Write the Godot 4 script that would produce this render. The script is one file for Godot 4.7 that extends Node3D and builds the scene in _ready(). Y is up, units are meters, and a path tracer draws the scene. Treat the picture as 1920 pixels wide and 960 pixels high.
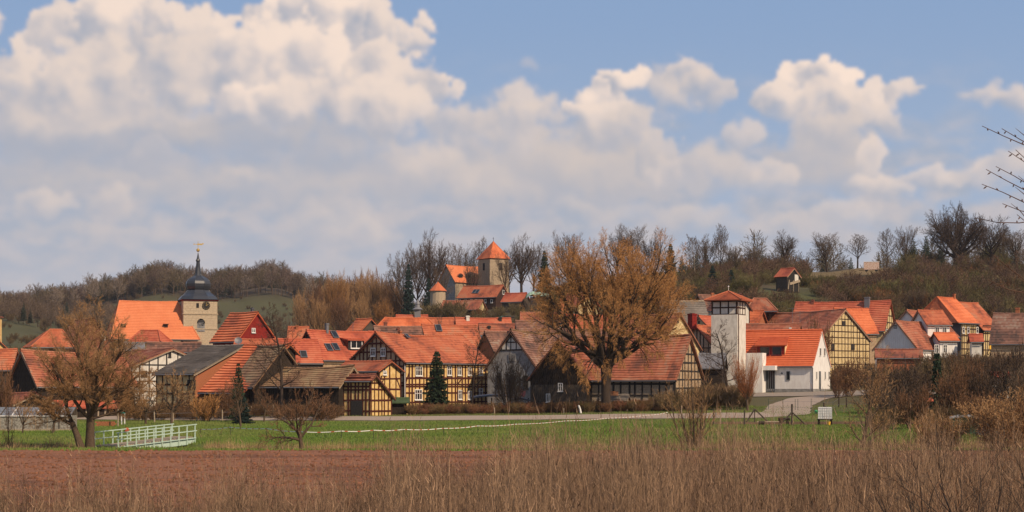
extends Node3D
# A village of half-timbered houses under heaped spring clouds, seen across a ploughed field.
# Bearings and heights were measured in the photograph (1920 x 960); F is its focal length in those pixels, HY the eye level.
const F := 3348.0
const HY := 729.0
const CAMH := 3.0
var M := {}
var used := {}
var proto := {}
var unit_box: ArrayMesh
var rng := RandomNumberGenerator.new()
var rough_noise := FastNoiseLite.new()
var hill_noise := FastNoiseLite.new()
# clouds: bearing, height, half width, half height, brightness, softness, strength
const CLOUDS := [
	[-160, 150, 190, 150, 0.6, 0.9, 0.95], [-60, 60, 70, 60, 0.6, 0.6, 0.9],
	[60, 330, 200, 60, 0.1, 1.2, 0.7], [250, 340, 260, 70, 0.15, 1.3, 0.7], [560, 350, 300, 75, 0.15, 1.2, 0.7],
	[330, 120, 260, 110, 0.5, 0.7, 1.0], [620, 140, 190, 130, 0.6, 0.7, 1.0], [180, 230, 260, 90, 0.35, 0.9, 0.95], [480, 260, 330, 55, 0.0, 1.2, 0.8], [980, 330, 330, 90, 0.15, 1.3, 0.8],
	[110, 210, 190, 120, 0.45, 0.8, 0.95], [60, 110, 60, 45, 0.7, 0.6, 0.95], [30, 140, 50, 60, 0.6, 0.6, 0.9],
	[150, 60, 100, 75, 0.7, 0.5, 1.0], [215, 20, 90, 55, 0.85, 0.45, 1.0], [100, 45, 50, 40, 0.7, 0.5, 0.95], [310, 25, 50, 35, 0.75, 0.4, 0.95], [200, 150, 130, 90, 0.55, 0.7, 1.0],
	[370, 60, 60, 45, 0.7, 0.5, 1.0], [350, 140, 90, 80, 0.5, 0.7, 0.95], [430, 60, 45, 40, 0.8, 0.45, 1.0], [430, 150, 110, 110, 0.6, 0.7, 1.0],
	[540, 40, 80, 60, 1.0, 0.45, 1.0], [610, 20, 90, 60, 0.95, 0.45, 1.0], [500, 130, 110, 100, 0.85, 0.6, 1.0], [610, 120, 130, 90, 0.9, 0.6, 1.0], [690, 60, 60, 50, 0.75, 0.5, 1.0],
	[715, 45, 40, 40, 0.7, 0.45, 0.95], [490, 200, 110, 55, 1.0, 0.7, 0.95], [560, 190, 80, 60, 0.75, 0.8, 0.8],
	[800, 40, 28, 24, 0.8, 0.5, 0.95], [775, 75, 36, 32, 0.75, 0.6, 0.95], [720, 130, 70, 60, 0.7, 0.6, 0.95], [690, 200, 110, 75, 0.75, 0.8, 0.95], [815, 165, 42, 36, 0.7, 0.5, 0.95], [760, 210, 80, 55, 0.7, 0.7, 0.9],
	[290, 300, 60, 38, 0.65, 0.6, 0.8], [90, 385, 80, 34, 0.45, 1.0, 0.7], [215, 380, 45, 30, 0.4, 1.0, 0.6], [470, 340, 40, 30, 0.4, 1.0, 0.5],
	[650, 300, 130, 50, 0.35, 1.2, 0.6], [870, 240, 90, 60, 0.45, 1.0, 0.8], [800, 320, 110, 60, 0.4, 1.0, 0.7], [900, 350, 130, 70, 0.25, 1.2, 0.7],
	[975, 190, 50, 42, 0.5, 0.8, 0.85], [950, 250, 100, 70, 0.4, 1.0, 0.85], [1010, 215, 60, 48, 0.45, 0.9, 0.8], [1000, 120, 28, 14, 0.3, 1.3, 0.35],
	[1150, 330, 150, 80, 0.1, 1.0, 0.85], [1060, 310, 110, 70, 0.15, 1.1, 0.8],
	[1085, 205, 30, 24, 0.9, 0.5, 0.95], [1130, 178, 46, 34, 1.0, 0.4, 1.0], [1165, 150, 36, 26, 0.95, 0.4, 1.0], [1195, 160, 26, 20, 0.9, 0.45, 0.9], [1120, 225, 70, 52, 0.75, 0.7, 0.95], [1170, 250, 90, 50, 0.35, 0.9, 0.85], [1235, 290, 36, 60, 0.3, 0.6, 0.7],
	[1300, 140, 46, 36, 0.55, 0.6, 0.85], [1330, 165, 48, 42, 0.5, 0.6, 0.85], [1260, 175, 60, 45, 0.4, 0.9, 0.8], [1250, 130, 40, 24, 0.3, 1.0, 0.5],
	[1270, 335, 60, 40, 0.55, 0.8, 0.8], [1340, 320, 90, 60, 0.3, 1.0, 0.8], [1400, 260, 40, 40, 0.5, 0.9, 0.7],
	[1545, 300, 110, 90, 0.1, 0.8, 0.9], [1500, 150, 50, 32, 0.95, 0.4, 1.0], [1550, 150, 55, 36, 1.0, 0.4, 1.0], [1470, 190, 55, 38, 0.8, 0.55, 0.95], [1540, 195, 80, 45, 0.7, 0.7, 0.9], [1590, 195, 40, 40, 0.75, 0.55, 0.9],
	[1650, 180, 46, 34, 0.8, 0.45, 0.95], [1690, 165, 30, 26, 0.7, 0.5, 0.9], [1630, 215, 60, 40, 0.6, 0.7, 0.85], [1560, 245, 90, 50, 0.35, 0.9, 0.85], [1660, 240, 40, 24, 0.3, 1.0, 0.5],
	[1640, 310, 30, 50, 0.7, 0.6, 0.75], [1650, 350, 70, 28, 0.65, 0.7, 0.75], [1440, 330, 60, 34, 0.6, 0.7, 0.6],
	[1760, 335, 90, 26, 0.65, 0.8, 0.75], [1850, 320, 70, 34, 0.6, 0.9, 0.7], [1900, 300, 60, 40, 0.5, 1.0, 0.7],
	[1850, 180, 55, 24, 0.5, 0.9, 0.7], [1920, 185, 70, 32, 0.55, 0.8, 0.8], [2010, 170, 70, 44, 0.6, 0.8, 0.8], [2150, 250, 140, 90, 0.6, 0.8, 0.9],
	[620, 420, 130, 50, 0.35, 1.2, 0.6], [1290, 410, 140, 34, 0.35, 1.2, 0.6], [1580, 405, 70, 36, 0.5, 0.9, 0.6], [200, 440, 220, 30, 0.25, 1.3, 0.5], [1100, 400, 110, 30, 0.3, 1.2, 0.5], [1480, 430, 160, 30, 0.3, 1.3, 0.5], [680, 440, 90, 36, 0.4, 1.0, 0.5],
]

func _ready() -> void:
	rng.seed = 7
	rough_noise.seed = 3; rough_noise.frequency = 0.25; rough_noise.fractal_octaves = 3
	hill_noise.seed = 8; hill_noise.frequency = 0.02; hill_noise.fractal_octaves = 3
	var cam := Camera3D.new()
	cam.name = "camera"
	cam.projection = Camera3D.PROJECTION_FRUSTUM
	cam.near = 0.5
	cam.far = 6000.0
	cam.size = 960.0 / F * 0.5
	cam.frustum_offset = Vector2(0.0, (HY - 480.0) / F * 0.5)
	cam.position = Vector3(0, CAMH, 0)
	add_child(cam)
	cam.current = true
	var e := Environment.new()
	e.background_mode = Environment.BG_SKY
	var ps := PanoramaSkyMaterial.new()
	ps.panorama = make_sky()
	var sk := Sky.new()
	sk.sky_material = ps
	e.sky = sk
	e.background_energy_multiplier = 1.0
	e.tonemap_mode = Environment.TONE_MAPPER_LINEAR
	e.tonemap_exposure = 1.0
	e.sdfgi_enabled = true
	e.ssao_enabled = true
	e.ssil_enabled = true
	e.fog_enabled = true
	e.fog_density = 0.00007
	e.fog_light_color = Color(0.80, 0.80, 0.84)
	var we := WorldEnvironment.new()
	we.name = "environment"
	we.environment = e
	add_child(we)
	var sun := DirectionalLight3D.new()
	sun.name = "sun"
	sun.light_energy = 1.48
	sun.light_color = Color(1.0, 0.90, 0.78)
	sun.light_angular_distance = 0.5
	sun.shadow_enabled = true
	add_child(sun)
	var el := deg_to_rad(40.0)
	var az := deg_to_rad(44.0)
	var to_sun := Vector3(sin(az) * cos(el), sin(el), cos(az) * cos(el))
	sun.look_at_from_position(to_sun * 100.0, Vector3.ZERO)
	make_materials()
	make_ground()
	build_churches()
	build_village()
	build_small_things()
	make_protos()
	plant_trees()
	plant_stuff()

class MB:
	var v := PackedVector3Array()
	var n := PackedVector3Array()
	var uv := PackedVector2Array()
	func tri(a: Vector3, b: Vector3, c: Vector3, ua := Vector2.ZERO, ub := Vector2.ZERO, uc := Vector2.ZERO) -> void:
		var m := (c - a).cross(b - a).normalized()
		v.append(a); v.append(b); v.append(c)
		n.append(m); n.append(m); n.append(m)
		uv.append(ua); uv.append(ub); uv.append(uc)
	func quad(a: Vector3, b: Vector3, c: Vector3, d: Vector3, out: Vector3, ua := Vector2.ZERO, ub := Vector2.ZERO, uc := Vector2.ZERO, ud := Vector2.ZERO) -> void:
		if (c - a).cross(b - a).dot(out) >= 0.0 and (d - a).cross(c - a).dot(out) >= 0.0:
			tri(a, b, c, ua, ub, uc); tri(a, c, d, ua, uc, ud)
		else:
			tri(a, c, b, ua, uc, ub); tri(a, d, c, ua, ud, uc)
	func tri_out(a: Vector3, b: Vector3, c: Vector3, out: Vector3) -> void:
		if (c - a).cross(b - a).dot(out) >= 0.0:
			tri(a, b, c)
		else:
			tri(a, c, b)
	func box(x: Transform3D, s: Vector3) -> void:
		var h := s * 0.5
		var p: Array[Vector3] = []
		for i in 8:
			p.append(x * Vector3(h.x if i & 1 else -h.x, h.y if i & 2 else -h.y, h.z if i & 4 else -h.z))
		var bx := x.basis.x; var by := x.basis.y; var bz := x.basis.z
		quad(p[0], p[1], p[3], p[2], -bz); quad(p[4], p[5], p[7], p[6], bz)
		quad(p[0], p[2], p[6], p[4], -bx); quad(p[1], p[3], p[7], p[5], bx)
		quad(p[0], p[1], p[5], p[4], -by); quad(p[2], p[3], p[7], p[6], by)
	func bx(c: Vector3, s: Vector3) -> void:
		box(Transform3D(Basis(), c), s)
	func bar(a: Vector3, b: Vector3, w: float, t: float, side := Vector3.UP) -> void:
		var d := (b - a).normalized()
		var z := d.cross(side)
		if z.length() < 0.01:
			z = d.cross(Vector3.RIGHT)
		z = z.normalized()
		var y := z.cross(d).normalized()
		box(Transform3D(Basis(d, y, z), (a + b) * 0.5), Vector3((b - a).length(), w, t))
	func tube(pts: PackedVector3Array, rads: PackedFloat32Array, sides: int) -> void:
		var prev := PackedVector3Array()
		var prevn := PackedVector3Array()
		var d0 := (pts[1] - pts[0]).normalized()
		var r1 := d0.cross(Vector3(0.31, 0.17, 0.93)).normalized()
		for i in pts.size():
			var d := d0
			if i + 1 < pts.size():
				d = (pts[i + 1] - pts[i]).normalized()
			r1 = (r1 - d * r1.dot(d)).normalized()
			var r2 := d.cross(r1)
			var ring := PackedVector3Array()
			var rn := PackedVector3Array()
			for k in sides + 1:
				var a := TAU * k / sides
				var o := r1 * cos(a) + r2 * sin(a)
				ring.append(pts[i] + o * rads[i]); rn.append(o)
			if i > 0:
				for k in sides:
					v.append(prev[k]); v.append(ring[k]); v.append(ring[k + 1])
					v.append(prev[k]); v.append(ring[k + 1]); v.append(prev[k + 1])
					n.append(prevn[k]); n.append(rn[k]); n.append(rn[k + 1])
					n.append(prevn[k]); n.append(rn[k + 1]); n.append(prevn[k + 1])
					for q in 6:
						uv.append(Vector2.ZERO)
			prev = ring; prevn = rn
			d0 = d
	func rod(a: Vector3, b: Vector3, r: float, sides := 6, r2 := -1.0) -> void:
		tube(PackedVector3Array([a, b]), PackedFloat32Array([r, r if r2 < 0.0 else r2]), sides)
	func blade(a: Vector3, b: Vector3, w: float, s: Vector3) -> void:
		var o := s.cross(b - a).normalized() * w * 0.5
		tri(a - o, b, a + o)
	func lathe(c: Vector3, prof: PackedVector2Array, sides: int, rot := 0.0) -> void:
		for i in prof.size() - 1:
			for k in sides:
				var a0 := rot + TAU * k / sides; var a1 := rot + TAU * (k + 1) / sides
				var p := prof[i]; var q := prof[i + 1]
				var o := Vector3(cos((a0 + a1) / 2), 0.0, sin((a0 + a1) / 2))
				var up := Vector3(0, p.x - q.x, 0) if q.y > p.y else Vector3(0, 1, 0)
				var A := c + Vector3(cos(a0) * p.x, p.y, sin(a0) * p.x)
				var B := c + Vector3(cos(a0) * q.x, q.y, sin(a0) * q.x)
				var C := c + Vector3(cos(a1) * q.x, q.y, sin(a1) * q.x)
				var D := c + Vector3(cos(a1) * p.x, p.y, sin(a1) * p.x)
				var out := o * maxf(absf(q.y - p.y), 0.001) + up * 0.5
				if p.x < 0.001:
					tri_out(A, B, C, out)
				elif q.x < 0.001:
					tri_out(A, B, D, out)
				else:
					quad(A, B, C, D, out)
	func mesh() -> ArrayMesh:
		var m := ArrayMesh.new()
		if v.is_empty():
			return m
		var a := []
		a.resize(Mesh.ARRAY_MAX)
		a[Mesh.ARRAY_VERTEX] = v; a[Mesh.ARRAY_NORMAL] = n; a[Mesh.ARRAY_TEX_UV] = uv
		m.add_surface_from_arrays(Mesh.PRIMITIVE_TRIANGLES, a)
		return m

# ---------------------------------------------------------------- naming and placing
func numbered(called: String) -> String:
	var k: int = used.get(called, 0)
	used[called] = k + 1
	return called if k == 0 else "%s_%03d" % [called, k]

func tag(o: Node3D, label: String, category: String, group := "", kind := "") -> Node3D:
	if label: o.set_meta("label", label)
	if category: o.set_meta("category", category)
	if group: o.set_meta("group", group)
	if kind: o.set_meta("kind", kind)
	return o

func thing(called: String, label: String, category: String, pos := Vector3.ZERO, turn := 0.0, group := "") -> Node3D:
	var o := Node3D.new()
	o.name = numbered(called)
	o.position = pos
	o.rotation.y = turn
	add_child(o, true)
	return tag(o, label, category, group)

func put(parent: Node, called: String, mesh: Mesh, mat: Material, x := Transform3D()) -> MeshInstance3D:
	var o := MeshInstance3D.new()
	o.mesh = mesh
	o.material_override = mat
	o.transform = x
	if parent == self:
		o.name = numbered(called)
	else:
		var key := "%s/%s" % [parent.get_instance_id(), called]
		var k: int = used.get(key, 0)
		used[key] = k + 1
		o.name = called if k == 0 else "%s_%03d" % [called, k]
	parent.add_child(o, true)
	return o

func stuff(o: Node3D) -> Node3D:
	o.set_meta("kind", "stuff")
	return o

func scatter(called: String, mesh: Mesh, mat: Material, xs: Array, cols: Array = []) -> MultiMeshInstance3D:
	var mm := MultiMesh.new()
	mm.transform_format = MultiMesh.TRANSFORM_3D
	mm.use_colors = not cols.is_empty()
	mm.mesh = mesh
	mm.instance_count = xs.size()
	for i in xs.size():
		mm.set_instance_transform(i, xs[i])
		if not cols.is_empty():
			mm.set_instance_color(i, cols[i])
	var o := MultiMeshInstance3D.new()
	o.multimesh = mm
	o.material_override = mat
	o.name = numbered(called)
	add_child(o, true)
	o.set_meta("kind", "stuff")
	return o

# a bearing and height measured in the photograph, at a distance in metres
func at(px: float, py: float, d: float) -> Vector3:
	return Vector3((px - 960.0) / F * d, CAMH + (HY - py) / F * d, -d)

func ground_at(px: float, d: float) -> Vector3:
	var x := (px - 960.0) / F * d
	return Vector3(x, ground_h(x, -d), -d)

# ---------------------------------------------------------------- materials
func lin(r: float, g: float, b: float) -> Color:
	return Color(r, g, b).linear_to_srgb()

func plain_mat(called: String, c: Color, rough := 0.85, metal := 0.0) -> StandardMaterial3D:
	var m := StandardMaterial3D.new()
	m.resource_name = called
	m.albedo_color = c.linear_to_srgb()
	m.roughness = rough
	m.metallic = metal
	return m

func noise_mat(called: String, c0: Color, c1: Color, scale := 0.25, freq := 0.03, rough := 0.9, oct := 5, world := false, stretch := Vector3.ONE) -> StandardMaterial3D:
	var fn := FastNoiseLite.new()
	fn.seed = called.hash() & 0xffff
	fn.frequency = freq
	fn.fractal_octaves = oct
	fn.fractal_gain = 0.6
	var g := fn.get_seamless_image(256, 256)
	g.convert(Image.FORMAT_L8)
	var src := g.get_data()
	var dat := PackedByteArray()
	dat.resize(256 * 256 * 3)
	var lut := PackedByteArray()
	for i in 256:
		var t := clampf((i / 255.0 - 0.5) * 1.5 + 0.5, 0.0, 1.0)
		var c := c0.lerp(c1, t).linear_to_srgb()
		lut.append(int(c.r * 255)); lut.append(int(c.g * 255)); lut.append(int(c.b * 255))
	for i in src.size():
		var k := src[i] * 3
		dat[i * 3] = lut[k]; dat[i * 3 + 1] = lut[k + 1]; dat[i * 3 + 2] = lut[k + 2]
	var m := StandardMaterial3D.new()
	m.resource_name = called
	m.albedo_texture = ImageTexture.create_from_image(Image.create_from_data(256, 256, false, Image.FORMAT_RGB8, dat))
	m.metallic_specular = 0.25
	m.uv1_triplanar = true
	m.uv1_world_triplanar = world
	m.uv1_scale = Vector3.ONE * scale * stretch
	m.roughness = rough
	return m

# a texture with one texel per roof tile; the courses themselves are built
func tile_mat(called: String, cols: Array, jitter: float, patch: float, rough := 0.85) -> StandardMaterial3D:
	var r := RandomNumberGenerator.new()
	r.seed = called.hash()
	var fn := FastNoiseLite.new()
	fn.seed = called.hash() & 0xffff
	fn.frequency = 0.07
	fn.fractal_octaves = 4
	var big := fn.get_seamless_image(48, 48)
	var im := Image.create(48, 48, false, Image.FORMAT_RGB8)
	for y in 48:
		for x in 48:
			var t := (big.get_pixel(x, y).r - 0.5) * patch + r.randf_range(-jitter, jitter) * 0.6 + 0.5
			t = clampf(t, 0.0, 1.0) * (cols.size() - 1)
			var i := mini(int(t), cols.size() - 2)
			var a: Color = cols[i]; var b: Color = cols[i + 1]
			im.set_pixel(x, y, a.lerp(b, t - i).linear_to_srgb())
	im.resize(288, 288, Image.INTERPOLATE_NEAREST)
	var m := StandardMaterial3D.new()
	m.resource_name = called
	m.albedo_texture = ImageTexture.create_from_image(im)
	m.roughness = rough
	return m

func twig_mat(called: String, c: Color) -> StandardMaterial3D:
	var m := plain_mat(called, c, 0.95)
	m.metallic_specular = 0.15
	return m

func make_materials() -> void:
	M.orange = tile_mat("orange roof tiles", [Color(0.30, 0.075, 0.03), Color(0.52, 0.125, 0.042), Color(0.60, 0.16, 0.055), Color(0.66, 0.20, 0.08)], 0.26, 1.2)
	M.bright = tile_mat("bright orange roof tiles", [Color(0.54, 0.145, 0.052), Color(0.62, 0.19, 0.072), Color(0.66, 0.225, 0.095)], 0.22, 0.5)
	M.red = tile_mat("red roof tiles", [Color(0.24, 0.052, 0.026), Color(0.39, 0.082, 0.038), Color(0.46, 0.115, 0.053), Color(0.48, 0.15, 0.075)], 0.28, 1.2)
	M.oldorange = tile_mat("old orange roof tiles", [Color(0.17, 0.052, 0.027), Color(0.37, 0.098, 0.042), Color(0.47, 0.135, 0.056), Color(0.40, 0.165, 0.085)], 0.34, 1.2)
	M.aged = tile_mat("aged orange brown tiles", [Color(0.15, 0.055, 0.032), Color(0.29, 0.085, 0.042), Color(0.38, 0.125, 0.062), Color(0.33, 0.165, 0.10)], 0.32, 1.3)
	M.rust = tile_mat("red brown roof tiles", [Color(0.12, 0.045, 0.03), Color(0.25, 0.075, 0.04), Color(0.34, 0.11, 0.055), Color(0.26, 0.13, 0.075)], 0.34, 1.3)
	M.brown = tile_mat("weathered brown roof tiles", [Color(0.07, 0.04, 0.03), Color(0.16, 0.075, 0.05), Color(0.24, 0.115, 0.075), Color(0.27, 0.19, 0.14)], 0.4, 1.1)
	M.moss = tile_mat("mossy roof tiles", [Color(0.12, 0.06, 0.03), Color(0.22, 0.12, 0.06), Color(0.27, 0.17, 0.085), Color(0.29, 0.21, 0.11)], 0.3, 1.3)
	M.greyroof = tile_mat("grey weathered shingles", [Color(0.10, 0.085, 0.07), Color(0.15, 0.125, 0.10), Color(0.21, 0.18, 0.15)], 0.3, 1.1)
	M.slate = tile_mat("blue grey slate", [Color(0.035, 0.04, 0.05), Color(0.055, 0.06, 0.075), Color(0.085, 0.09, 0.105)], 0.3, 0.8, 0.5)
	M.slaterow = tile_mat("weathered slate", [Color(0.13, 0.13, 0.135), Color(0.19, 0.185, 0.19), Color(0.25, 0.245, 0.25)], 0.3, 0.8, 0.6)
	M.cream = noise_mat("cream plaster", Color(0.50, 0.37, 0.18), Color(0.66, 0.52, 0.29), 0.22)
	M.yellow = noise_mat("yellow plaster", Color(0.56, 0.36, 0.13), Color(0.74, 0.53, 0.24), 0.22)
	M.ochre = noise_mat("weathered ochre plaster", Color(0.30, 0.21, 0.13), Color(0.46, 0.34, 0.22), 0.3)
	M.white = noise_mat("white plaster", Color(0.66, 0.63, 0.59), Color(0.77, 0.75, 0.71), 0.13, 0.03, 0.9, 5, false, Vector3(1.4, 0.6, 1.4))
	M.offwhite = noise_mat("off white plaster", Color(0.52, 0.485, 0.42), Color(0.68, 0.645, 0.57), 0.16, 0.03, 0.9, 5, false, Vector3(1.4, 0.6, 1.4))
	M.greyplaster = noise_mat("grey plaster", Color(0.20, 0.19, 0.18), Color(0.32, 0.31, 0.29), 0.2)
	M.stone = noise_mat("sandstone", Color(0.33, 0.26, 0.17), Color(0.60, 0.48, 0.34), 0.45, 0.05)
	M.panel = noise_mat("clay infill", Color(0.30, 0.23, 0.16), Color(0.52, 0.42, 0.31), 0.5, 0.04)
	M.brick = noise_mat("brick wall", Color(0.26, 0.085, 0.04), Color(0.42, 0.16, 0.08), 0.5, 0.08)
	M.redboard = noise_mat("dark red boards", Color(0.16, 0.015, 0.012), Color(0.24, 0.026, 0.02), 0.3)
	M.darkwood = noise_mat("dark weathered boards", Color(0.015, 0.011, 0.008), Color(0.05, 0.037, 0.028), 0.4, 0.05, 0.9, 5, false, Vector3(3, 0.4, 3))
	M.greywood = noise_mat("grey weathered boards", Color(0.045, 0.036, 0.028), Color(0.11, 0.088, 0.07), 0.4, 0.05, 0.9, 5, false, Vector3(3, 0.4, 3))
	M.timber = noise_mat("dark timber", Color(0.03, 0.016, 0.012), Color(0.065, 0.034, 0.025), 0.6, 0.05, 0.85)
	M.timberred = noise_mat("red brown timber", Color(0.05, 0.014, 0.011), Color(0.10, 0.028, 0.02), 0.6, 0.05, 0.85)
	M.timberblack = noise_mat("black timber", Color(0.02, 0.018, 0.018), Color(0.05, 0.045, 0.042), 0.6, 0.05, 0.85)
	M.palewood = noise_mat("pale weathered wood", Color(0.24, 0.19, 0.13), Color(0.42, 0.34, 0.25), 0.8, 0.05, 0.9, 5, false, Vector3(1, 1, 1))
	M.glass = plain_mat("window glass", Color(0.015, 0.017, 0.02), 0.12)
	M.frame = plain_mat("white window paint", Color(0.70, 0.68, 0.64), 0.6)
	M.redframe = plain_mat("dark red window paint", Color(0.14, 0.012, 0.012), 0.5)
	M.greyframe = plain_mat("grey window frame", Color(0.10, 0.11, 0.12), 0.5)
	M.dark = plain_mat("dark opening", Color(0.012, 0.010, 0.009), 0.95)
	M.metal = plain_mat("zinc", Color(0.16, 0.16, 0.17), 0.55, 0.3)
	M.cage = plain_mat("galvanised cage", Color(0.55, 0.55, 0.54), 0.6, 0.2)
	M.whitepaint = plain_mat("white paint", Color(0.72, 0.70, 0.66), 0.6)
	M.mint = noise_mat("pale green paint", Color(0.36, 0.48, 0.40), Color(0.50, 0.62, 0.53), 1.2, 0.04, 0.6)
	M.bark = noise_mat("bark", Color(0.055, 0.038, 0.026), Color(0.13, 0.09, 0.06), 0.8, 0.05, 0.95)
	M.barkdark = noise_mat("dark bark", Color(0.03, 0.022, 0.018), Color(0.075, 0.055, 0.042), 0.8, 0.05, 0.95)
	M.barkpale = noise_mat("pale bark", Color(0.17, 0.13, 0.095), Color(0.32, 0.26, 0.20), 0.8, 0.05, 0.95)
	M.twig_dark = twig_mat("dark twigs", Color(0.085, 0.058, 0.042))
	M.twig_grey = twig_mat("grey brown twigs", Color(0.13, 0.092, 0.064))
	M.twig_gold = twig_mat("golden willow twigs", Color(0.42, 0.215, 0.082))
	M.twig_tan = twig_mat("tan twigs", Color(0.34, 0.20, 0.095))
	M.twig_red = twig_mat("red orange shoots", Color(0.36, 0.135, 0.055))
	M.twig_brown = twig_mat("brown twigs", Color(0.17, 0.09, 0.05))
	M.needle = twig_mat("dark needles", Color(0.030, 0.046, 0.026))
	M.needle_blue = twig_mat("blue green needles", Color(0.028, 0.048, 0.040))
	M.gold = plain_mat("gilding", Color(0.75, 0.50, 0.16), 0.3, 0.7)
	M.domeslate = tile_mat("dome slate", [Color(0.02, 0.023, 0.03), Color(0.032, 0.036, 0.045), Color(0.05, 0.055, 0.065)], 0.3, 0.6, 0.32)
	M.palestone = noise_mat("old pale masonry", Color(0.24, 0.18, 0.12), Color(0.50, 0.40, 0.28), 0.5, 0.05)
	M.greenroof = noise_mat("green roofing felt", Color(0.05, 0.075, 0.035), Color(0.085, 0.12, 0.055), 0.4)
	M.bannery = plain_mat("yellow banner cloth", Color(0.75, 0.42, 0.03), 0.8)
	M.modern = tile_mat("new orange pantiles", [Color(0.50, 0.10, 0.032), Color(0.58, 0.125, 0.042), Color(0.64, 0.155, 0.055)], 0.35, 0.5)
	M.rustwhite = noise_mat("rusty white sheet", Color(0.42, 0.16, 0.07), Color(0.66, 0.62, 0.55), 0.3, 0.05)
	M.wood = twig_mat("twigs and blades", Color(1, 1, 1))
	M.wood.vertex_color_use_as_albedo = true
	M.twig_bud = twig_mat("budding twigs", Color(0.12, 0.07, 0.05))
	M.twig_goldwood = twig_mat("golden brown twigs", Color(0.27, 0.135, 0.05))
	M.tapered = plain_mat("red tape", Color(0.45, 0.06, 0.045), 0.6)
	M.greenpaint = plain_mat("dark green paint", Color(0.03, 0.06, 0.04), 0.6)
	M.tarp = noise_mat("green and pale tarpaulin", Color(0.05, 0.22, 0.13), Color(0.50, 0.58, 0.48), 0.45, 0.05, 0.5)
	M.turquoise = plain_mat("turquoise plastic", Color(0.05, 0.40, 0.32), 0.5)
	M.freshwood = plain_mat("orange brown boards", Color(0.38, 0.14, 0.05), 0.8)
	M.redcloth = noise_mat("red and white cloth", Color(0.45, 0.05, 0.05), Color(0.6, 0.35, 0.33), 2.0)
	M.dirtyglass = noise_mat("dirty greenhouse panes", Color(0.15, 0.135, 0.11), Color(0.36, 0.34, 0.29), 0.5, 0.04, 0.45)
	M.roofglass = noise_mat("greenhouse roof panes", Color(0.07, 0.08, 0.09), Color(0.22, 0.23, 0.24), 0.5, 0.04, 0.25)
	M.greycloth = noise_mat("grey sheet", Color(0.16, 0.155, 0.15), Color(0.30, 0.29, 0.28), 0.8)
	M.tank = noise_mat("white plastic", Color(0.62, 0.61, 0.58), Color(0.76, 0.75, 0.72), 0.5, 0.03, 0.5)
	M.greenplastic = plain_mat("bright green plastic", Color(0.03, 0.30, 0.10), 0.5)
	M.greenplastic2 = noise_mat("dark green plastic", Color(0.025, 0.085, 0.06), Color(0.045, 0.13, 0.09), 0.5, 0.04, 0.5)
	var ub := MB.new()
	ub.bx(Vector3.ZERO, Vector3.ONE)
	unit_box = ub.mesh()

# ---------------------------------------------------------------- sky: air and clouds only
func smooth(a: float, b: float, x: float) -> float:
	var t := clampf((x - a) / (b - a), 0.0, 1.0)
	return t * t * (3.0 - 2.0 * t)

func blue(el: float) -> Color:  # linear, by elevation in degrees
	var low := Color(0.41, 0.44, 0.51)
	var mid := Color(0.355, 0.45, 0.605)
	var top := Color(0.255, 0.375, 0.585)
	var zen := Color(0.10, 0.20, 0.45)
	if el < 5.0:
		return low.lerp(mid, smooth(0.0, 5.0, el))
	if el < 13.0:
		return mid.lerp(top, smooth(5.0, 13.0, el))
	return top.lerp(zen, smooth(13.0, 80.0, el))

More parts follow.
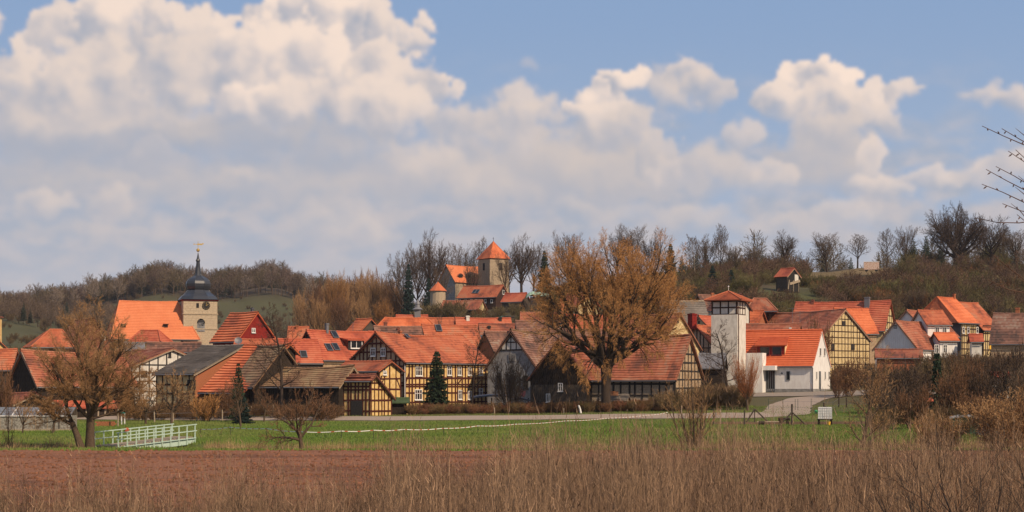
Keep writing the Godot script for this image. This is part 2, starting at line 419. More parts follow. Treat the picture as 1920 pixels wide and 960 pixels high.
func make_sky() -> ImageTexture:
	var W := 4096; var Hh := 2048
	# the whole sphere, coarse
	var fb := FastNoiseLite.new()
	fb.seed = 11; fb.frequency = 1.6; fb.fractal_octaves = 6; fb.fractal_gain = 0.55
	var sw := 512; var sh := 256
	var small := Image.create(sw, sh, false, Image.FORMAT_RGBF)
	for y in sh:
		var el := 90.0 - (y + 0.5) / sh * 180.0
		for x in sw:
			var az := wrapf((x + 0.5) / sw * TAU, -PI, PI)
			var c: Color
			if el < 0.0:
				c = Color(0.10, 0.085, 0.06)
			else:
				var e := deg_to_rad(el)
				var dir := Vector3(cos(e) * sin(az), sin(e) * 2.2, -cos(e) * cos(az))
				var nv := fb.get_noise_3dv(dir)
				c = blue(el)
				var cover := smooth(-0.02, 0.28, nv + 0.14 * (1.0 - el / 90.0))
				var lit := smooth(0.0, 0.5, nv + 0.3 * sin(az * 0.5 + 0.6))
				c = c.lerp(Color(0.42, 0.42, 0.46).lerp(Color(0.78, 0.66, 0.56), lit), cover * 0.85)
				c = c.lerp(Color(0.42, 0.42, 0.45), (1.0 - smooth(0.0, 6.0, el)) * 0.7)
			small.set_pixel(x, y, c)
	small.resize(W, Hh, Image.INTERPOLATE_BILINEAR)
	# the part over the village, fine: heaped clouds, listed by bearing and height as seen in the photograph
	var nw := FastNoiseLite.new(); nw.seed = 5; nw.frequency = 0.011; nw.fractal_octaves = 4
	var nb := FastNoiseLite.new(); nb.seed = 9; nb.frequency = 0.016; nb.fractal_octaves = 5; nb.fractal_gain = 0.55
	var nl := FastNoiseLite.new(); nl.seed = 17; nl.frequency = 0.0075; nl.fractal_octaves = 3; nl.fractal_gain = 0.42
	var ns := FastNoiseLite.new(); ns.seed = 21; ns.frequency = 0.0065; ns.fractal_octaves = 5; ns.fractal_gain = 0.55
	var lobes: Array = CLOUDS
	var y0 := int((90.0 - 20.0) / 180.0 * Hh); var y1 := int((90.0 + 1.0) / 180.0 * Hh)
	var x1 := int(30.0 / 360.0 * W)
	for y in range(y0, y1):
		var el := 90.0 - (y + 0.5) / Hh * 180.0
		for xs in range(-x1, x1):
			var x := posmod(xs, W)
			var az := (xs + 0.5) / W * TAU
			var px := 960.0 + F * tan(az)
			var py := HY - F * tan(deg_to_rad(el)) / cos(az)
			var c := blue(maxf(el, 0.0))
			# thin veil low down
			var veil := ns.get_noise_2d(px * 0.8, py * 1.9)
			var band := smooth(60.0, 420.0, py)
			var left := smooth(1750.0, 1250.0, px + 0.8 * py)
			var v := lerpf(smooth(-0.3, 0.4, veil + 0.42 * band - 0.2), 1.0, 0.85 * left * smooth(180.0, 330.0, py)) * band
			var vc := Color(0.385, 0.43, 0.52).lerp(Color(0.575, 0.525, 0.53), smooth(-0.45, 0.5, ns.get_noise_2d(px * 1.5 + 900.0, py * 3.0)))
			c = c.lerp(vc, 0.95 * v)
			var wx := px + nw.get_noise_2d(px, py) * 36.0
			var wy := py + nw.get_noise_2d(px + 500.0, py + 300.0) * 28.0
			var b := nb.get_noise_2d(px, py)
			var em := 0.85 * (nl.get_noise_2d(px, py) - nl.get_noise_2d(px + 24.0, py - 32.0)) + 0.25 * (b - nb.get_noise_2d(px + 6.0, py - 8.0)) + 0.3 * (ns.get_noise_2d(px * 1.6, py * 1.6) - ns.get_noise_2d(px * 1.6 + 26.0, py * 1.6 - 34.0))
			# the shaded underside of the great cloud
			var under := 0.75 * smooth(225.0, 285.0, wy + 30.0 * em) * smooth(345.0, 300.0, wy) * smooth(800.0, 640.0, wx)
			for L in lobes:
				var dx: float = (wx - L[0]) / L[2]
				if dx < -1.6 or dx > 1.6:
					continue
				var dy: float = (wy - L[1]) / L[3]
				if dy < -1.6 or dy > 1.6:
					continue
				var f: float = 1.0 - dx * dx - dy * dy + (0.55 - 0.30 * smooth(180.0, 360.0, py)) * b + 0.05
				if f <= 0.0:
					continue
				var soft: float = L[5] * (0.55 if L[5] < 0.7 else 0.85)
				var a: float = smooth(0.0, soft, f) * L[6]
				if dy > 0.0:
					a *= 1.0 - 0.75 * smooth(0.0, 1.1, dy)
				var s := clampf(0.60 + 0.24 * dx - 0.52 * dy + 0.50 * em * (1.0 - 0.7 * smooth(150.0, 330.0, py)) + 0.04 * b, 0.0, 1.0)
				s = s * s * (3.0 - 2.0 * s)
				s *= 1.0 - under
				var br: float = L[4]
				var lit := Color(0.58, 0.52, 0.50).lerp(Color(0.96, 0.775, 0.655), br)
				var cc := Color(0.405, 0.43, 0.505).lerp(lit, s)
				c = c.lerp(cc, a)
			c = c.lerp(Color(0.495, 0.50, 0.555), 0.75 * smooth(300.0, 620.0, py))
			var k := smooth(30.0, 24.0, absf(rad_to_deg(az))) * smooth(20.0, 16.0, el) * smooth(-1.0, -0.3, el)
			small.set_pixel(x, y, small.get_pixel(x, y).lerp(c, k))
	return ImageTexture.create_from_image(small)
# ---------------------------------------------------------------- ground
const HPX := [-400.0, 0.0, 240.0, 480.0, 720.0, 960.0, 1200.0, 1440.0, 1680.0, 1920.0, 2400.0]
const FAR_X := [-400.0, 0.0, 120.0, 200.0, 300.0, 400.0, 510.0, 600.0, 720.0, 800.0]
const FAR_Y := [2.0, 3.0, 6.0, 11.0, 18.5, 15.0, 19.5, 12.0, 4.0, 2.0]
const HROWS := [
	[150.0, 0, 0, 0, 0, 0, 0, 0, 0, 0, 0, 0],
	[175.0, 0, 0, 0, 0, 0, 0.1, 0.3, 0.6, 0.8, 0.8, 0.8],
	[200.0, 0.1, 0.1, 0.1, 0.1, 0.1, 0.4, 1.0, 2.0, 2.2, 2, 2],
	[230.0, 0.5, 0.5, 0.5, 0.5, 0.6, 1, 1.8, 2.9, 3.3, 3.4, 3.4],
	[270.0, 1.5, 1.5, 1.5, 1.5, 2, 4, 4.5, 5, 6, 7, 7],
	[310.0, 3, 3, 3, 3, 5, 8, 9, 11, 12, 11, 11],
	[350.0, 6, 6, 7, 7, 9, 15, 18, 21.5, 20, 18, 18],
	[400.0, 9, 9, 9, 10, 14, 21, 25, 26, 25, 24, 24],
	[450.0, 13, 13, 12, 12, 18, 25, 30, 33, 34, 34, 35],
	[520.0, 19, 18, 15, 15, 21, 27, 31, 34, 35, 37, 38],
	[600.0, 25, 25, 20, 20, 24, 28, 32, 34, 36, 39, 40],
	[750.0, 33, 33, 34, 33, 30, 30, 33, 35, 36, 40, 42],
	[900.0, 36, 37, 50, 50, 40, 34, 34, 36, 38, 42, 44],
	[1050.0, 36, 38, 60, 61, 45, 34, 34, 36, 38, 42, 44],
	[1500.0, 36, 36, 50, 50, 42, 34, 34, 36, 38, 42, 44],
]

func table_h(c: float, d: float) -> float:
	var j := 0
	while j < HPX.size() - 2 and c > HPX[j + 1]:
		j += 1
	var t := clampf((c - HPX[j]) / (HPX[j + 1] - HPX[j]), 0.0, 1.0)
	t = t * t * (3.0 - 2.0 * t)
	if d <= HROWS[0][0]:
		return 0.0
	var i := 0
	while i < HROWS.size() - 2 and d > HROWS[i + 1][0]:
		i += 1
	var f := clampf((d - HROWS[i][0]) / (HROWS[i + 1][0] - HROWS[i][0]), 0.0, 1.0)
	var h := lerpf(lerpf(HROWS[i][j + 1], HROWS[i][j + 2], t), lerpf(HROWS[i + 1][j + 1], HROWS[i + 1][j + 2], t), f)
	if d > 700.0 and c < 800.0:  # the two humps of the far wooded hill
		var k: float = FAR_Y[FAR_Y.size() - 1]
		for q in FAR_X.size() - 1:
			if c < FAR_X[q + 1]:
				k = lerpf(FAR_Y[q], FAR_Y[q + 1], smooth(FAR_X[q], FAR_X[q + 1], c))
				break
		h = lerpf(h, 33.0 + k, smooth(720.0, 900.0, d))
	return h

func ditch_d(x: float) -> float:
	return 91.0 + 4.5 * exp(-pow((x + 19.3) / 5.0, 2.0)) + 0.8 * sin(x * 0.11)

func ground_h(x: float, z: float) -> float:
	var d := -z
	if d < 24.0:
		return 1.35 * (1.0 - smooth(5.0, 24.0, maxf(d, 0.0)))
	var h := 0.0
	if d > 150.0:
		h = table_h(960.0 + x / d * F, d)
		var rd := road_d(x)
		h += 0.36 * smooth(rd - 3.2, rd + 3.2, d) * (1.0 - smooth(178.0, 194.0, d)) * smooth(30.0, 20.0, x)
		h += hill_noise.get_noise_2d(x, z) * 2.2 * smooth(280.0, 420.0, d)
	if d > 84.0 and d < 102.0:
		var k := absf(d - ditch_d(x)) / 3.2
		if k < 1.0:
			h -= 0.75 * (1.0 - k * k)
	return h

func road_d(x: float) -> float:  # the near lane, by x
	return 168.0 + 11.0 * smooth(-20.0, -60.0, x) - 6.0 * smooth(8.0, 34.0, x)

func sheet(xs: PackedFloat32Array, zs: PackedFloat32Array, f: Callable) -> ArrayMesh:
	var v := PackedVector3Array(); var c := PackedColorArray(); var idx := PackedInt32Array()
	var nx := xs.size()
	for z in zs:
		for x in xs:
			v.append(Vector3(x, ground_h(x, z), z))
			c.append(f.call(x, z))
	for j in zs.size() - 1:
		for i in nx - 1:
			var a := j * nx + i
			idx.append_array(PackedInt32Array([a, a + nx, a + 1, a + 1, a + nx, a + nx + 1]))
	var n := PackedVector3Array()
	n.resize(v.size())
	for k in range(0, idx.size(), 3):
		var m := (v[idx[k + 2]] - v[idx[k]]).cross(v[idx[k + 1]] - v[idx[k]])
		for q in 3:
			n[idx[k + q]] += m
	for k in n.size():
		n[k] = n[k].normalized()
		if n[k].y < 0.0:
			n[k] = -n[k]
	if (v[idx[2]] - v[idx[0]]).cross(v[idx[1]] - v[idx[0]]).y < 0.0:
		for k in range(0, idx.size(), 3):
			var q := idx[k + 1]
			idx[k + 1] = idx[k + 2]
			idx[k + 2] = q
	var a := []
	a.resize(Mesh.ARRAY_MAX)
	a[Mesh.ARRAY_VERTEX] = v; a[Mesh.ARRAY_NORMAL] = n; a[Mesh.ARRAY_COLOR] = c; a[Mesh.ARRAY_INDEX] = idx
	var m := ArrayMesh.new()
	m.add_surface_from_arrays(Mesh.PRIMITIVE_TRIANGLES, a)
	return m

func steps(marks: Array) -> PackedFloat32Array:  # [from, to, step, to, step ...]
	var o := PackedFloat32Array([marks[0]])
	var i := 1
	while i < marks.size():
		var p: float = o[o.size() - 1]
		var cnt := int(ceil(absf(marks[i] - p) / marks[i + 1]))
		for k in cnt:
			o.append(lerpf(p, marks[i], (k + 1.0) / cnt))
		i += 2
	return o

func ground_tone(x: float, z: float) -> Color:
	var d := -z
	var px := 960.0 + x / maxf(d, 20.0) * F
	var n := hill_noise.get_noise_2d(x * 3.0, z * 3.0)
	var n2 := hill_noise.get_noise_2d(x * 0.9 + 700.0, z * 0.9)
	var grass := Color(0.11, 0.16, 0.034).lerp(Color(0.15, 0.17, 0.05), clampf(0.5 + n, 0, 1))
	var dry := Color(0.20, 0.155, 0.075)
	var soil := Color(0.17, 0.072, 0.045)
	var c := grass
	if d < 84.0:
		c = soil.lerp(dry, 0.5 if d < 24.0 else 0.1)
	elif d < 102.0:
		c = grass.lerp(dry, clampf(1.1 - absf(d - ditch_d(x)) / 3.2, 0.0, 0.8))
	elif d > 176.0:
		var scrub := Color(0.105, 0.078, 0.045).lerp(Color(0.10, 0.10, 0.040), clampf(0.5 + n2 * 1.6, 0, 1))
		c = Color(0.13, 0.115, 0.055).lerp(scrub, smooth(200.0, 330.0, d))
		if px < 760.0 and d > 420.0:
			c = c.lerp(Color(0.10, 0.098, 0.046), smooth(420.0, 460.0, d) * smooth(760.0, 640.0, px))
		if d > 780.0:
			c = c.lerp(Color(0.09, 0.07, 0.05), smooth(780.0, 830.0, d))
		if px > 1500.0 and d > 428.0 and d < 470.0:
			c = c.lerp(Color(0.26, 0.185, 0.09), 0.75)
		if px > 1860.0 and d > 380.0 and d < 470.0:
			c = c.lerp(Color(0.09, 0.15, 0.035), 0.8)
	if d > 150.0 and d < 168.0 and px > 1340.0:
		c = c.lerp(soil, 0.8 * smooth(0.0, 6.0, 7.0 - absf(d - 152.0)))
	return c * (0.92 + 0.3 * n)

func make_ground() -> void:
	var gm := noise_mat("meadow soil", Color(0.55, 0.55, 0.55), Color(1, 1, 1), 0.35, 0.04, 0.95, 5, true)
	gm.vertex_color_use_as_albedo = true
	var xs := steps([-3000, -600, 300, -260, 34, -90, 8.5, -64, 3.2, 64, 2.0, 90, 3.2, 260, 8.5, 600, 34, 3000, 300])
	var zs := steps([400, 20, 60, -6, 6, -26, 2, -83, 5, -104, 0.9, -180, 3, -340, 5, -480, 7, -1100, 20, -1600, 100, -4000, 400])
	tag(put(self, "ground", sheet(xs, zs, ground_tone), gm), "", "", "", "structure")
	# ploughed field
	var fm := noise_mat("ploughed earth", Color(0.15, 0.066, 0.036), Color(0.30, 0.138, 0.078), 0.5, 0.06, 0.95, 5, true)
	var fx := steps([-70, 70, 0.55]); var fz := steps([-30, -83.2, 0.42])
	var v := PackedVector3Array(); var nn := PackedVector3Array(); var idx := PackedInt32Array()
	var fc := PackedColorArray()
	fm.vertex_color_use_as_albedo = true
	var fn := FastNoiseLite.new(); fn.seed = 4; fn.frequency = 0.42; fn.fractal_octaves = 3
	for z in fz:
		for x in fx:
			var edge := smooth(-83.2, -82.0, z)
			var h := 0.05 + edge * (0.10 + 0.055 * fn.get_noise_2d(x * 0.8, z) + 0.02 * sin(z * 5.2 + 0.5 * sin(x * 0.1)))
			v.append(Vector3(x, h, z + 0.5 * fn.get_noise_2d(x * 0.3, 3.0)))
			var dn := hill_noise.get_noise_2d(x * 2.0, z * 5.0) + 0.5 * fn.get_noise_2d(x * 0.4, z * 2.0)
			fc.append(Color(1, 1, 1).lerp(Color(0.62, 0.60, 0.60), smooth(-0.2, 0.5, dn)))
	for j in fz.size() - 1:
		for i in fx.size() - 1:
			var a := j * fx.size() + i
			idx.append_array(PackedInt32Array([a, a + fx.size(), a + 1, a + 1, a + fx.size(), a + fx.size() + 1]))
	nn.resize(v.size())
	for k in range(0, idx.size(), 3):
		var m := (v[idx[k + 2]] - v[idx[k]]).cross(v[idx[k + 1]] - v[idx[k]])
		if m.y < 0.0:
			var q := idx[k + 1]; idx[k + 1] = idx[k + 2]; idx[k + 2] = q
			m = -m
		for q in 3:
			nn[idx[k + q]] += m
	for k in nn.size():
		nn[k] = nn[k].normalized()
	var ar := []
	ar.resize(Mesh.ARRAY_MAX)
	ar[Mesh.ARRAY_VERTEX] = v; ar[Mesh.ARRAY_NORMAL] = nn; ar[Mesh.ARRAY_COLOR] = fc; ar[Mesh.ARRAY_INDEX] = idx
	var am := ArrayMesh.new()
	am.add_surface_from_arrays(Mesh.PRIMITIVE_TRIANGLES, ar)
	tag(put(self, "ploughed_field", am, fm), "", "", "", "structure")
	# lane along the village, and the yard at the white house
	var rm := noise_mat("pale gravel road", Color(0.26, 0.205, 0.16), Color(0.36, 0.29, 0.23), 0.4, 0.05, 0.95, 5, true)
	var pts := PackedVector3Array()
	var x := -75.0
	while x < 24.0:
		pts.append(Vector3(x, 0, -road_d(x)))
		x += 2.0
	pts.append_array(PackedVector3Array([Vector3(26, 0, -170), Vector3(29, 0, -186), Vector3(33, 0, -198), Vector3(38, 0, -204), Vector3(46, 0, -206), Vector3(60, 0, -208), Vector3(80, 0, -212)]))
	tag(put(self, "road", ribbon(pts, 4.4, 0.05), rm), "", "", "", "structure")
	var ym := noise_mat("yard gravel", Color(0.20, 0.165, 0.13), Color(0.31, 0.26, 0.21), 0.3, 0.05, 0.95, 5, true)
	tag(put(self, "yard_ground", ribbon(PackedVector3Array([Vector3(27, 0, -209), Vector3(34, 0, -209.5), Vector3(44, 0, -211), Vector3(56, 0, -214)]), 13.0, 0.07), ym), "", "", "", "structure")

func ribbon(p: PackedVector3Array, w: float, lift: float) -> ArrayMesh:
	var b := MB.new()
	var cur := Curve3D.new()
	for q in p:
		cur.add_point(q)
	var ln := cur.get_baked_length()
	var nseg := int(ln / 1.5) + 1
	var rows := []
	for i in nseg + 1:
		var o := cur.sample_baked(ln * i / nseg)
		var o2 := cur.sample_baked(minf(ln * i / nseg + 0.5, ln))
		var o1 := cur.sample_baked(maxf(ln * i / nseg - 0.5, 0.0))
		var s := (o2 - o1).cross(Vector3.UP).normalized()
		var row := []
		var nw := maxi(2, int(w / 2.0))
		for k in nw + 1:
			var q := o + s * w * (float(k) / nw - 0.5 + (0.08 * rough_noise.get_noise_2d(i * 3.0, k * 40.0) if k == 0 or k == nw else 0.0))
			q.y = ground_h(q.x, q.z) + lift
			row.append(q)
		rows.append(row)
	for i in nseg:
		for k in rows[0].size() - 1:
			b.quad(rows[i][k], rows[i][k + 1], rows[i + 1][k + 1], rows[i + 1][k], Vector3.UP)
	return b.mesh()

# ---------------------------------------------------------------- building kit
# one roof slope from its eave corners e0, e1 to its ridge corners r0, r1, laid in courses that overlap
func slope(b: MB, e0: Vector3, e1: Vector3, r1: Vector3, r0: Vector3, course := 0.36, jit := 0.035, lip := 0.045, sag := 0.0) -> void:
	var nrm := (e1 - e0).cross(r0 - e0)
	if r0.is_equal_approx(e0):
		nrm = (e1 - e0).cross(r1 - e0)
	nrm = nrm.normalized()
	if nrm.y < 0.0:
		nrm = -nrm
	var ln := maxf((r0 - e0).length(), (r1 - e1).length()) * 0.999
	var up := ((r0 + r1) - (e0 + e1)).normalized()
	var W := (e1 - e0).length()
	var n := maxi(2, roundi(ln / course))
	var nx := clampi(ceili(W / 1.1), 1, 26)
	var o := Vector2(e0.x * 7.1 + e0.z * 3.3, e0.y * 5.0)
	for i in n:
		var f0 := float(i) / n; var f1 := float(i + 1) / n
		var A := e0.lerp(r0, f0); var B := e1.lerp(r1, f0); var C := e1.lerp(r1, f1); var D := e0.lerp(r0, f1)
		for j in nx:
			var g0 := float(j) / nx; var g1 := float(j + 1) / nx
			var s00 := jit * rough_noise.get_noise_2d(o.x + g0 * W * 2.0, o.y + f0 * ln * 2.0)
			var s10 := jit * rough_noise.get_noise_2d(o.x + g1 * W * 2.0, o.y + f0 * ln * 2.0)
			var s01 := jit * rough_noise.get_noise_2d(o.x + g0 * W * 2.0, o.y + f1 * ln * 2.0)
			var s11 := jit * rough_noise.get_noise_2d(o.x + g1 * W * 2.0, o.y + f1 * ln * 2.0)
			var d0 := sag * sin(PI * g0); var d1 := sag * sin(PI * g1)
			var p := A.lerp(B, g0) - Vector3(0, d0 * f0, 0); var q := A.lerp(B, g1) - Vector3(0, d1 * f0, 0); var r := D.lerp(C, g1) - Vector3(0, d1 * f1, 0); var s := D.lerp(C, g0) - Vector3(0, d0 * f1, 0)
			var u0 := Vector2((o.x + g0 * W) / 14.4, (o.y + f0 * ln) / 17.3); var u1 := Vector2((o.x + g1 * W) / 14.4, (o.y + f1 * ln) / 17.3)
			b.quad(p + nrm * (s00 + lip), s + nrm * s01, r + nrm * s11, q + nrm * (s10 + lip), nrm, u0, Vector2(u0.x, u1.y), u1, Vector2(u1.x, u0.y))
			b.quad(p + nrm * (s00 - 0.01), p + nrm * (s00 + lip), q + nrm * (s10 + lip), q + nrm * (s10 - 0.01), -up, u0, u0, u1, u1)
	var t := nrm * -0.10
	b.quad(e0 + t, e1 + t, r1 + t - Vector3(0, sag, 0), r0 + t - Vector3(0, sag, 0), -nrm)
	b.quad(e0 + t, e1 + t, e1, e0, -up)
	b.quad(e0 + t, r0 + t, r0, e0, e0 - e1)
	b.quad(e1 + t, r1 + t, r1, e1, e1 - e0)

# cfg: ridge from bearing ax to bx at height ry, front eave at ey, at distance d, turned th degrees (front to the right when positive), roof pitch;
# or (near = -1 / 1) the ridge end next to us at (nx, ny), length L, half width w, drop from ridge to eave
func house(called: String, label: String, c: Dictionary) -> Dictionary:
	# th was judged against the line of sight, so take the bearing off it
	var mid: float = c.nx if c.has("near") else (c.ax + c.bx) / 2.0
	var th := deg_to_rad(c.th) - atan((mid - 960.0) / F)
	var ux := cos(th); var ud := sin(th)  # along the ridge: to the right, and away
	var L: float; var w: float; var hR: float; var hE: float
	var cx: float; var cd: float
	if c.has("near"):
		var N := at(c.nx, c.ny, c.d)
		L = c.L; w = c.w; hR = N.y; hE = hR - c.drop
		cx = N.x - c.near * ux * L / 2; cd = c.d - c.near * ud * L / 2
	else:
		var k0: float = ((c.ax + c.bx) / 2.0 - 960.0) / F
		var dm: float = c.d
		var X: float = k0 * dm
		var ka: float = (c.ax - 960.0) / F; var kb: float = (c.bx - 960.0) / F
		var ta := (ka * dm - X) / (ux - ka * ud); var tb := (kb * dm - X) / (ux - kb * ud)
		L = tb - ta
		cx = X + (ta + tb) / 2 * ux; cd = dm + (ta + tb) / 2 * ud
		hR = CAMH + (HY - c.ry) / F * (dm + ta * ud)
		w = 4.0
		for i in 5:
			hE = CAMH + (HY - c.ey) / F * (cd - w * ux)
			w = (hR - hE) / tan(deg_to_rad(c.get("pitch", 45.0)))
	var wb: float = c.get("wb", w)
	var hb: float = hR - (hR - hE) * wb / w
	var base := ground_h(cx, -cd)
	var t := thing(called, label, c.get("cat", "house"), Vector3(cx, base, -cd), th, c.get("group", ""))
	hR -= base; hE -= base; hb -= base
	var og: float = c.get("og", 0.3); var oe: float = c.get("oe", 0.35)
	var hl := L / 2 - og
	var sl := (hR - hE) / w
	var wf := w - oe; var wk := wb - oe
	var bot: float = c.get("bot", -2.5)
	var eF := hE + oe * sl - 0.12; var eB := hb + oe * sl - 0.12; var top := hR - 0.14
	var H := {"t": t, "L": L, "w": w, "wb": wb, "hR": hR, "hE": hE, "hb": hb, "hl": hl, "wf": wf, "wk": wk, "eF": eF, "eB": eB, "top": top, "sl": sl, "cx": cx, "cd": cd, "th": th, "base": base}
	# walls
	var b := MB.new()
	b.quad(Vector3(-hl, bot, wf), Vector3(hl, bot, wf), Vector3(hl, eF, wf), Vector3(-hl, eF, wf), Vector3(0, 0, 1))
	var split: bool = c.has("gwall")
	if split:
		put(t, "wall", b.mesh(), M[c.get("wall", "cream")])
		b = MB.new()
	b.quad(Vector3(-hl, bot, -wk), Vector3(hl, bot, -wk), Vector3(hl, eB, -wk), Vector3(-hl, eB, -wk), Vector3(0, 0, -1))
	for s in [-1.0, 1.0]:
		if c.get("hipl", 0.0) > 0.0 and s < 0 or c.get("hipr", 0.0) > 0.0 and s > 0:
			var e := minf(eF, eB)
			var hb2 := MB.new() if split else b
			hb2.quad(Vector3(s * hl, bot, wf), Vector3(s * hl, e, wf), Vector3(s * hl, e, -wk), Vector3(s * hl, bot, -wk), Vector3(s, 0, 0))
			if split:
				put(t, "gable_wall", hb2.mesh(), M[c.gwall])
			continue
		var x: float = s * hl
		var gb := MB.new() if split else b
		gb.quad(Vector3(x, bot, wf), Vector3(x, eF, wf), Vector3(x, eB, -wk), Vector3(x, bot, -wk), Vector3(s, 0, 0))
		gb.tri_out(Vector3(x, eF, wf), Vector3(x, top, 0), Vector3(x, eB, -wk), Vector3(s, 0, 0))
		if split:
			put(t, "gable_wall", gb.mesh(), M[c.gwall])
	put(t, "wall", b.mesh(), M[c.get("wall", "cream")])
	# roof
	var r := MB.new()
	var l2 := L / 2
	var pl: float = c.get("hipl", 0.0); var pr: float = c.get("hipr", 0.0)  # how far the ridge stops short of the hipped end
	var e0 := Vector3(-l2, hE, w); var e1 := Vector3(l2, hE, w); var f0 := Vector3(-l2, hb, -wb); var f1 := Vector3(l2, hb, -wb)
	var r0 := Vector3(-l2, hR, 0); var r1 := Vector3(l2, hR, 0)
	if pl > 0.0:
		e0.x -= pl; f0.x -= pl
	if pr > 0.0:
		e1.x += pr; f1.x += pr
	var crs: float = c.get("course", 0.36); var jit: float = c.get("jit", 0.05)
	var sag: float = c.get("sag", clampf(L * 0.012 * (jit / 0.05), 0.0, 0.3))
	slope(r, e0, e1, r1, r0, crs, jit, c.get("lip", 0.05), sag)
	slope(r, f0, f1, r1, r0, crs, jit, c.get("lip", 0.05), sag)
	if pl > 0.0:
		slope(r, e0, f0, r0, r0, crs, jit)
	if pr > 0.0:
		slope(r, e1, f1, r1, r1, crs, jit)
	var roof := put(t, "roof", r.mesh(), M[c.get("roof", "orange")])
	# ridge tiles
	var rb := MB.new()
	var nt := maxi(2, int(L / 0.42))
	for i in nt:
		var a := r0.lerp(r1, float(i) / nt); var z := r0.lerp(r1, (i + 1.0) / nt)
		var dy := 0.03 + 0.03 * rough_noise.get_noise_1d(i * 2.3 + l2 * 9.0)
		a.y -= sag * sin(PI * i / nt); z.y -= sag * sin(PI * (i + 1.0) / nt)
		rb.tube(PackedVector3Array([a + Vector3(0, dy, 0), z + Vector3(0, dy - 0.015, 0)]), PackedFloat32Array([0.15, 0.125]), 6)
	for q in [[e0, r0, pl], [f0, r0, pl], [e1, r1, pr], [f1, r1, pr]]:
		if q[2] > 0.0:
			rb.rod(q[0] + Vector3(0, 0.04, 0), q[1] + Vector3(0, 0.04, 0), 0.11)
	put(roof, "ridge_tiles", rb.mesh(), M[c.get("ridge", c.get("roof", "orange"))])
	# bargeboards, each its own
	var vm: Material = M[c.get("verge", "timber")]
	for s in [-1.0, 1.0]:
		if (pl if s < 0 else pr) > 0.0:
			continue
		for q in [[hE, w], [hb, -wb]]:
			var m := MB.new()
			m.bar(Vector3(s * (l2 - 0.05), q[0] - 0.16, q[1]), Vector3(s * (l2 - 0.05), hR - 0.16, 0.03 * signf(q[1])), 0.2, 0.06, Vector3.UP)
			put(t, "bargeboard", m.mesh(), vm)
	if c.get("gutter", true):
		var g := MB.new()
		g.rod(Vector3(e0.x + 0.1, hE - 0.10, w + 0.06), Vector3(e1.x - 0.1, hE - 0.10, w + 0.06), 0.07)
		put(t, "gutter", g.mesh(), M.metal)
	return H

func wall_xf(H: Dictionary, side: String) -> Transform3D:
	var out := Vector3(0, 0, 1); var o := Vector3(0, 0, H.wf)
	if side == "r":
		out = Vector3(1, 0, 0); o = Vector3(H.hl, 0, 0)
	elif side == "l":
		out = Vector3(-1, 0, 0); o = Vector3(-H.hl, 0, 0)
	return Transform3D(Basis(Vector3.UP.cross(out), Vector3.UP, out), o)

# along a wall: the bearing px as metres from the wall's middle; and the height py there
func wall_u(H: Dictionary, side: String, px: float) -> float:
	var x: Transform3D = H.t.transform * wall_xf(H, side)
	var k := (px - 960.0) / F
	return (k * -x.origin.z - x.origin.x) / (x.basis.x.x + k * x.basis.x.z)

func wall_v(H: Dictionary, side: String, u: float, py: float) -> float:
	var x: Transform3D = H.t.transform * wall_xf(H, side)
	var d := -(x * Vector3(u, 0, 0)).z
	return CAMH + (HY - py) / F * d - x.origin.y

func beam(H: Dictionary, x: Transform3D, u0: float, v0: float, u1: float, v1: float, wd: float, proud: float, mat: Material) -> void:
	var a := Vector2(u0, v0); var d := Vector2(u1, v1) - a
	var ln := d.length()
	if ln < 0.05:
		return
	var e := d / ln
	var bs := Basis(Vector3(e.x, e.y, 0) * ln, Vector3(-e.y, e.x, 0) * wd, Vector3(0, 0, 1) * (proud + 0.06))
	put(H.t, "timber_beam", unit_box, mat, x * Transform3D(bs, Vector3(u0 + d.x / 2, v0 + d.y / 2, (proud - 0.06) / 2)))

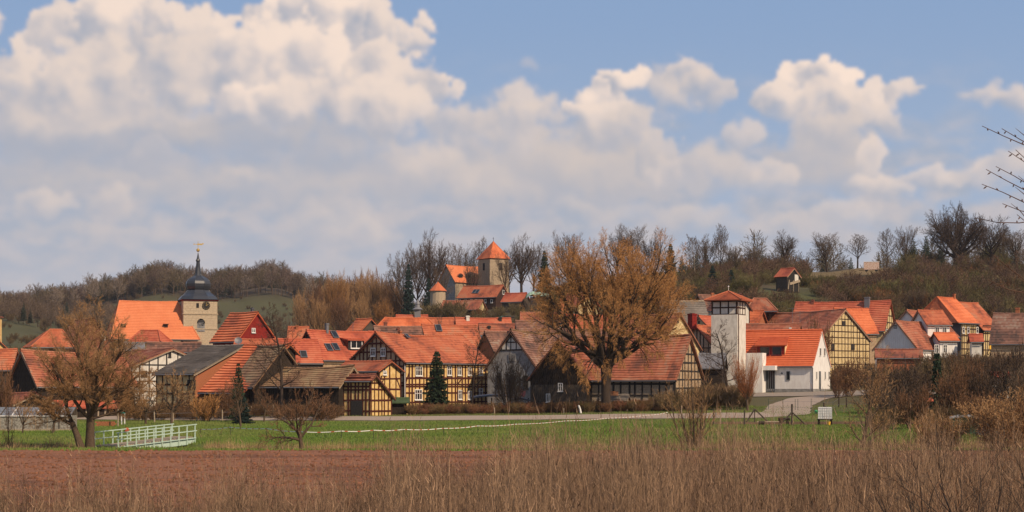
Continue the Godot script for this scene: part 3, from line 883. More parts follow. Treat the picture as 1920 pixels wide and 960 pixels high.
# timber frame on one wall: o.px = posts (count), rows = rail heights in metres, from v0 up; gable = also the triangle
func frame(H: Dictionary, side: String, o: Dictionary) -> void:
	var x := wall_xf(H, side)
	var mat: Material = M[o.get("mat", "timber")]
	var wd: float = o.get("wd", 0.17)
	var gab := side != "f"
	var uL: float = o.get("uL", -H.hl if not gab else (-H.wf if side == "r" else -H.wk))
	var uR: float = o.get("uR", H.hl if not gab else (H.wk if side == "r" else H.wf))
	if gab:  # u runs from the front wall to the back on the right gable, from the back to the front on the left
		uL = o.get("uL", -H.wf if side == "r" else -H.wk)
		uR = o.get("uR", H.wk if side == "r" else H.wf)
	var v0: float = o.get("v0", 0.0)
	var v1: float = o.get("v1", 99.0)
	var roof_at := func(u: float) -> float:
		if not gab:
			return H.eF
		var front := (u < 0.0) == (side == "r")
		return minf(v1, H.top - absf(u) * (H.top - (H.eF if front else H.eB)) / (H.wf if front else H.wk))
	var k := 0
	var n: int = o.get("posts", 8)
	var us := []
	for i in n + 1:
		us.append(lerpf(uL + wd / 2, uR - wd / 2, float(i) / n) + (rng.randf_range(-0.18, 0.18) * minf(1.0, (uR - uL) / n) if i > 0 and i < n else 0.0))
	for u in us:
		var tv: float = minf(roof_at.call(u) - 0.05, v1)
		if tv > v0 + 0.2:
			beam(H, x, u + rng.randf_range(-0.04, 0.04), v0, u, tv, wd * rng.randf_range(0.8, 1.3), 0.045 + 0.0015 * (k % 3), mat)
		k += 1
	for v in o.get("rows", []):
		var a := uL; var z := uR
		if gab and v > minf(H.eF, H.eB):
			var ff: float = (H.top - v) / (H.top - H.eF) * H.wf; var fk: float = (H.top - v) / (H.top - H.eB) * H.wk
			a = maxf(a, -ff if side == "r" else -fk); z = minf(z, fk if side == "r" else ff)
		if z - a > 0.4:
			beam(H, x, a, v + rng.randf_range(-0.05, 0.05), z, v + rng.randf_range(-0.05, 0.05), wd * rng.randf_range(0.9, 1.25), 0.055, mat)
	for br in o.get("braces", []):  # between two posts, from one height to another
		beam(H, x, us[br[0]], br[1], us[br[2]], br[3], wd * 0.9, 0.036 + 0.002 * (k % 4), mat)
		k += 1

func window(H: Dictionary, side: String, px: float, p0: float, p1: float, wpx: float, o := {}) -> void:
	var x := wall_xf(H, side)
	var u := wall_u(H, side, px)
	var ua := wall_u(H, side, px - wpx / 2); var ub := wall_u(H, side, px + wpx / 2)
	var va := wall_v(H, side, u, p1); var vb := wall_v(H, side, u, p0)
	window_at(H.t, x * Transform3D(Basis(), Vector3(u, (va + vb) / 2, 0)), absf(ub - ua), vb - va, o)

func window_at(t: Node3D, x: Transform3D, w: float, h: float, o := {}) -> void:
	var key := "win %.2f %.2f %d %d" % [w, h, o.get("cols", 2), o.get("rows", 2)]
	if not proto.has(key):
		var b := MB.new()
		var s := 0.085
		for q in [-1, 1]:
			b.bx(Vector3(q * (w / 2 - s / 2), 0, 0.03), Vector3(s, h, 0.10))
			b.bx(Vector3(0, q * (h / 2 - s / 2), 0.03), Vector3(w - 2 * s, s, 0.096))
		for i in range(1, o.get("cols", 2)):
			b.bx(Vector3(w * (float(i) / o.get("cols", 2) - 0.5), 0, 0.03), Vector3(0.07, h - 2 * s, 0.07))
		for i in range(1, o.get("rows", 2)):
			b.bx(Vector3(0, h * (float(i) / o.get("rows", 2) - 0.5) + h * 0.12, 0.03), Vector3(w - 2 * s, 0.05, 0.064))
		var g := MB.new()
		g.bx(Vector3(0, 0, 0.01), Vector3(w - s, h - s, 0.05))
		var sl := MB.new()
		sl.bx(Vector3(0, -h / 2 - 0.03, 0.07), Vector3(w + 0.1, 0.06, 0.17))
		proto[key] = [b.mesh(), g.mesh(), sl.mesh()]
	var fm: Material = M[o.get("mat", "frame")]
	var f := put(t, o.get("called", "window"), proto[key][0], fm, x)
	put(f, "pane", proto[key][1], M[o.get("pane", "glass")])
	if o.get("sill", true):
		put(f, "sill", proto[key][2], fm)

func panel(H: Dictionary, side: String, called: String, px0: float, px1: float, py0: float, py1: float, mat: Material, proud := 0.05) -> MeshInstance3D:
	var x := wall_xf(H, side)
	var ua := wall_u(H, side, px0); var ub := wall_u(H, side, px1)
	var um := (ua + ub) / 2
	var va := wall_v(H, side, um, py1); var vb := wall_v(H, side, um, py0)
	var b := MB.new()
	b.bx(Vector3(um, (va + vb) / 2, proud / 2 - 0.05), Vector3(absf(ub - ua), vb - va, proud + 0.1))
	return put(H.t, called, b.mesh(), mat, x)

# a point of the front roof slope seen at (px, py), in the house's own axes
func on_roof(H: Dictionary, px: float, py: float) -> Vector3:
	var inv: Transform3D = H.t.transform.affine_inverse()
	var o: Vector3 = inv * Vector3(0, CAMH, 0)
	var d: Vector3 = (inv * at(px, py, 100.0)) - o
	var n := Vector3(0, H.w, H.hR - H.hE).normalized()
	var q := Vector3(0, H.hR, 0)
	return o + d * ((q - o).dot(n) / d.dot(n))

func roof_basis(H: Dictionary) -> Basis:
	var n := Vector3(0, H.w, H.hR - H.hE).normalized()
	return Basis(Vector3(1, 0, 0), n.cross(Vector3(1, 0, 0)), n)

func skylight(H: Dictionary, px: float, py: float, w := 0.8, h := 1.2) -> void:
	var p := on_roof(H, px, py)
	window_at(H.t, Transform3D(roof_basis(H), p + roof_basis(H).z * 0.08), w, h, {"cols": 1, "rows": 1, "mat": "greyframe", "sill": false, "called": "skylight"})

func chimney(H: Dictionary, px: float, top: float, wpx: float, mat := "rust", z := -0.3, low := 0.0) -> void:
	var s: float = wpx / F * H.cd
	var x: float = wall_u(H, "f", px) * 1.0
	var tt: Transform3D = H.t.transform
	var k := (px - 960.0) / F
	var c: Vector3 = tt * Vector3(0, 0, z)
	x = (k * -c.z - c.x) / (tt.basis.x.x + k * tt.basis.x.z)
	var d := -(tt * Vector3(x, 0, z)).z
	var h: float = CAMH + (HY - top) / F * d - H.base
	var b := MB.new()
	var y0: float = H.hR - absf(z) * H.sl - 0.5
	b.bx(Vector3(x, (h + y0) / 2, z), Vector3(s, h - y0, s))
	b.bx(Vector3(x, h - 0.12, z), Vector3(s + 0.12, 0.12, s + 0.12))
	var ch := put(H.t, "chimney", b.mesh(), M[mat])
	var pb := MB.new()
	pb.bx(Vector3(x, h + 0.02, z), Vector3(s * 0.6, 0.06, s * 0.6))
	put(ch, "flue", pb.mesh(), M.dark)

# upright boards on a wall or gable, joined into one part
func boards(H: Dictionary, side: String, mat: String, v0: float, v1: float, bw := 0.22) -> void:
	var gab := side != "f"
	var uL: float = -H.hl if not gab else (-H.wf if side == "r" else -H.wk)
	var uR: float = H.hl if not gab else (H.wk if side == "r" else H.wf)
	var b := MB.new()
	var n := int((uR - uL) / bw)
	for i in n:
		var u := lerpf(uL, uR, (i + 0.5) / n)
		var tv: float = H.eF
		if gab:
			var front := (u < 0.0) == (side == "r")
			tv = H.top - absf(u) * (H.top - (H.eF if front else H.eB)) / (H.wf if front else H.wk) - 0.12
		tv = minf(tv, v1)
		if tv > v0 + 0.1:
			var bt := v0 + rng.randf_range(-0.06, 0.06)
			b.bx(Vector3(u, (tv + bt) / 2, 0.01 + rng.randf_range(0, 0.02)), Vector3(bw * 0.93, tv - bt, 0.05))
	var o := put(H.t, "board_cladding", b.mesh(), M[mat], wall_xf(H, side))
	stuff(o)

# ---------------------------------------------------------------- the two churches
func build_churches() -> void:
	# church in the village, left
	var d := 350.0
	var c := at(367, 640, d)
	var base := ground_h(c.x, -d)
	var t := thing("church_tower", "square sandstone church tower with black onion dome and gold ball", "church tower", Vector3(c.x, base, -d - 2.6), deg_to_rad(18.0))
	var hh := func(py: float) -> float: return CAMH + (HY - py) / F * d - base
	var s := 3.3
	var b := MB.new()
	b.bx(Vector3(0, (hh.call(563) - 3.0) / 2, 0), Vector3(s * 2, hh.call(563) + 3.0, s * 2))
	put(t, "wall", b.mesh(), M.stone)
	for q in [[563, 0.22, 0.25], [589, 0.16, 0.16], [617, 0.16, 0.16]]:
		b = MB.new()
		b.bx(Vector3(0, hh.call(q[0]), 0), Vector3(s * 2 + q[1] * 2, q[2], s * 2 + q[1] * 2))
		put(t, "cornice" if q[0] == 563 else "string_course", b.mesh(), M.redboard if q[0] == 563 else M.stone)
	# ashlar blocks on the two faces seen, joined
	b = MB.new()
	for f in [0, 1]:
		var y := -1.0
		var row := 0
		while y < hh.call(566):
			var u := -s + (0.45 if row % 2 else 0.0)
			while u < s - 0.2:
				var wd := minf(rng.randf_range(0.7, 1.2), s - u)
				var th := 0.02 + rng.randf() * 0.03
				if f == 0:
					b.bx(Vector3(u + wd / 2, y + 0.24, s + th / 2), Vector3(wd - 0.035, 0.45, th))
				else:
					b.bx(Vector3(-s - th / 2, y + 0.24, u + wd / 2), Vector3(th, 0.45, wd - 0.035))
				u += wd
			y += 0.48; row += 1
	stuff(put(t, "stone_block", b.mesh(), M.stone))
	var win := MB.new()
	var wb := hh.call(622); var wt := hh.call(605)
	win.bx(Vector3(0.1, (wb + wt) / 2, s + 0.05), Vector3(1.5, wt - wb, 0.12))
	win.lathe(Vector3.ZERO, PackedVector2Array([Vector2(0.0, -0.06), Vector2(0.75, -0.06), Vector2(0.75, 0.06), Vector2(0.0, 0.06)]), 20)
	var wv := win.v; var wn := win.n
	for i in range(36, wv.size()):
		wv[i] = Vector3(0.1 + wv[i].x, wt + wv[i].z, s + 0.05 + wv[i].y)
		wn[i] = Vector3(wn[i].x, wn[i].z, wn[i].y)
	var w2 := MB.new()
	w2.v = wv; w2.n = wn; w2.uv = win.uv
	var lw := put(t, "belfry_window", w2.mesh(), M.greyplaster)
	var lv := MB.new()
	for i in 7:
		lv.bx(Vector3(0.1, lerpf(wb + 0.15, wt + 0.3, i / 6.0), s + 0.13), Vector3(1.1, 0.1, 0.05))
	put(lw, "louvre", lv.mesh(), M.metal)
	b = MB.new()
	b.bx(Vector3(-0.55, hh.call(573), s + 0.04), Vector3(0.5, 0.9, 0.1))
	put(t, "small_window", b.mesh(), M.dark)
	# clock
	b = MB.new()
	b.lathe(Vector3.ZERO, PackedVector2Array([Vector2(0, 0.1), Vector2(0.78, 0.1), Vector2(0.78, -0.05)]), 28)
	var cx := Transform3D(Basis(Vector3.RIGHT, PI / 2), Vector3(1.1, hh.call(573), s + 0.05))
	var clock := put(t, "clock", b.mesh(), M.timberblack, cx)
	for i in 12:
		var a := TAU * i / 12
		put(clock, "hour_mark", unit_box, M.gold, Transform3D(Basis(Vector3.UP, -a) * Basis.from_scale(Vector3(0.14, 0.03, 0.05)), Vector3(cos(a) * 0.63, 0.11, sin(a) * 0.63)))
	b = MB.new()
	b.bar(Vector3(-0.08, 0.13, 0.05), Vector3(0.38, 0.13, -0.2), 0.03, 0.07)
	b.bar(Vector3(0, 0.15, 0.1), Vector3(0.05, 0.15, -0.55), 0.03, 0.05)
	put(clock, "clock_hand", b.mesh(), M.gold)
	# roof: eight-sided bell, onion, spire
	var q8 := PI / 8
	b = MB.new()
	var ey: float = hh.call(562)
	var rp := PackedVector2Array([Vector2(3.55, ey + 0.75), Vector2(3.0, ey + 1.15), Vector2(2.5, ey + 1.6), Vector2(2.15, ey + 2.05), Vector2(2.0, hh.call(543)), Vector2(2.3, hh.call(541)), Vector2(2.48, hh.call(536)), Vector2(2.52, hh.call(531)), Vector2(2.35, hh.call(526)), Vector2(1.95, hh.call(521.5)), Vector2(1.35, hh.call(518)), Vector2(0.85, hh.call(515.5)), Vector2(0.62, hh.call(512)), Vector2(0.40, hh.call(500)), Vector2(0.30, hh.call(489)), Vector2(0.42, hh.call(487)), Vector2(0.30, hh.call(484)), Vector2(0.08, hh.call(473)), Vector2(0.0, hh.call(472))])
	b.lathe(Vector3.ZERO, rp, 8, q8)
	var E := s + 0.45
	for k in 8:  # from the square eaves to the octagon
		var a0 := q8 + TAU * k / 8; var a1 := q8 + TAU * (k + 1) / 8
		var A := Vector3(cos(a0) * 3.55, ey + 0.75, sin(a0) * 3.55); var B := Vector3(cos(a1) * 3.55, ey + 0.75, sin(a1) * 3.55)
		var sq := func(v: Vector3) -> Vector3:
			var m := E / maxf(absf(v.x), absf(v.z))
			return Vector3(v.x * m, ey + 0.1, v.z * m)
		var sA: Vector3 = sq.call(A); var sB: Vector3 = sq.call(B)
		b.quad(sA, A, B, sB, (A + B) * Vector3(1, 0, 1) + Vector3(0, 3, 0))
		if k % 2 == 0:
			var cn := Vector3(signf(sA.x + sB.x) * E, ey + 0.1, signf(sA.z + sB.z) * E)
			b.tri_out(sA, cn, sB, cn * Vector3(1, 0, 1) + Vector3(0, 4, 0))
	b.bx(Vector3(0, ey + 0.06, 0), Vector3(E * 2, 0.08, E * 2))
	var roof := put(t, "onion_roof", b.mesh(), M.domeslate)
	b = MB.new()
	for k in 8:
		var a := q8 + TAU * k / 8
		for i in rp.size() - 3:
			b.rod(Vector3(cos(a) * rp[i].x, rp[i].y, sin(a) * rp[i].x), Vector3(cos(a) * rp[i + 1].x, rp[i + 1].y, sin(a) * rp[i + 1].x), 0.05, 4)
	put(roof, "roof_seam", b.mesh(), M.domeslate)
	b = MB.new()
	b.lathe(Vector3(0, hh.call(467), 0), PackedVector2Array([Vector2(0, -0.36), Vector2(0.2, -0.3), Vector2(0.34, -0.12), Vector2(0.34, 0.12), Vector2(0.2, 0.3), Vector2(0, 0.36)]), 14)
	b.rod(Vector3(0, hh.call(474), 0), Vector3(0, hh.call(450), 0), 0.05)
	var ball := put(t, "gold_ball", b.mesh(), M.gold)
	b = MB.new()
	var vy: float = hh.call(456)
	b.bx(Vector3(0.35, vy, 0), Vector3(1.0, 0.3, 0.04)); b.bx(Vector3(0.95, vy + 0.12, 0), Vector3(0.3, 0.22, 0.036)); b.bx(Vector3(-0.45, vy, 0), Vector3(0.6, 0.1, 0.04)); b.bx(Vector3(-0.8, vy, 0), Vector3(0.14, 0.3, 0.036))
	put(ball, "weather_vane", b.mesh(), M.gold)
	# nave
	var H := house("church_nave", "long church nave with big bright orange hipped roof beside the onion tower", {"ax": 224, "bx": 333, "ry": 564, "ey": 636, "d": 350, "th": 8, "pitch": 52, "hipl": 2.4, "hipr": 3.4, "roof": "bright", "wall": "stone", "cat": "church", "course": 0.42, "jit": 0.04, "ridge": "bright"})
	for px in [232.0, 311.0]:
		var p := on_roof(H, px, 614)
		b = MB.new()
		b.bx(Vector3(0, 0.3, -0.1), Vector3(0.75, 0.5, 0.5)); b.bx(Vector3(0, 0.62, 0.0), Vector3(1.0, 0.12, 0.9))
		put(H.t, "roof_vent", b.mesh(), M.timber, Transform3D(Basis(), p))
	# hilltop church
	d = 422.0
	c = at(925, 500, d)
	base = ground_h(c.x, -d)
	t = thing("hill_church_tower", "old stone tower with red pyramid roof on the wooded hill", "church tower", Vector3(c.x, base, -d), deg_to_rad(33.0))
	s = 2.6
	b = MB.new()
	b.bx(Vector3(0, (hh.call(0) * 0.0 + CAMH + (HY - 487) / F * d - base - 2.0) / 2, 0), Vector3(s * 2, CAMH + (HY - 487) / F * d - base + 2.0, s * 2))
	put(t, "wall", b.mesh(), M.palestone)
	var top := CAMH + (HY - 486) / F * d - base
	var apex := CAMH + (HY - 452) / F * d - base
	b = MB.new()
	var e := s + 0.35
	for k in 4:
		var a := PI / 4 + PI / 2 * k
		var A := Vector3(cos(a), 0, sin(a)) * e * sqrt(2.0) + Vector3(0, top, 0); var B := Vector3(cos(a + PI / 2), 0, sin(a + PI / 2)) * e * sqrt(2.0) + Vector3(0, top, 0)
		slope(b, A, B, Vector3(0, apex, 0), Vector3(0, apex, 0), 0.4, 0.03)
	put(t, "pyramid_roof", b.mesh(), M.orange)
	b = MB.new()
	b.rod(Vector3(0, apex, 0), Vector3(0, apex + 0.9, 0), 0.05); b.bx(Vector3(0, apex + 0.65, 0), Vector3(0.4, 0.06, 0.06))
	put(t, "finial", b.mesh(), M.timberblack)
	for f in [Vector3(0.4, 0, s + 0.02), Vector3(-s - 0.02, 0, 0)]:
		b = MB.new()
		b.bx(f + Vector3(0, top - 1.9, 0), Vector3(0.9, 1.7, 0.14) if f.z > 1 else Vector3(0.14, 1.7, 0.9))
		put(t, "tower_window", b.mesh(), M.dark)
	b = MB.new()
	for f in 2:
		var y := 0.0
		while y < top - 0.4:
			var u := -s
			while u < s - 0.2:
				var wd := minf(rng.randf_range(0.4, 0.95), s - u)
				var th := 0.02 + rng.randf() * 0.06
				if f == 0: b.bx(Vector3(u + wd / 2, y + 0.18, s + th / 2), Vector3(wd - 0.05, 0.33, th))
				else: b.bx(Vector3(-s - th / 2, y + 0.18, u + wd / 2), Vector3(th, 0.33, wd - 0.05))
				u += wd
			y += 0.38
	stuff(put(t, "stone_block", b.mesh(), M.palestone))
	H = house("hill_church_nave", "hilltop church nave with orange roof and three eyebrow dormers", {"ax": 836, "bx": 906, "ry": 497, "ey": 531, "d": 428, "th": 38, "pitch": 50, "roof": "bright", "wall": "palestone", "gwall": "greyplaster", "cat": "church", "gutter": false})
	for px in [863.0, 882.0, 902.0]:
		var p := on_roof(H, px, 520)
		var m := MB.new()
		m.bx(Vector3(0, 0.35, 0.0), Vector3(1.1, 0.7, 0.5))
		var dm := put(H.t, "eyebrow_dormer", m.mesh(), M.dark, Transform3D(Basis(), p))
		m = MB.new()
		m.tube(PackedVector3Array([Vector3(-0.9, 0.25, 0.1), Vector3(-0.45, 0.72, 0.1), Vector3(0, 0.85, 0.1), Vector3(0.45, 0.72, 0.1), Vector3(0.9, 0.25, 0.1)]), PackedFloat32Array([0.1, 0.16, 0.18, 0.16, 0.1]), 6)
		put(dm, "dormer_roof", m.mesh(), M.rust)
	# old round turret of the churchyard wall
	d = 395.0
	c = at(821, 545, d)
	base = ground_h(c.x, -d)
	t = thing("wall_turret", "stubby round ruin turret with pointed orange roof below the hilltop church", "turret", Vector3(c.x, base, -d))
	b = MB.new()
	top = c.y - base
	b.lathe(Vector3.ZERO, PackedVector2Array([Vector2(2.2, -2), Vector2(1.85, top * 0.5), Vector2(1.65, top)]), 14)
	put(t, "wall", b.mesh(), M.palestone)
	b = MB.new()
	b.lathe(Vector3.ZERO, PackedVector2Array([Vector2(2.0, top - 0.1), Vector2(1.9, top + 0.05), Vector2(0.0, top + 2.0)]), 10)
	put(t, "pointed_roof", b.mesh(), M.orange)

# ---------------------------------------------------------------- the village
func build_village() -> void:
	var H: Dictionary
	# left edge
	H = house("yellow_house", "bright yellow house wall cut by the left edge of the view", {"near": 1, "nx": -12, "ny": 628, "d": 262, "th": -65, "L": 9, "w": 3.0, "drop": 2.6, "wall": "yellow", "roof": "oldorange"})
	var yb := MB.new()
	yb.bx(Vector3(0, 6, 0), Vector3(2.4, 12.4, 2.4))
	var yt := thing("yellow_tower_house", "narrow tall bright yellow wall at the left edge of the view", "house", ground_at(-16, 266))
	put(yt, "wall", yb.mesh(), M.yellow)
	yb = MB.new()
	yb.bx(Vector3(0, 12.3, 0), Vector3(2.8, 0.2, 2.8))
	put(yt, "roof", yb.mesh(), M.rust)
	H = house("red_roof_house", "brick red roof left of the dark open barn gable at the left edge", {"ax": -60, "bx": 33, "ry": 655, "ey": 694, "d": 203, "th": -15, "roof": "oldorange", "wall": "greywood", "gwall": "darkwood"})
	H = house("brown_barn", "wide brown tiled barn with dark open gable behind the greenhouse", {"ax": 38, "bx": 228, "ry": 656, "ey": 725, "d": 186, "th": 27, "pitch": 45, "roof": "aged", "wall": "darkwood", "verge": "palewood", "cat": "barn", "jit": 0.1})
	boards(H, "l", "darkwood", 0.0, 99.0)
	frame(H, "f", {"posts": 9, "rows": [1.4], "mat": "timberblack"})
	H = house("lean_to_shed", "low shed with rusty red roof along the front of the brown barn", {"ax": 80, "bx": 244, "ry": 752, "ey": 765, "d": 175, "th": 4, "pitch": 28, "roof": "red", "wall": "darkwood", "cat": "shed", "gutter": false})
	frame(H, "f", {"posts": 8, "rows": [], "mat": "palewood"})
	H = house("open_shelter", "open shelter with dull red roof left of the brown barn", {"near": 1, "nx": 68, "ny": 737, "d": 168, "th": -40, "L": 9, "w": 3.2, "drop": 1.0, "roof": "rust", "wall": "darkwood", "verge": "palewood", "cat": "shed", "gutter": false})
	H = house("hipped_house", "orange red hipped roof in front of the left green meadow", {"ax": 94, "bx": 117, "ry": 618, "ey": 651, "d": 252, "th": 12, "pitch": 42, "hipl": 3.2, "hipr": 1.0, "roof": "oldorange", "wall": "ochre"})
	H = house("gable_house", "red brown tile-hung gable with one white window left of the church", {"near": 1, "nx": 176, "ny": 597, "d": 256, "th": -70, "L": 8, "w": 2.9, "drop": 3.3, "roof": "rust", "wall": "rust"})
	window(H, "r", 194, 628, 637, 6)
	H = house("hipped_cottage", "cream cottage with dark red half-hipped roof in front of church nave", {"ax": 264, "bx": 297, "ry": 620, "ey": 641, "d": 232, "th": -28, "pitch": 42, "hipl": 1.0, "hipr": 1.2, "roof": "red", "wall": "yellow"})
	window(H, "r", 299, 635, 641, 5)
	H = house("long_shed", "long low roof of mossy brown tiles below the church nave", {"ax": 275, "bx": 378, "ry": 642, "ey": 660, "d": 218, "th": -4, "pitch": 38, "roof": "brown", "wall": "greywood", "verge": "palewood", "cat": "shed"})
	H = house("flat_shed", "small grey slate roof left of the long mossy tiled roof", {"ax": 232, "bx": 272, "ry": 643, "ey": 656, "d": 213, "th": 0, "pitch": 25, "roof": "slaterow", "wall": "greywood", "cat": "shed"})
	H = house("white_gable_barn", "white half-timbered gable with shallow orange roof left of the grey barn", {"near": 1, "nx": 325, "ny": 653, "d": 204, "th": -60, "L": 13, "w": 6.0, "drop": 2.3, "roof": "aged", "wall": "offwhite", "verge": "palewood", "cat": "barn"})
	frame(H, "r", {"posts": 9, "rows": [0.3, 1.4, 2.5, 3.6, 4.6, 5.5], "mat": "timberblack", "wd": 0.13, "v0": -0.5, "braces": [[1, 2.5, 3, 4.6], [6, 4.6, 7, 2.5]]})
	window(H, "r", 318, 660, 669, 5, {"cols": 1, "rows": 1, "mat": "timberblack"})
	panel(H, "r", "barn_door", 232, 243, 695, 708, M.dark)
	panel(H, "r", "barn_door", 264, 276, 695, 708, M.dark)
	H = house("grey_barn", "barn with shallow grey weathered roof and brick right side", {"ax": 378, "bx": 457, "ry": 649, "ey": 701, "d": 190, "th": -45, "pitch": 23, "roof": "greyroof", "wall": "cream", "gwall": "brick", "verge": "palewood", "cat": "barn", "course": 0.3, "lip": 0.07})
	frame(H, "f", {"posts": 7, "rows": [0.3, 2.4, 3.3], "mat": "timber", "wd": 0.16, "braces": [[0, 2.4, 1, 3.3], [3, 3.3, 4, 2.4]]})
	panel(H, "f", "barn_door", 352, 366, 712, 732, M.dark, 0.07)
	var xf := wall_xf(H, "r")
	var gb := MB.new()
	var g0 := 1.0
	gb.quad(Vector3(g0, 2.6, 0.03), Vector3(H.wk, 2.6, 0.03), Vector3(H.wk, H.eB - 0.05, 0.03), Vector3(g0, H.top - g0 * (H.top - H.eB) / H.wk - 0.1, 0.03), Vector3(0, 0, 1))
	gb.tri_out(Vector3(-1.6, 2.6, 0.03), Vector3(g0, 2.6, 0.03), Vector3(g0, H.top - g0 * (H.top - H.eB) / H.wk - 0.1, 0.03), Vector3(0, 0, 1))
	put(H.t, "plaster_panel", gb.mesh(), M.offwhite, xf)
	frame(H, "r", {"posts": 5, "uL": -0.4, "uR": 6.0, "v0": 2.6, "rows": [2.65, 3.6, 4.4], "mat": "timberblack", "wd": 0.13})
	H = house("orange_barn", "orange tiled barn roof sweeping low between grey barn and spruce", {"ax": 459, "bx": 545, "ry": 647, "ey": 736, "d": 183.5, "th": -48, "pitch": 38, "wb": 1.3, "roof": "orange", "wall": "darkwood", "cat": "barn", "course": 0.45, "lip": 0.10})
	H = house("red_gable_house", "steep orange roofed house with dark red boarded gable right of church", {"ax": 432, "bx": 484, "ry": 588, "ey": 641, "d": 238, "th": -57, "pitch": 50, "roof": "orange", "wall": "redboard", "course": 0.45, "lip": 0.11, "verge": "redboard"})
	window(H, "r", 475, 615, 624, 7)
	chimney(H, 473, 577, 4, "slate", -0.5)
	H = house("red_extension", "orange roofed extension below the dark red boarded gable", {"ax": 440, "bx": 530, "ry": 636, "ey": 658, "d": 229, "th": -8, "pitch": 35, "roof": "oldorange", "wall": "redboard"})
	var dish := thing("satellite_dish", "grey satellite dish at the foot of the red boarded gable", "satellite dish", at(447, 641, 221) - Vector3(0, 0.4, 0))
	dish_parts(dish)
	H = house("skylight_house", "red roof with two skylights, a white dormer and dark left verge", {"ax": 574, "bx": 706, "ry": 619, "ey": 676, "d": 216, "th": 33, "pitch": 45, "roof": "red", "wall": "ochre", "verge": "timberblack", "gwall": "timberblack"})
	skylight(H, 627, 628); skylight(H, 616, 652); skylight(H, 629, 651)
	chimney(H, 613, 606, 5, "metal", 0.1)
	antenna(H, 662, 604)
	shed_dormer(H, 655, 634, 2.3, 2.1, "timberblack", "red", "frame", 1)
	H = house("low_red_house", "red roof with one skylight left of the skylight house verge", {"ax": 520, "bx": 596, "ry": 636, "ey": 681, "d": 209, "th": 12, "pitch": 42, "roof": "red", "wall": "greywood"})
	skylight(H, 569, 665)
	H = house("dark_gable_shed", "small dark boarded gable behind the gnarled tree and brown barn", {"near": 1, "nx": 533, "ny": 648, "d": 178.5, "th": -58, "L": 5, "w": 3.6, "wb": 1.6, "drop": 4.2, "roof": "moss", "wall": "darkwood", "cat": "barn", "jit": 0.1})
	H = house("chimney_house", "orange roof with brick chimney behind the skylight house", {"ax": 540, "bx": 580, "ry": 613, "ey": 637, "d": 260, "th": -6, "roof": "oldorange", "wall": "ochre"})
	chimney(H, 557, 610, 4, "brick", 0.3)
	H = house("grey_gable_house", "small orange roofed house with grey boarded right gable below the golden wood", {"ax": 668, "bx": 697, "ry": 599, "ey": 620, "d": 270, "th": -52, "pitch": 42, "roof": "orange", "wall": "greywood", "verge": "timberblack"})
	H = house("mossy_barn", "low barn of mossy brown tiles between gnarled tree and yellow shed", {"ax": 497, "bx": 664, "ry": 687, "ey": 725, "d": 177.5, "th": -34, "pitch": 38, "roof": "moss", "wall": "darkwood", "cat": "barn", "jit": 0.12, "verge": "palewood"})
	boards(H, "f", "darkwood", 0.0, 9.0)
	# yellow shed
	H = house("yellow_shed", "small yellow half-timbered shed with dark door by the lane", {"ax": 638, "bx": 706, "ry": 703, "ey": 714, "d": 174, "th": -30, "pitch": 31, "wb": 3.9, "roof": "rust", "wall": "yellow", "cat": "shed"})
	frame(H, "f", {"posts": 8, "rows": [0.5, 1.55, 2.55, 2.85, 3.7], "mat": "timberred", "wd": 0.14})
	frame(H, "r", {"posts": 6, "rows": [0.5, 1.55, 2.6, 3.2], "mat": "timberred", "wd": 0.14, "braces": [[2, 2.6, 3, 3.9]]})
	panel(H, "f", "door", 659, 680, 751, 783, M.timberblack, 0.08)
	# main house
	H = house("half_timbered_house", "large yellow half-timbered house with long red roof behind the spruce", {"ax": 703, "bx": 868, "ry": 623, "ey": 681, "d": 203, "th": 46, "pitch": 36, "roof": "oldorange", "wall": "yellow", "gwall": "ochre", "verge": "timberblack", "jit": 0.09})
	frame(H, "f", {"posts": 24, "rows": [0.4, 1.3, 2.3, 3.05, 3.3, 4.0], "mat": "timberred", "wd": 0.16, "braces": [[0, 3.3, 1, 4.6], [23, 4.6, 24, 3.3], [6, 0.4, 7, 1.3], [15, 3.3, 16, 4.0], [19, 0.4, 20, 2.3]]})
	frame(H, "l", {"posts": 12, "rows": [0.4, 1.9, 3.1, 3.4, 4.3, 5.3, 5.9, 6.9, 7.8], "mat": "timberred", "wd": 0.17, "braces": [[1, 3.4, 2, 5.2], [10, 5.2, 11, 3.4], [7, 3.4, 8, 5.2], [4, 5.9, 5, 7.0]]})
	for p in [[785, 687, 705, 13], [842, 686, 704, 8], [861, 687, 704, 7], [880, 688, 704, 7], [901, 688, 704, 7]]:
		window(H, "f", p[0], p[1], p[2], p[3], {"cols": 3 if p[3] > 10 else 2, "rows": 2})
	for p in [[784, 730, 750, 14], [862, 731, 749, 7], [880, 733, 749, 7], [901, 728, 744, 7]]:
		window(H, "f", p[0], p[1], p[2], p[3], {"cols": 3 if p[3] > 10 else 2, "rows": 2})
	for px in [700.0, 719.0]:
		window(H, "l", px, 652, 668, 9)
	chimney(H, 750, 620, 5, "brick", -0.6)
	skylight(H, 763, 631, 0.5, 0.7)
	var dp := MB.new()
	dp.rod(Vector3(-H.hl - 0.1, 0, H.wf + 0.12), Vector3(-H.hl - 0.1, H.hE - 0.1, H.wf + 0.12), 0.05)
	put(H.t, "downpipe", dp.mesh(), M.whitepaint)
	H = house("gable_annex", "small red roofed yellow annex against the half-timbered gable", {"ax": 648, "bx": 735, "ry": 678, "ey": 696, "d": 192, "th": -42, "pitch": 27, "roof": "oldorange", "wall": "ochre", "gwall": "yellow", "cat": "annex"})
	frame(H, "r", {"posts": 4, "rows": [1.5, 2.9, 4.0], "mat": "timberred", "wd": 0.14, "braces": [[0, 2.9, 1, 4.2], [3, 4.2, 4, 2.9]]})
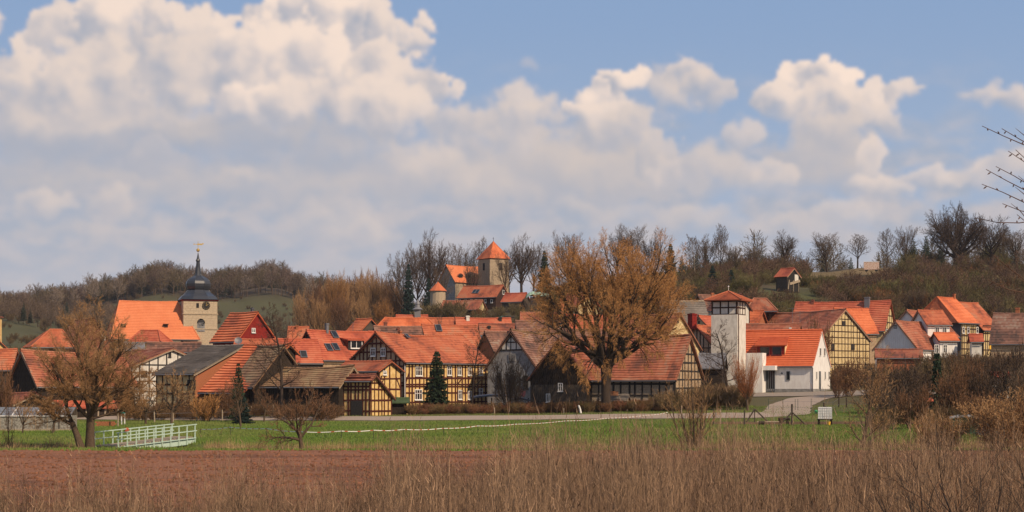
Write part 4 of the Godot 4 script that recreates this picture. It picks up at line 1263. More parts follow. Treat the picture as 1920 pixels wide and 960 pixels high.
	frame(H, "f", {"posts": 9, "rows": [3.0, 3.9], "mat": "timberred", "wd": 0.14})
	window(H, "r", 721, 695, 703, 7)
	# shelter with green roof
	H = house("green_roof_shelter", "open shelter with green roof beside the yellow shed", {"ax": 716, "bx": 768, "ry": 747, "ey": 755, "d": 180, "th": 0, "pitch": 16, "roof": "greenroof", "wall": "darkwood", "cat": "shelter", "gutter": false, "lip": 0.02})
	H = house("rear_red_house", "long red roof directly behind the half-timbered house with pale right verge", {"ax": 790, "bx": 894, "ry": 609, "ey": 662, "d": 228, "th": 17, "pitch": 45, "roof": "oldorange", "wall": "ochre", "verge": "palewood", "gwall": "timberblack"})
	skylight(H, 822, 616)
	H = house("brown_ridge_house", "dull brown ridge roof behind the half-timbered gable with dark chimneys", {"ax": 700, "bx": 790, "ry": 612, "ey": 645, "d": 224, "th": 14, "roof": "brown", "wall": "ochre"})
	chimney(H, 723, 604, 5, "rust", -0.2); chimney(H, 747, 614, 4, "rust", 0.4)
	H = house("valley_roof_house", "orange hipped roof below the grey belfry turret", {"ax": 722, "bx": 800, "ry": 596, "ey": 617, "d": 262, "th": 4, "hipl": 1.6, "hipr": 1.5, "pitch": 42, "roof": "orange", "wall": "ochre"})
	H = house("turret_house", "red roof carrying a small grey belfry turret", {"ax": 742, "bx": 803, "ry": 591, "ey": 606, "d": 280, "th": 0, "roof": "red", "wall": "ochre"})
	var bt := MB.new()
	var bp := Vector3(at(783, 0, H.cd).x - H.cx, 0, 0)
	bt.bx(bp + Vector3(0, H.hR + 0.3, 0), Vector3(0.95, 1.3, 0.95))
	bt.lathe(bp, PackedVector2Array([Vector2(0.85, H.hR + 0.9), Vector2(0.4, H.hR + 1.25), Vector2(0.32, H.hR + 1.7), Vector2(0.4, H.hR + 1.75), Vector2(0.05, H.hR + 2.5)]), 8)
	put(H.t, "belfry_turret", bt.mesh(), M.slaterow)
	H = house("middle_red_house", "red roof left of the dark notch below the hilltop barns", {"ax": 790, "bx": 852, "ry": 596, "ey": 614, "d": 266, "th": 6, "roof": "oldorange", "wall": "ochre"})
	H = house("long_red_house", "long red roof with dark left gable below the hilltop barns", {"ax": 853, "bx": 958, "ry": 596, "ey": 616, "d": 257, "th": 10, "roof": "red", "wall": "ochre", "gwall": "timberblack"})
	chimney(H, 938, 595, 5, "timberblack", 0.3); chimney(H, 877, 592, 6, "offwhite", 0.2)
	H = house("pale_verge_house", "dusky brown roof behind the pale verge, right of the red roofs", {"ax": 897, "bx": 972, "ry": 607, "ey": 628, "d": 240, "th": 8, "roof": "rust", "wall": "offwhite", "verge": "palewood"})
	chimney(H, 917, 611, 5, "timberblack", 0.6)
	H = house("brown_slope_house", "brown roof with pale valley line left of the white gabled house", {"ax": 908, "bx": 950, "ry": 622, "ey": 660, "d": 218, "th": 28, "roof": "brown", "wall": "brick"})
	# white gable, dark barn, long barn
	H = house("white_gabled_house", "steep grey plastered house with black and white timbered gable top", {"near": -1, "nx": 957, "ny": 618, "d": 199, "th": 60, "L": 13, "w": 3.5, "drop": 4.5, "roof": "brown", "wall": "greyplaster", "verge": "timberblack", "jit": 0.1, "ridge": "moss"})
	var wx := wall_xf(H, "l")
	var wp := MB.new()
	var vb := wall_v(H, "l", 0, 657)
	var hw: float = (H.top - vb) / (H.top - H.eF) * H.wf
	wp.tri_out(Vector3(-hw, vb, 0.02), Vector3(hw, vb, 0.02), Vector3(0, H.top - 0.1, 0.02), Vector3(0, 0, 1))
	put(H.t, "plaster_panel", wp.mesh(), M.offwhite, wx)
	frame(H, "l", {"posts": 10, "v0": vb, "rows": [vb + 0.05, vb + 0.9, vb + 1.6], "mat": "timberblack", "wd": 0.12, "braces": [[4, vb + 0.9, 5, vb + 1.6], [6, vb + 0.9, 5, vb + 1.6]]})
	for px in [956.0, 960.5, 965.0]:
		window(H, "l", px, 663, 677, 3.5, {"cols": 1, "rows": 1, "mat": "greyplaster", "sill": false})
	for px in [936.0, 961.0, 986.0]:
		window(H, "l", px, 704, 729, 9, {"cols": 2, "rows": 1, "mat": "timberblack"})
	H = house("dark_barn", "big steep dark wooden barn gable behind the golden willow", {"near": -1, "nx": 1046, "ny": 636, "d": 190, "th": 74, "L": 12, "w": 3.5, "drop": 4.4, "roof": "rust", "wall": "darkwood", "verge": "darkwood", "cat": "barn", "jit": 0.12})
	boards(H, "l", "darkwood", 2.9, 99.0)
	boards(H, "l", "greywood", 0.0, 2.85)
	window(H, "l", 1051, 718, 734, 9, {"cols": 2, "rows": 2}); window(H, "l", 1028, 738, 754, 8, {"cols": 2, "rows": 1})
	H = house("long_barn", "long brown roofed barn with timbered stone gable right of the willow", {"ax": 1090, "bx": 1296, "ry": 631, "ey": 713, "d": 192, "th": -24, "pitch": 50, "roof": "aged", "wall": "panel", "gwall": "ochre", "verge": "greywood", "cat": "barn", "jit": 0.14, "ridge": "rust"})
	frame(H, "f", {"posts": 14, "rows": [0.3, 1.5, 2.7], "mat": "timberblack", "wd": 0.17})
	frame(H, "r", {"posts": 8, "rows": [0.3, 1.3, 2.3, 3.2, 4.1, 5.0, 5.9], "mat": "timberblack", "wd": 0.14})
	H = house("board_shed", "low dark board shed against the long barn behind the willow trunk", {"ax": 1128, "bx": 1180, "ry": 741, "ey": 752, "d": 181, "th": -10, "pitch": 22, "roof": "greyroof", "wall": "darkwood", "cat": "shed", "gutter": false})
	H = house("cream_gable_house", "orange roof with cream plastered gable above the long barn", {"ax": 1165, "bx": 1277, "ry": 592, "ey": 656, "d": 216, "th": -40, "pitch": 46, "roof": "aged", "wall": "cream", "verge": "timberblack"})
	window(H, "r", 1270, 600, 606, 4, {"cols": 1, "rows": 1, "mat": "timberblack", "sill": false})
	H = house("grey_roof_house", "big weathered grey brown roof behind the cream gable", {"ax": 1235, "bx": 1321, "ry": 564, "ey": 612, "d": 247, "th": 14, "pitch": 45, "roof": "greyroof", "wall": "ochre", "ridge": "palewood"})
	H = house("dusky_roof_house", "dusky brown roof left of the white tower", {"ax": 1308, "bx": 1345, "ry": 553, "ey": 592, "d": 264, "th": 30, "pitch": 45, "roof": "brown", "wall": "ochre"})
	chimney(H, 1335, 549, 5, "brick", 0.0)
	H = house("small_red_house", "small bright red roof with cream gable left of the white tower", {"near": -1, "nx": 1309, "ny": 592, "d": 234, "th": 50, "L": 6, "w": 1.8, "drop": 1.6, "roof": "red", "wall": "cream", "verge": "palewood"})
	window(H, "l", 1311, 602, 607, 3, {"cols": 1, "rows": 1, "mat": "timberblack", "sill": false})
	H = house("dark_timbered_house", "dark timbered gable with orange roof beside the white tower", {"near": -1, "nx": 1303, "ny": 610, "d": 224, "th": 45, "L": 8, "w": 3.1, "drop": 2.5, "roof": "oldorange", "wall": "panel", "verge": "timberblack"})
	frame(H, "l", {"posts": 8, "rows": [1.2, 2.1, 3.0, 3.9, 4.8, 5.7], "mat": "timberblack", "wd": 0.13})
	chimney(H, 1298, 588, 12, "redboard", 0.0)
	H = house("slate_shed", "flat grey slate roof at the foot of the white tower", {"ax": 1310, "bx": 1362, "ry": 664, "ey": 690, "d": 205, "th": -4, "pitch": 25, "roof": "slaterow", "wall": "darkwood", "cat": "shed"})
	white_tower()
	H = house("red_hip_house", "red hipped roof just right of the white tower", {"ax": 1413, "bx": 1437, "ry": 560, "ey": 583, "d": 272, "th": 0, "pitch": 40, "hipl": 1.2, "hipr": 1.7, "roof": "aged", "wall": "timber"})
	H = house("tiny_gable_house", "white timbered gable peeping out behind the white tower", {"near": 1, "nx": 1392, "ny": 552, "d": 252, "th": -50, "L": 6, "w": 1.9, "drop": 2.2, "roof": "rust", "wall": "offwhite"})
	frame(H, "r", {"posts": 4, "rows": [4.0, 5.0, 6.0], "mat": "timberblack", "wd": 0.13, "v0": 2.0})
	H = house("brick_end_house", "orange roof with brick wall beside the right flank of the white tower", {"ax": 1398, "bx": 1432, "ry": 583, "ey": 606, "d": 262, "th": -20, "pitch": 42, "roof": "orange", "wall": "brick"})
	H = house("cream_barn", "big orange roofed barn with finely timbered cream gable behind white house", {"ax": 1419, "bx": 1586, "ry": 588, "ey": 641, "d": 268, "th": -46, "pitch": 40, "roof": "aged", "wall": "cream", "verge": "palewood", "cat": "barn"})
	frame(H, "r", {"posts": 16, "rows": [0.5, 1.5, 2.5, 3.5, 4.5, 5.4, 6.3, 7.2, 8.1], "mat": "timber", "wd": 0.095})
	for q in [[1561, 645, 657], [1599, 645, 656], [1582, 602, 611]]:
		panel(H, "r", "loft_hatch", q[0] - 3, q[0] + 3, q[1], q[2], M.timberblack, 0.08)
	H = house("lower_brown_house", "low brown roof in front of the orange barn roof", {"ax": 1398, "bx": 1502, "ry": 608, "ey": 630, "d": 245, "th": -12, "pitch": 38, "roof": "aged", "wall": "ochre"})
	antenna(H, 1486, 577); antenna(H, 1500, 583)
	chimney(H, 1482, 614, 3, "whitepaint", 0.8)
	H = house("long_upper_house", "long red roof with grey chimney and cream timbered gable at right end", {"ax": 1492, "bx": 1671, "ry": 567, "ey": 622, "d": 293, "th": -13, "pitch": 45, "roof": "red", "wall": "cream", "verge": "timberblack", "course": 0.45, "lip": 0.09})
	frame(H, "r", {"posts": 6, "rows": [0.6, 1.7, 2.8, 3.6, 4.7, 5.8, 7.0], "mat": "timber", "wd": 0.15, "braces": [[1, 3.6, 2, 4.7]]})
	window(H, "r", 1663, 617, 628, 5)
	chimney(H, 1626, 557, 9, "metal", 0.8); chimney(H, 1524, 562, 5, "rust", 0.2)
	H = house("orange_wing_house", "orange roof with swept right eave in front of the long red roof", {"ax": 1563, "bx": 1628, "ry": 578, "ey": 626, "d": 279, "th": 27, "pitch": 48, "roof": "orange", "wall": "ochre", "verge": "timberblack", "gwall": "timberblack"})
	white_house()
	H = house("clapboard_house", "pale grey boarded gable with narrow brown roof at right", {"near": -1, "nx": 1678, "ny": 601, "d": 250, "th": 62, "L": 9, "w": 3.6, "drop": 4.1, "roof": "aged", "wall": "white", "verge": "palewood"})
	boards(H, "l", "white", 0.0, 99.0, 0.3)
	window(H, "l", 1679, 610, 616, 6, {"cols": 2, "rows": 1, "mat": "timberblack", "sill": false})
	H = house("white_rear_house", "white gabled house with orange roof strip behind the grey boarded gable", {"near": -1, "nx": 1699, "ny": 581, "d": 263, "th": 60, "L": 9, "w": 3.9, "drop": 3.9, "roof": "aged", "wall": "white", "verge": "palewood"})
	H = house("white_wing", "white wing with two windows under an orange roof", {"ax": 1720, "bx": 1768, "ry": 582, "ey": 609, "d": 257, "th": 27, "pitch": 36, "roof": "oldorange", "wall": "white", "verge": "palewood"})
	window(H, "f", 1757, 613, 627, 8, {"cols": 2, "rows": 1}); window(H, "f", 1771, 613, 627, 8, {"cols": 2, "rows": 1})
	chimney(H, 1746, 578, 5, "brick", -0.4)
	H = house("white_porch", "white ground floor with red skirt roof under the white wing", {"ax": 1750, "bx": 1790, "ry": 624, "ey": 639, "d": 253, "th": 24, "pitch": 32, "roof": "orange", "wall": "white", "cat": "annex"})
	for px in [1756.0, 1772.0]:
		window(H, "f", px, 646, 662, 8, {"cols": 2, "rows": 2})
	H = house("slate_hung_house", "tall house with orange half-hipped roof and dark slate side", {"ax": 1757, "bx": 1791, "ry": 557, "ey": 606, "d": 277, "th": 54, "pitch": 42, "hipl": 1.0, "roof": "orange", "wall": "cream", "gwall": "slate"})
	put(H.t, "slate_cladding", slab_mesh(Vector3(0.12, H.eF - 0.2, H.wf + H.wk), Vector3(-H.hl - 0.05, (H.eF - 0.2) / 2, 0)), M.slate)
	frame(H, "f", {"posts": 9, "rows": [0.8, 1.8, 2.8, 3.9, 4.9], "mat": "timber", "wd": 0.15})
	for px in [1806.0, 1815.0, 1832.0]:
		window(H, "f", px, 613, 625, 4, {"cols": 1, "rows": 2})
	chimney(H, 1789, 551, 4, "brick", 0.1)
	H = house("yellow_banner_house", "orange roofed half-timbered house farthest right with yellow banner below", {"ax": 1798, "bx": 1834, "ry": 567, "ey": 620, "d": 284, "th": 50, "pitch": 43, "roof": "oldorange", "wall": "cream", "gwall": "timber"})
	frame(H, "f", {"posts": 7, "rows": [0.8, 2.2, 3.4, 4.6], "mat": "timber", "wd": 0.16})
	panel(H, "f", "brown_shutter", 1862, 1870, 630, 643, M.brick, 0.08)
	panel(H, "f", "yellow_banner", 1855, 1873, 644, 655, M.bannery, 0.10)
	H = house("little_red_house", "small red roof in front of the slate clad house", {"ax": 1816, "bx": 1843, "ry": 627, "ey": 641, "d": 250, "th": 8, "pitch": 38, "roof": "red", "wall": "offwhite", "cat": "annex"})
	H = house("purple_roof_house", "dusky purple brown roof at the right edge behind bare trees", {"ax": 1862, "bx": 1975, "ry": 588, "ey": 645, "d": 257, "th": -6, "pitch": 42, "roof": "brown", "wall": "ochre"})
	chimney(H, 1908, 577, 7, "brick", -0.2)
	H = house("long_low_hall", "long low flat red roof in front of the grey boarded gable", {"ax": 1640, "bx": 1730, "ry": 655, "ey": 671, "d": 236, "th": 2, "pitch": 24, "roof": "rust", "wall": "brick", "cat": "shed", "lip": 0.03})
	H = house("white_garden_shed", "small white shed with red roof at the right edge", {"ax": 1858, "bx": 1896, "ry": 699, "ey": 707, "d": 192, "th": -8, "pitch": 26, "roof": "red", "wall": "white", "cat": "shed", "gutter": false})
	# roofs seen through the willow
	H = house("willow_red_house", "red roof with dark gable seen between the willow limbs", {"ax": 1060, "bx": 1172, "ry": 590, "ey": 624, "d": 234, "th": 20, "pitch": 42, "roof": "red", "wall": "ochre", "gwall": "timberblack"})
	H = house("willow_brown_house", "weathered brown roof behind the dark barn and willow", {"ax": 1030, "bx": 1176, "ry": 617, "ey": 648, "d": 212, "th": 6, "pitch": 42, "roof": "brown", "wall": "ochre"})
	H = house("willow_cream_house", "cream gable on the slope seen through the willow crown", {"near": 1, "nx": 1104, "ny": 548, "d": 305, "th": -62, "L": 8, "w": 2.3, "drop": 2.4, "roof": "red", "wall": "cream"})
	H = house("upper_red_house", "red roof left of the willow crown with pale verge line", {"ax": 975, "bx": 1064, "ry": 586, "ey": 608, "d": 274, "th": 0, "pitch": 42, "roof": "aged", "wall": "offwhite", "verge": "palewood"})
	H = house("rosy_brown_house", "rosy brown roof left of the willow above the white gabled house", {"ax": 966, "bx": 1048, "ry": 602, "ey": 624, "d": 238, "th": 4, "pitch": 42, "roof": "brown", "wall": "ochre"})
	H = house("slope_house", "red roof on the slope behind the upper left of the willow", {"ax": 1050, "bx": 1120, "ry": 562, "ey": 586, "d": 310, "th": 6, "pitch": 42, "roof": "red", "wall": "offwhite"})
	# below the hilltop church
	H = house("hill_farmhouse", "upper dark farmhouse below the hilltop church with two skylights", {"ax": 869, "bx": 944, "ry": 537, "ey": 558, "d": 407, "th": -32, "pitch": 42, "roof": "oldorange", "wall": "timber", "verge": "timberblack"})
	skylight(H, 890, 547, 1.0, 1.3); skylight(H, 895, 547, 1.0, 1.3)
	for px in [862.0, 873.0, 884.0, 893.0, 910.0, 922.0]:
		window(H, "f", px, 561, 568, 4, {"cols": 1, "rows": 1})
	window(H, "r", 945, 544, 552, 6, {"cols": 2, "rows": 1})
	H = house("hill_barn", "lower long hill barn with dark wall and white timbered right gable", {"ax": 831, "bx": 906, "ry": 564, "ey": 581, "d": 386, "th": -26, "pitch": 42, "roof": "aged", "wall": "darkwood", "gwall": "cream", "cat": "barn"})
	frame(H, "r", {"posts": 4, "rows": [0.8, 2.0, 3.2], "mat": "timber", "wd": 0.2})
	H = house("hill_shed", "dark boarded hill shed with red roof beside the green tarpaulin", {"ax": 947, "bx": 988, "ry": 550, "ey": 566, "d": 396, "th": -28, "pitch": 42, "roof": "red", "wall": "greywood", "cat": "shed"})
	boards(H, "f", "greywood", -1.0, 9.0, 0.3)
	hill_hut()

func slab_mesh(s: Vector3, c: Vector3) -> ArrayMesh:
	var b := MB.new()
	b.bx(c, s)
	return b.mesh()

func antenna(H: Dictionary, px: float, top: float) -> void:
	var tt: Transform3D = H.t.transform
	var k := (px - 960.0) / F
	var x := (k * -tt.origin.z - tt.origin.x) / (tt.basis.x.x + k * tt.basis.x.z)
	var d := -(tt * Vector3(x, 0, 0)).z
	var h: float = CAMH + (HY - top) / F * d - H.base
	var b := MB.new()
	b.rod(Vector3(x, H.hR - 0.2, 0), Vector3(x, h, 0), 0.025, 5)
	b.rod(Vector3(x - 0.6, h - 0.1, 0), Vector3(x + 0.6, h - 0.1, 0), 0.018, 4)
	for i in 6:
		b.rod(Vector3(x - 0.55 + i * 0.22, h - 0.1, -0.35), Vector3(x - 0.55 + i * 0.22, h - 0.1, 0.35), 0.012, 4)
	put(H.t, "antenna", b.mesh(), M.metal)

func dish_parts(t: Node3D) -> void:
	var b := MB.new()
	b.lathe(Vector3.ZERO, PackedVector2Array([Vector2(0, 0), Vector2(0.25, 0.03), Vector2(0.48, 0.14)]), 16)
	put(t, "bowl", b.mesh(), M.metal, Transform3D(Basis(Vector3(1, 0.2, 0).normalized(), 1.1), Vector3(0, 0.5, 0)))
	b = MB.new()
	b.rod(Vector3(0, -0.6, -0.1), Vector3(0, 0.5, -0.05), 0.03); b.rod(Vector3(0, 0.2, 0), Vector3(0.05, 0.45, 0.5), 0.015)
	put(t, "mast", b.mesh(), M.metal)

func shed_dormer(H: Dictionary, px: float, py: float, w: float, h: float, wall: String, roof: String, fr: String, cols: int) -> void:
	var p := on_roof(H, px, py)
	var run: float = H.w * 0.55
	var b := MB.new()
	var zf := p.z + run * 0.75
	var y0: float = H.hR - zf * H.sl
	var yt := y0 + h * 0.62
	b.bx(Vector3(p.x, (y0 + yt) / 2 - 0.3, zf - run * 0.3), Vector3(w, yt - y0 + 0.4, run * 0.6))
	var o := put(H.t, "dormer", b.mesh(), M[wall])
	var r := MB.new()
	var yr: float = p.y + 0.05
	slope(r, Vector3(p.x - w / 2 - 0.25, yt - 0.05, zf + 0.3), Vector3(p.x + w / 2 + 0.25, yt - 0.05, zf + 0.3), Vector3(p.x + w / 2 + 0.25, yr, p.z), Vector3(p.x - w / 2 - 0.25, yr, p.z))
	for s in [-1.0, 1.0]:
		r.tri_out(Vector3(p.x + s * w / 2, yt, zf), Vector3(p.x + s * w / 2, yr, p.z), Vector3(p.x + s * w / 2, y0, zf), Vector3(s, 0, 0))
	put(o, "dormer_roof", r.mesh(), M[roof])
	for i in cols:
		var u := p.x + (i - (cols - 1) / 2.0) * (w * 0.8 / cols) 
		window_at(H.t, Transform3D(Basis(), Vector3(u, (y0 + yt) / 2 + 0.05, zf + 0.02)), w * 0.72 / cols, (yt - y0) * 0.75, {"cols": 2, "rows": 1, "mat": fr, "called": "dormer_window"})

func white_tower() -> void:
	var d := 218.0
	var c := at(1366, 0, d)
	var base := ground_h(c.x, -d)
	var t := thing("hose_tower", "white square tower with half-timbered top and hipped tile roof", "tower", Vector3(c.x, base, -d), deg_to_rad(-25.0))
	var hh := func(py: float) -> float: return CAMH + (HY - py) / F * d - base
	var s := 1.66
	var b := MB.new()
	b.bx(Vector3(0, (hh.call(591) - 2.0) / 2, 0), Vector3(s * 2, hh.call(591) + 2.0, s * 2))
	put(t, "wall", b.mesh(), M.offwhite)
	b = MB.new()
	var s2 := 1.6
	b.bx(Vector3(0, (hh.call(591) + hh.call(564)) / 2, 0), Vector3(s2 * 2, hh.call(564) - hh.call(591), s2 * 2))
	put(t, "timbered_storey", b.mesh(), M.offwhite)
	var y0: float = hh.call(590.5); var y1: float = hh.call(565)
	for f in 4:
		var x := Transform3D(Basis(Vector3.UP, f * PI / 2), Vector3.ZERO)
		for i in 4:
			var u := lerpf(-s2 + 0.07, s2 - 0.07, i / 3.0)
			put(t, "timber_beam", unit_box, M.timber, x * Transform3D(Basis.from_scale(Vector3(0.15, y1 - y0, 0.1)), Vector3(u, (y0 + y1) / 2, s2 + (0.0 if i < 3 else 0.003))))
		for q in [[y0, 0.004], [(y0 + y1) / 2, 0.006], [y1 - 0.07, 0.008]]:
			put(t, "timber_beam", unit_box, M.timber, x * Transform3D(Basis.from_scale(Vector3(s2 * 2 + 0.1, 0.16, 0.1)), Vector3(0, q[0], s2 + q[1])))
	b = MB.new()
	var e := s2 + 0.75
	var ap: float = hh.call(546.5)
	var ev: float = hh.call(564)
	for k in 4:
		var a := PI / 4 + PI / 2 * k
		slope(b, Vector3(cos(a), 0, sin(a)) * e * sqrt(2.0) + Vector3(0, ev, 0), Vector3(cos(a + PI / 2), 0, sin(a + PI / 2)) * e * sqrt(2.0) + Vector3(0, ev, 0), Vector3(0, ap, 0), Vector3(0, ap, 0), 0.3, 0.03, 0.05)
	var roof := put(t, "hipped_roof", b.mesh(), M.oldorange)
	b = MB.new()
	for k in 4:
		var a := PI / 4 + PI / 2 * k
		b.rod(Vector3(cos(a), 0, sin(a)) * e * sqrt(2.0) + Vector3(0, ev + 0.05, 0), Vector3(0, ap + 0.05, 0), 0.09)
	put(roof, "hip_tiles", b.mesh(), M.oldorange)
	b = MB.new()
	b.rod(Vector3(0, ap, 0), Vector3(0, ap + 0.55, 0), 0.03)
	b.lathe(Vector3(0, ap + 0.6, 0), PackedVector2Array([Vector2(0, -0.12), Vector2(0.12, 0), Vector2(0, 0.12)]), 8)
	put(t, "finial", b.mesh(), M.whitepaint)
	b = MB.new()
	b.rod(Vector3(s + 0.06, 0, s - 0.3), Vector3(s + 0.06, hh.call(575), s - 0.3), 0.05)
	put(t, "downpipe", b.mesh(), M.timberred)

func white_house() -> void:
	var H := house("white_house", "modern white house with orange tiled roof and dark red dormer", {"ax": 1392, "bx": 1542, "ry": 621, "ey": 687, "d": 222, "th": -18.5, "pitch": 50, "roof": "modern", "sag": 0.0, "wall": "white", "verge": "white", "course": 0.34, "lip": 0.07, "jit": 0.02, "og": 0.12, "oe": 0.25})
	window(H, "f", 1478, 696, 713, 7, {"cols": 1, "rows": 1, "mat": "greyframe", "sill": false})
	for p in [[1537.5, 652, 668, 3.2], [1545.5, 652, 668, 3.2], [1530.5, 696, 712, 2.5], [1546.5, 696, 712, 2.5], [1553.5, 696, 712, 2.5]]:
		window(H, "r", p[0], p[1], p[2], p[3], {"cols": 1, "rows": 1, "mat": "frame", "sill": false})
	panel(H, "r", "door", 1535.5, 1538.5, 696, 730, M.greyframe, 0.06)
	# wide dormer, dark red
	var p := on_roof(H, 1455, 632)
	var q := on_roof(H, 1455, 669)
	var w := 2.15
	var b := MB.new()
	var yb: float = q.y
	var yt := yb + 1.45
	var zf := q.z - 0.15
	b.bx(Vector3(p.x, (yb + yt) / 2, zf - 0.8), Vector3(w * 2 * 0.82, yt - yb, 1.6))
	var o := put(H.t, "dormer", b.mesh(), M.redboard)
	var r := MB.new()
	slope(r, Vector3(p.x - w, yt - 0.05, zf + 0.35), Vector3(p.x + w, yt - 0.05, zf + 0.35), Vector3(p.x + w * 0.8, p.y + 0.05, p.z), Vector3(p.x - w * 0.9, p.y + 0.05, p.z), 0.34, 0.02, 0.07)
	put(o, "dormer_roof", r.mesh(), M.modern)
	for s in [-1.0, 1.0]:
		r = MB.new()
		r.tri_out(Vector3(p.x + s * w * 0.83, yb, zf + 0.01), Vector3(p.x + s * w * 0.83, yt, zf + 0.01), Vector3(p.x + s * w * 0.83, yt + 0.3, zf - 1.9), Vector3(s, 0, 0))
		put(o, "dormer_cheek", r.mesh(), M.cream)
		window_at(H.t, Transform3D(Basis(), Vector3(p.x + s * 0.78, (yb + yt) / 2, zf + 0.02)), 1.3, 1.1, {"cols": 1, "rows": 1, "mat": "redframe", "called": "dormer_window"})
	b = MB.new()
	b.rod(Vector3(H.hl + 0.03, 0, H.wf + 0.07), Vector3(H.hl + 0.03, H.hE, H.wf + 0.07), 0.05)
	put(H.t, "downpipe", b.mesh(), M.metal)
	b = MB.new()
	b.bx(Vector3(0.8, 0.05, H.wf + 0.03), Vector3(H.hl * 2 - 1.6, 0.55, 0.06)); b.bx(Vector3(H.hl + 0.03, 0.05, 0), Vector3(0.06, 0.55, H.wf * 2))
	put(H.t, "plinth", b.mesh(), M.greyplaster)
	# flat-roofed white wing and entrance
	var xl := wall_u(H, "f", 1436.0)
	var wing := MB.new()
	wing.bx(Vector3(xl - 1.0, 1.0, H.wf + 0.8), Vector3(2.0, 7.0, 1.6))
	var hw := wall_v(H, "f", xl, 662)
	wing = MB.new()
	wing.bx(Vector3(xl - 1.05, (hw - 2.0) / 2, H.wf + 0.6), Vector3(2.1, hw + 2.0, 1.4))
	put(H.t, "entrance_wing", wing.mesh(), M.white)
	var can := MB.new()
	var cy := wall_v(H, "f", xl, 690)
	can.bx(Vector3(xl + 0.75, cy, H.wf + 0.55), Vector3(1.6, 0.55, 1.2))
	put(H.t, "canopy", can.mesh(), M.white)
	window_at(H.t, Transform3D(Basis(), Vector3(xl + 0.62, (cy - 0.3) / 2, H.wf + 0.02)), 1.15, cy - 0.3, {"cols": 4, "rows": 1, "mat": "greyframe", "sill": false, "called": "glass_door"})
	b = MB.new()
	b.lathe(Vector3.ZERO, PackedVector2Array([Vector2(0, 0.06), Vector2(0.11, 0.06), Vector2(0.11, -0.02)]), 12)
	put(H.t, "wall_lamp", b.mesh(), M.greyframe, wall_xf(H, "f") * Transform3D(Basis(Vector3.RIGHT, PI / 2), Vector3(wall_u(H, "f", 1466.0), wall_v(H, "f", 1.0, 700), 0.02)))

func hill_hut() -> void:
	var H := house("hill_hut", "broken open hut with red roof on the scrubby hillside", {"ax": 1464, "bx": 1490, "ry": 504, "ey": 519, "d": 362, "th": -38, "pitch": 38, "roof": "red", "wall": "greywood", "gwall": "dark", "verge": "palewood", "cat": "hut", "gutter": false})
	boards(H, "f", "greywood", 0.0, 9.0, 0.3)
	var b := MB.new()
	b.bar(Vector3(H.hl + 0.05, 1.6, 1.2), Vector3(H.hl + 0.4, 2.3, -1.6), 0.5, 0.08); b.bar(Vector3(H.hl + 0.1, 0, 0.2), Vector3(H.hl + 0.1, 2.4, 0.2), 0.2, 0.12)
	b.bar(Vector3(H.hl + 0.1, 0, -1.5), Vector3(H.hl + 0.1, 2.2, -1.5), 0.16, 0.12); b.bar(Vector3(H.hl + 0.1, 2.4, 1.5), Vector3(H.hl + 0.1, 0.3, 1.9), 0.2, 0.1)
	put(H.t, "broken_board", b.mesh(), M.palewood)
	b = MB.new()
	b.bx(Vector3(H.hl + 0.05, 2.9, -0.9), Vector3(0.1, 1.3, 1.2))
	put(H.t, "inner_wall", b.mesh(), M.offwhite)
	# box trailer up on the ridge path
	var p := at(1634, 506, 440)
	var g := Vector3(p.x, p.y - 0.5, p.z)
	var t := thing("box_trailer", "rusty white box trailer parked on the ridge meadow", "trailer", g, deg_to_rad(-12))
	b = MB.new()
	b.bx(Vector3(0, 1.45, 0), Vector3(3.7, 1.9, 2.0))
	put(t, "body", b.mesh(), M.rustwhite)
	b = MB.new()
	b.bx(Vector3(0, 2.44, 0), Vector3(3.8, 0.1, 2.1))
	put(t, "roof", b.mesh(), M.whitepaint)
	for x in [-1.2, 1.2]:
		b = MB.new()
		b.lathe(Vector3.ZERO, PackedVector2Array([Vector2(0, 0.12), Vector2(0.4, 0.12), Vector2(0.4, -0.12), Vector2(0, -0.12)]), 14)
		put(t, "wheel", b.mesh(), M.dark, Transform3D(Basis(Vector3.RIGHT, PI / 2), Vector3(x, 0.4, 0.85)))
	b = MB.new()
	b.bx(Vector3(-1.87, 1.3, 0.2), Vector3(0.06, 1.5, 0.9))
	put(t, "door", b.mesh(), M.dark)
	b = MB.new()
	b.bar(Vector3(-1.8, 0.45, 0), Vector3(-3.0, 0.4, 0), 0.1, 0.1)
	put(t, "drawbar", b.mesh(), M.timberblack)

# ---------------------------------------------------------------- small things
func post(called: String, px: float, p0: float, p1: float, d: float, w: float, mat: String, label: String, group: String, lean := Vector3.ZERO) -> void:
	var g := ground_at(px, d)
	var h := (p1 - p0) / F * d
	var b := MB.new()
	if w < 0.06:
		b.rod(Vector3(0, -0.2, 0), Vector3(0, h, 0) + lean, w / 2, 6)
	else:
		b.tube(PackedVector3Array([Vector3(0, -0.25, 0), Vector3(0, h * 0.5, 0) + lean * 0.5, Vector3(0, h - 0.03, 0) + lean, Vector3(0, h, 0) + lean]), PackedFloat32Array([w * 0.5, w * 0.48, w * 0.46, w * 0.30]), 7)
	var o := put(self, called, b.mesh(), M[mat], Transform3D(Basis(), g))
	tag(o, label, "post", group)

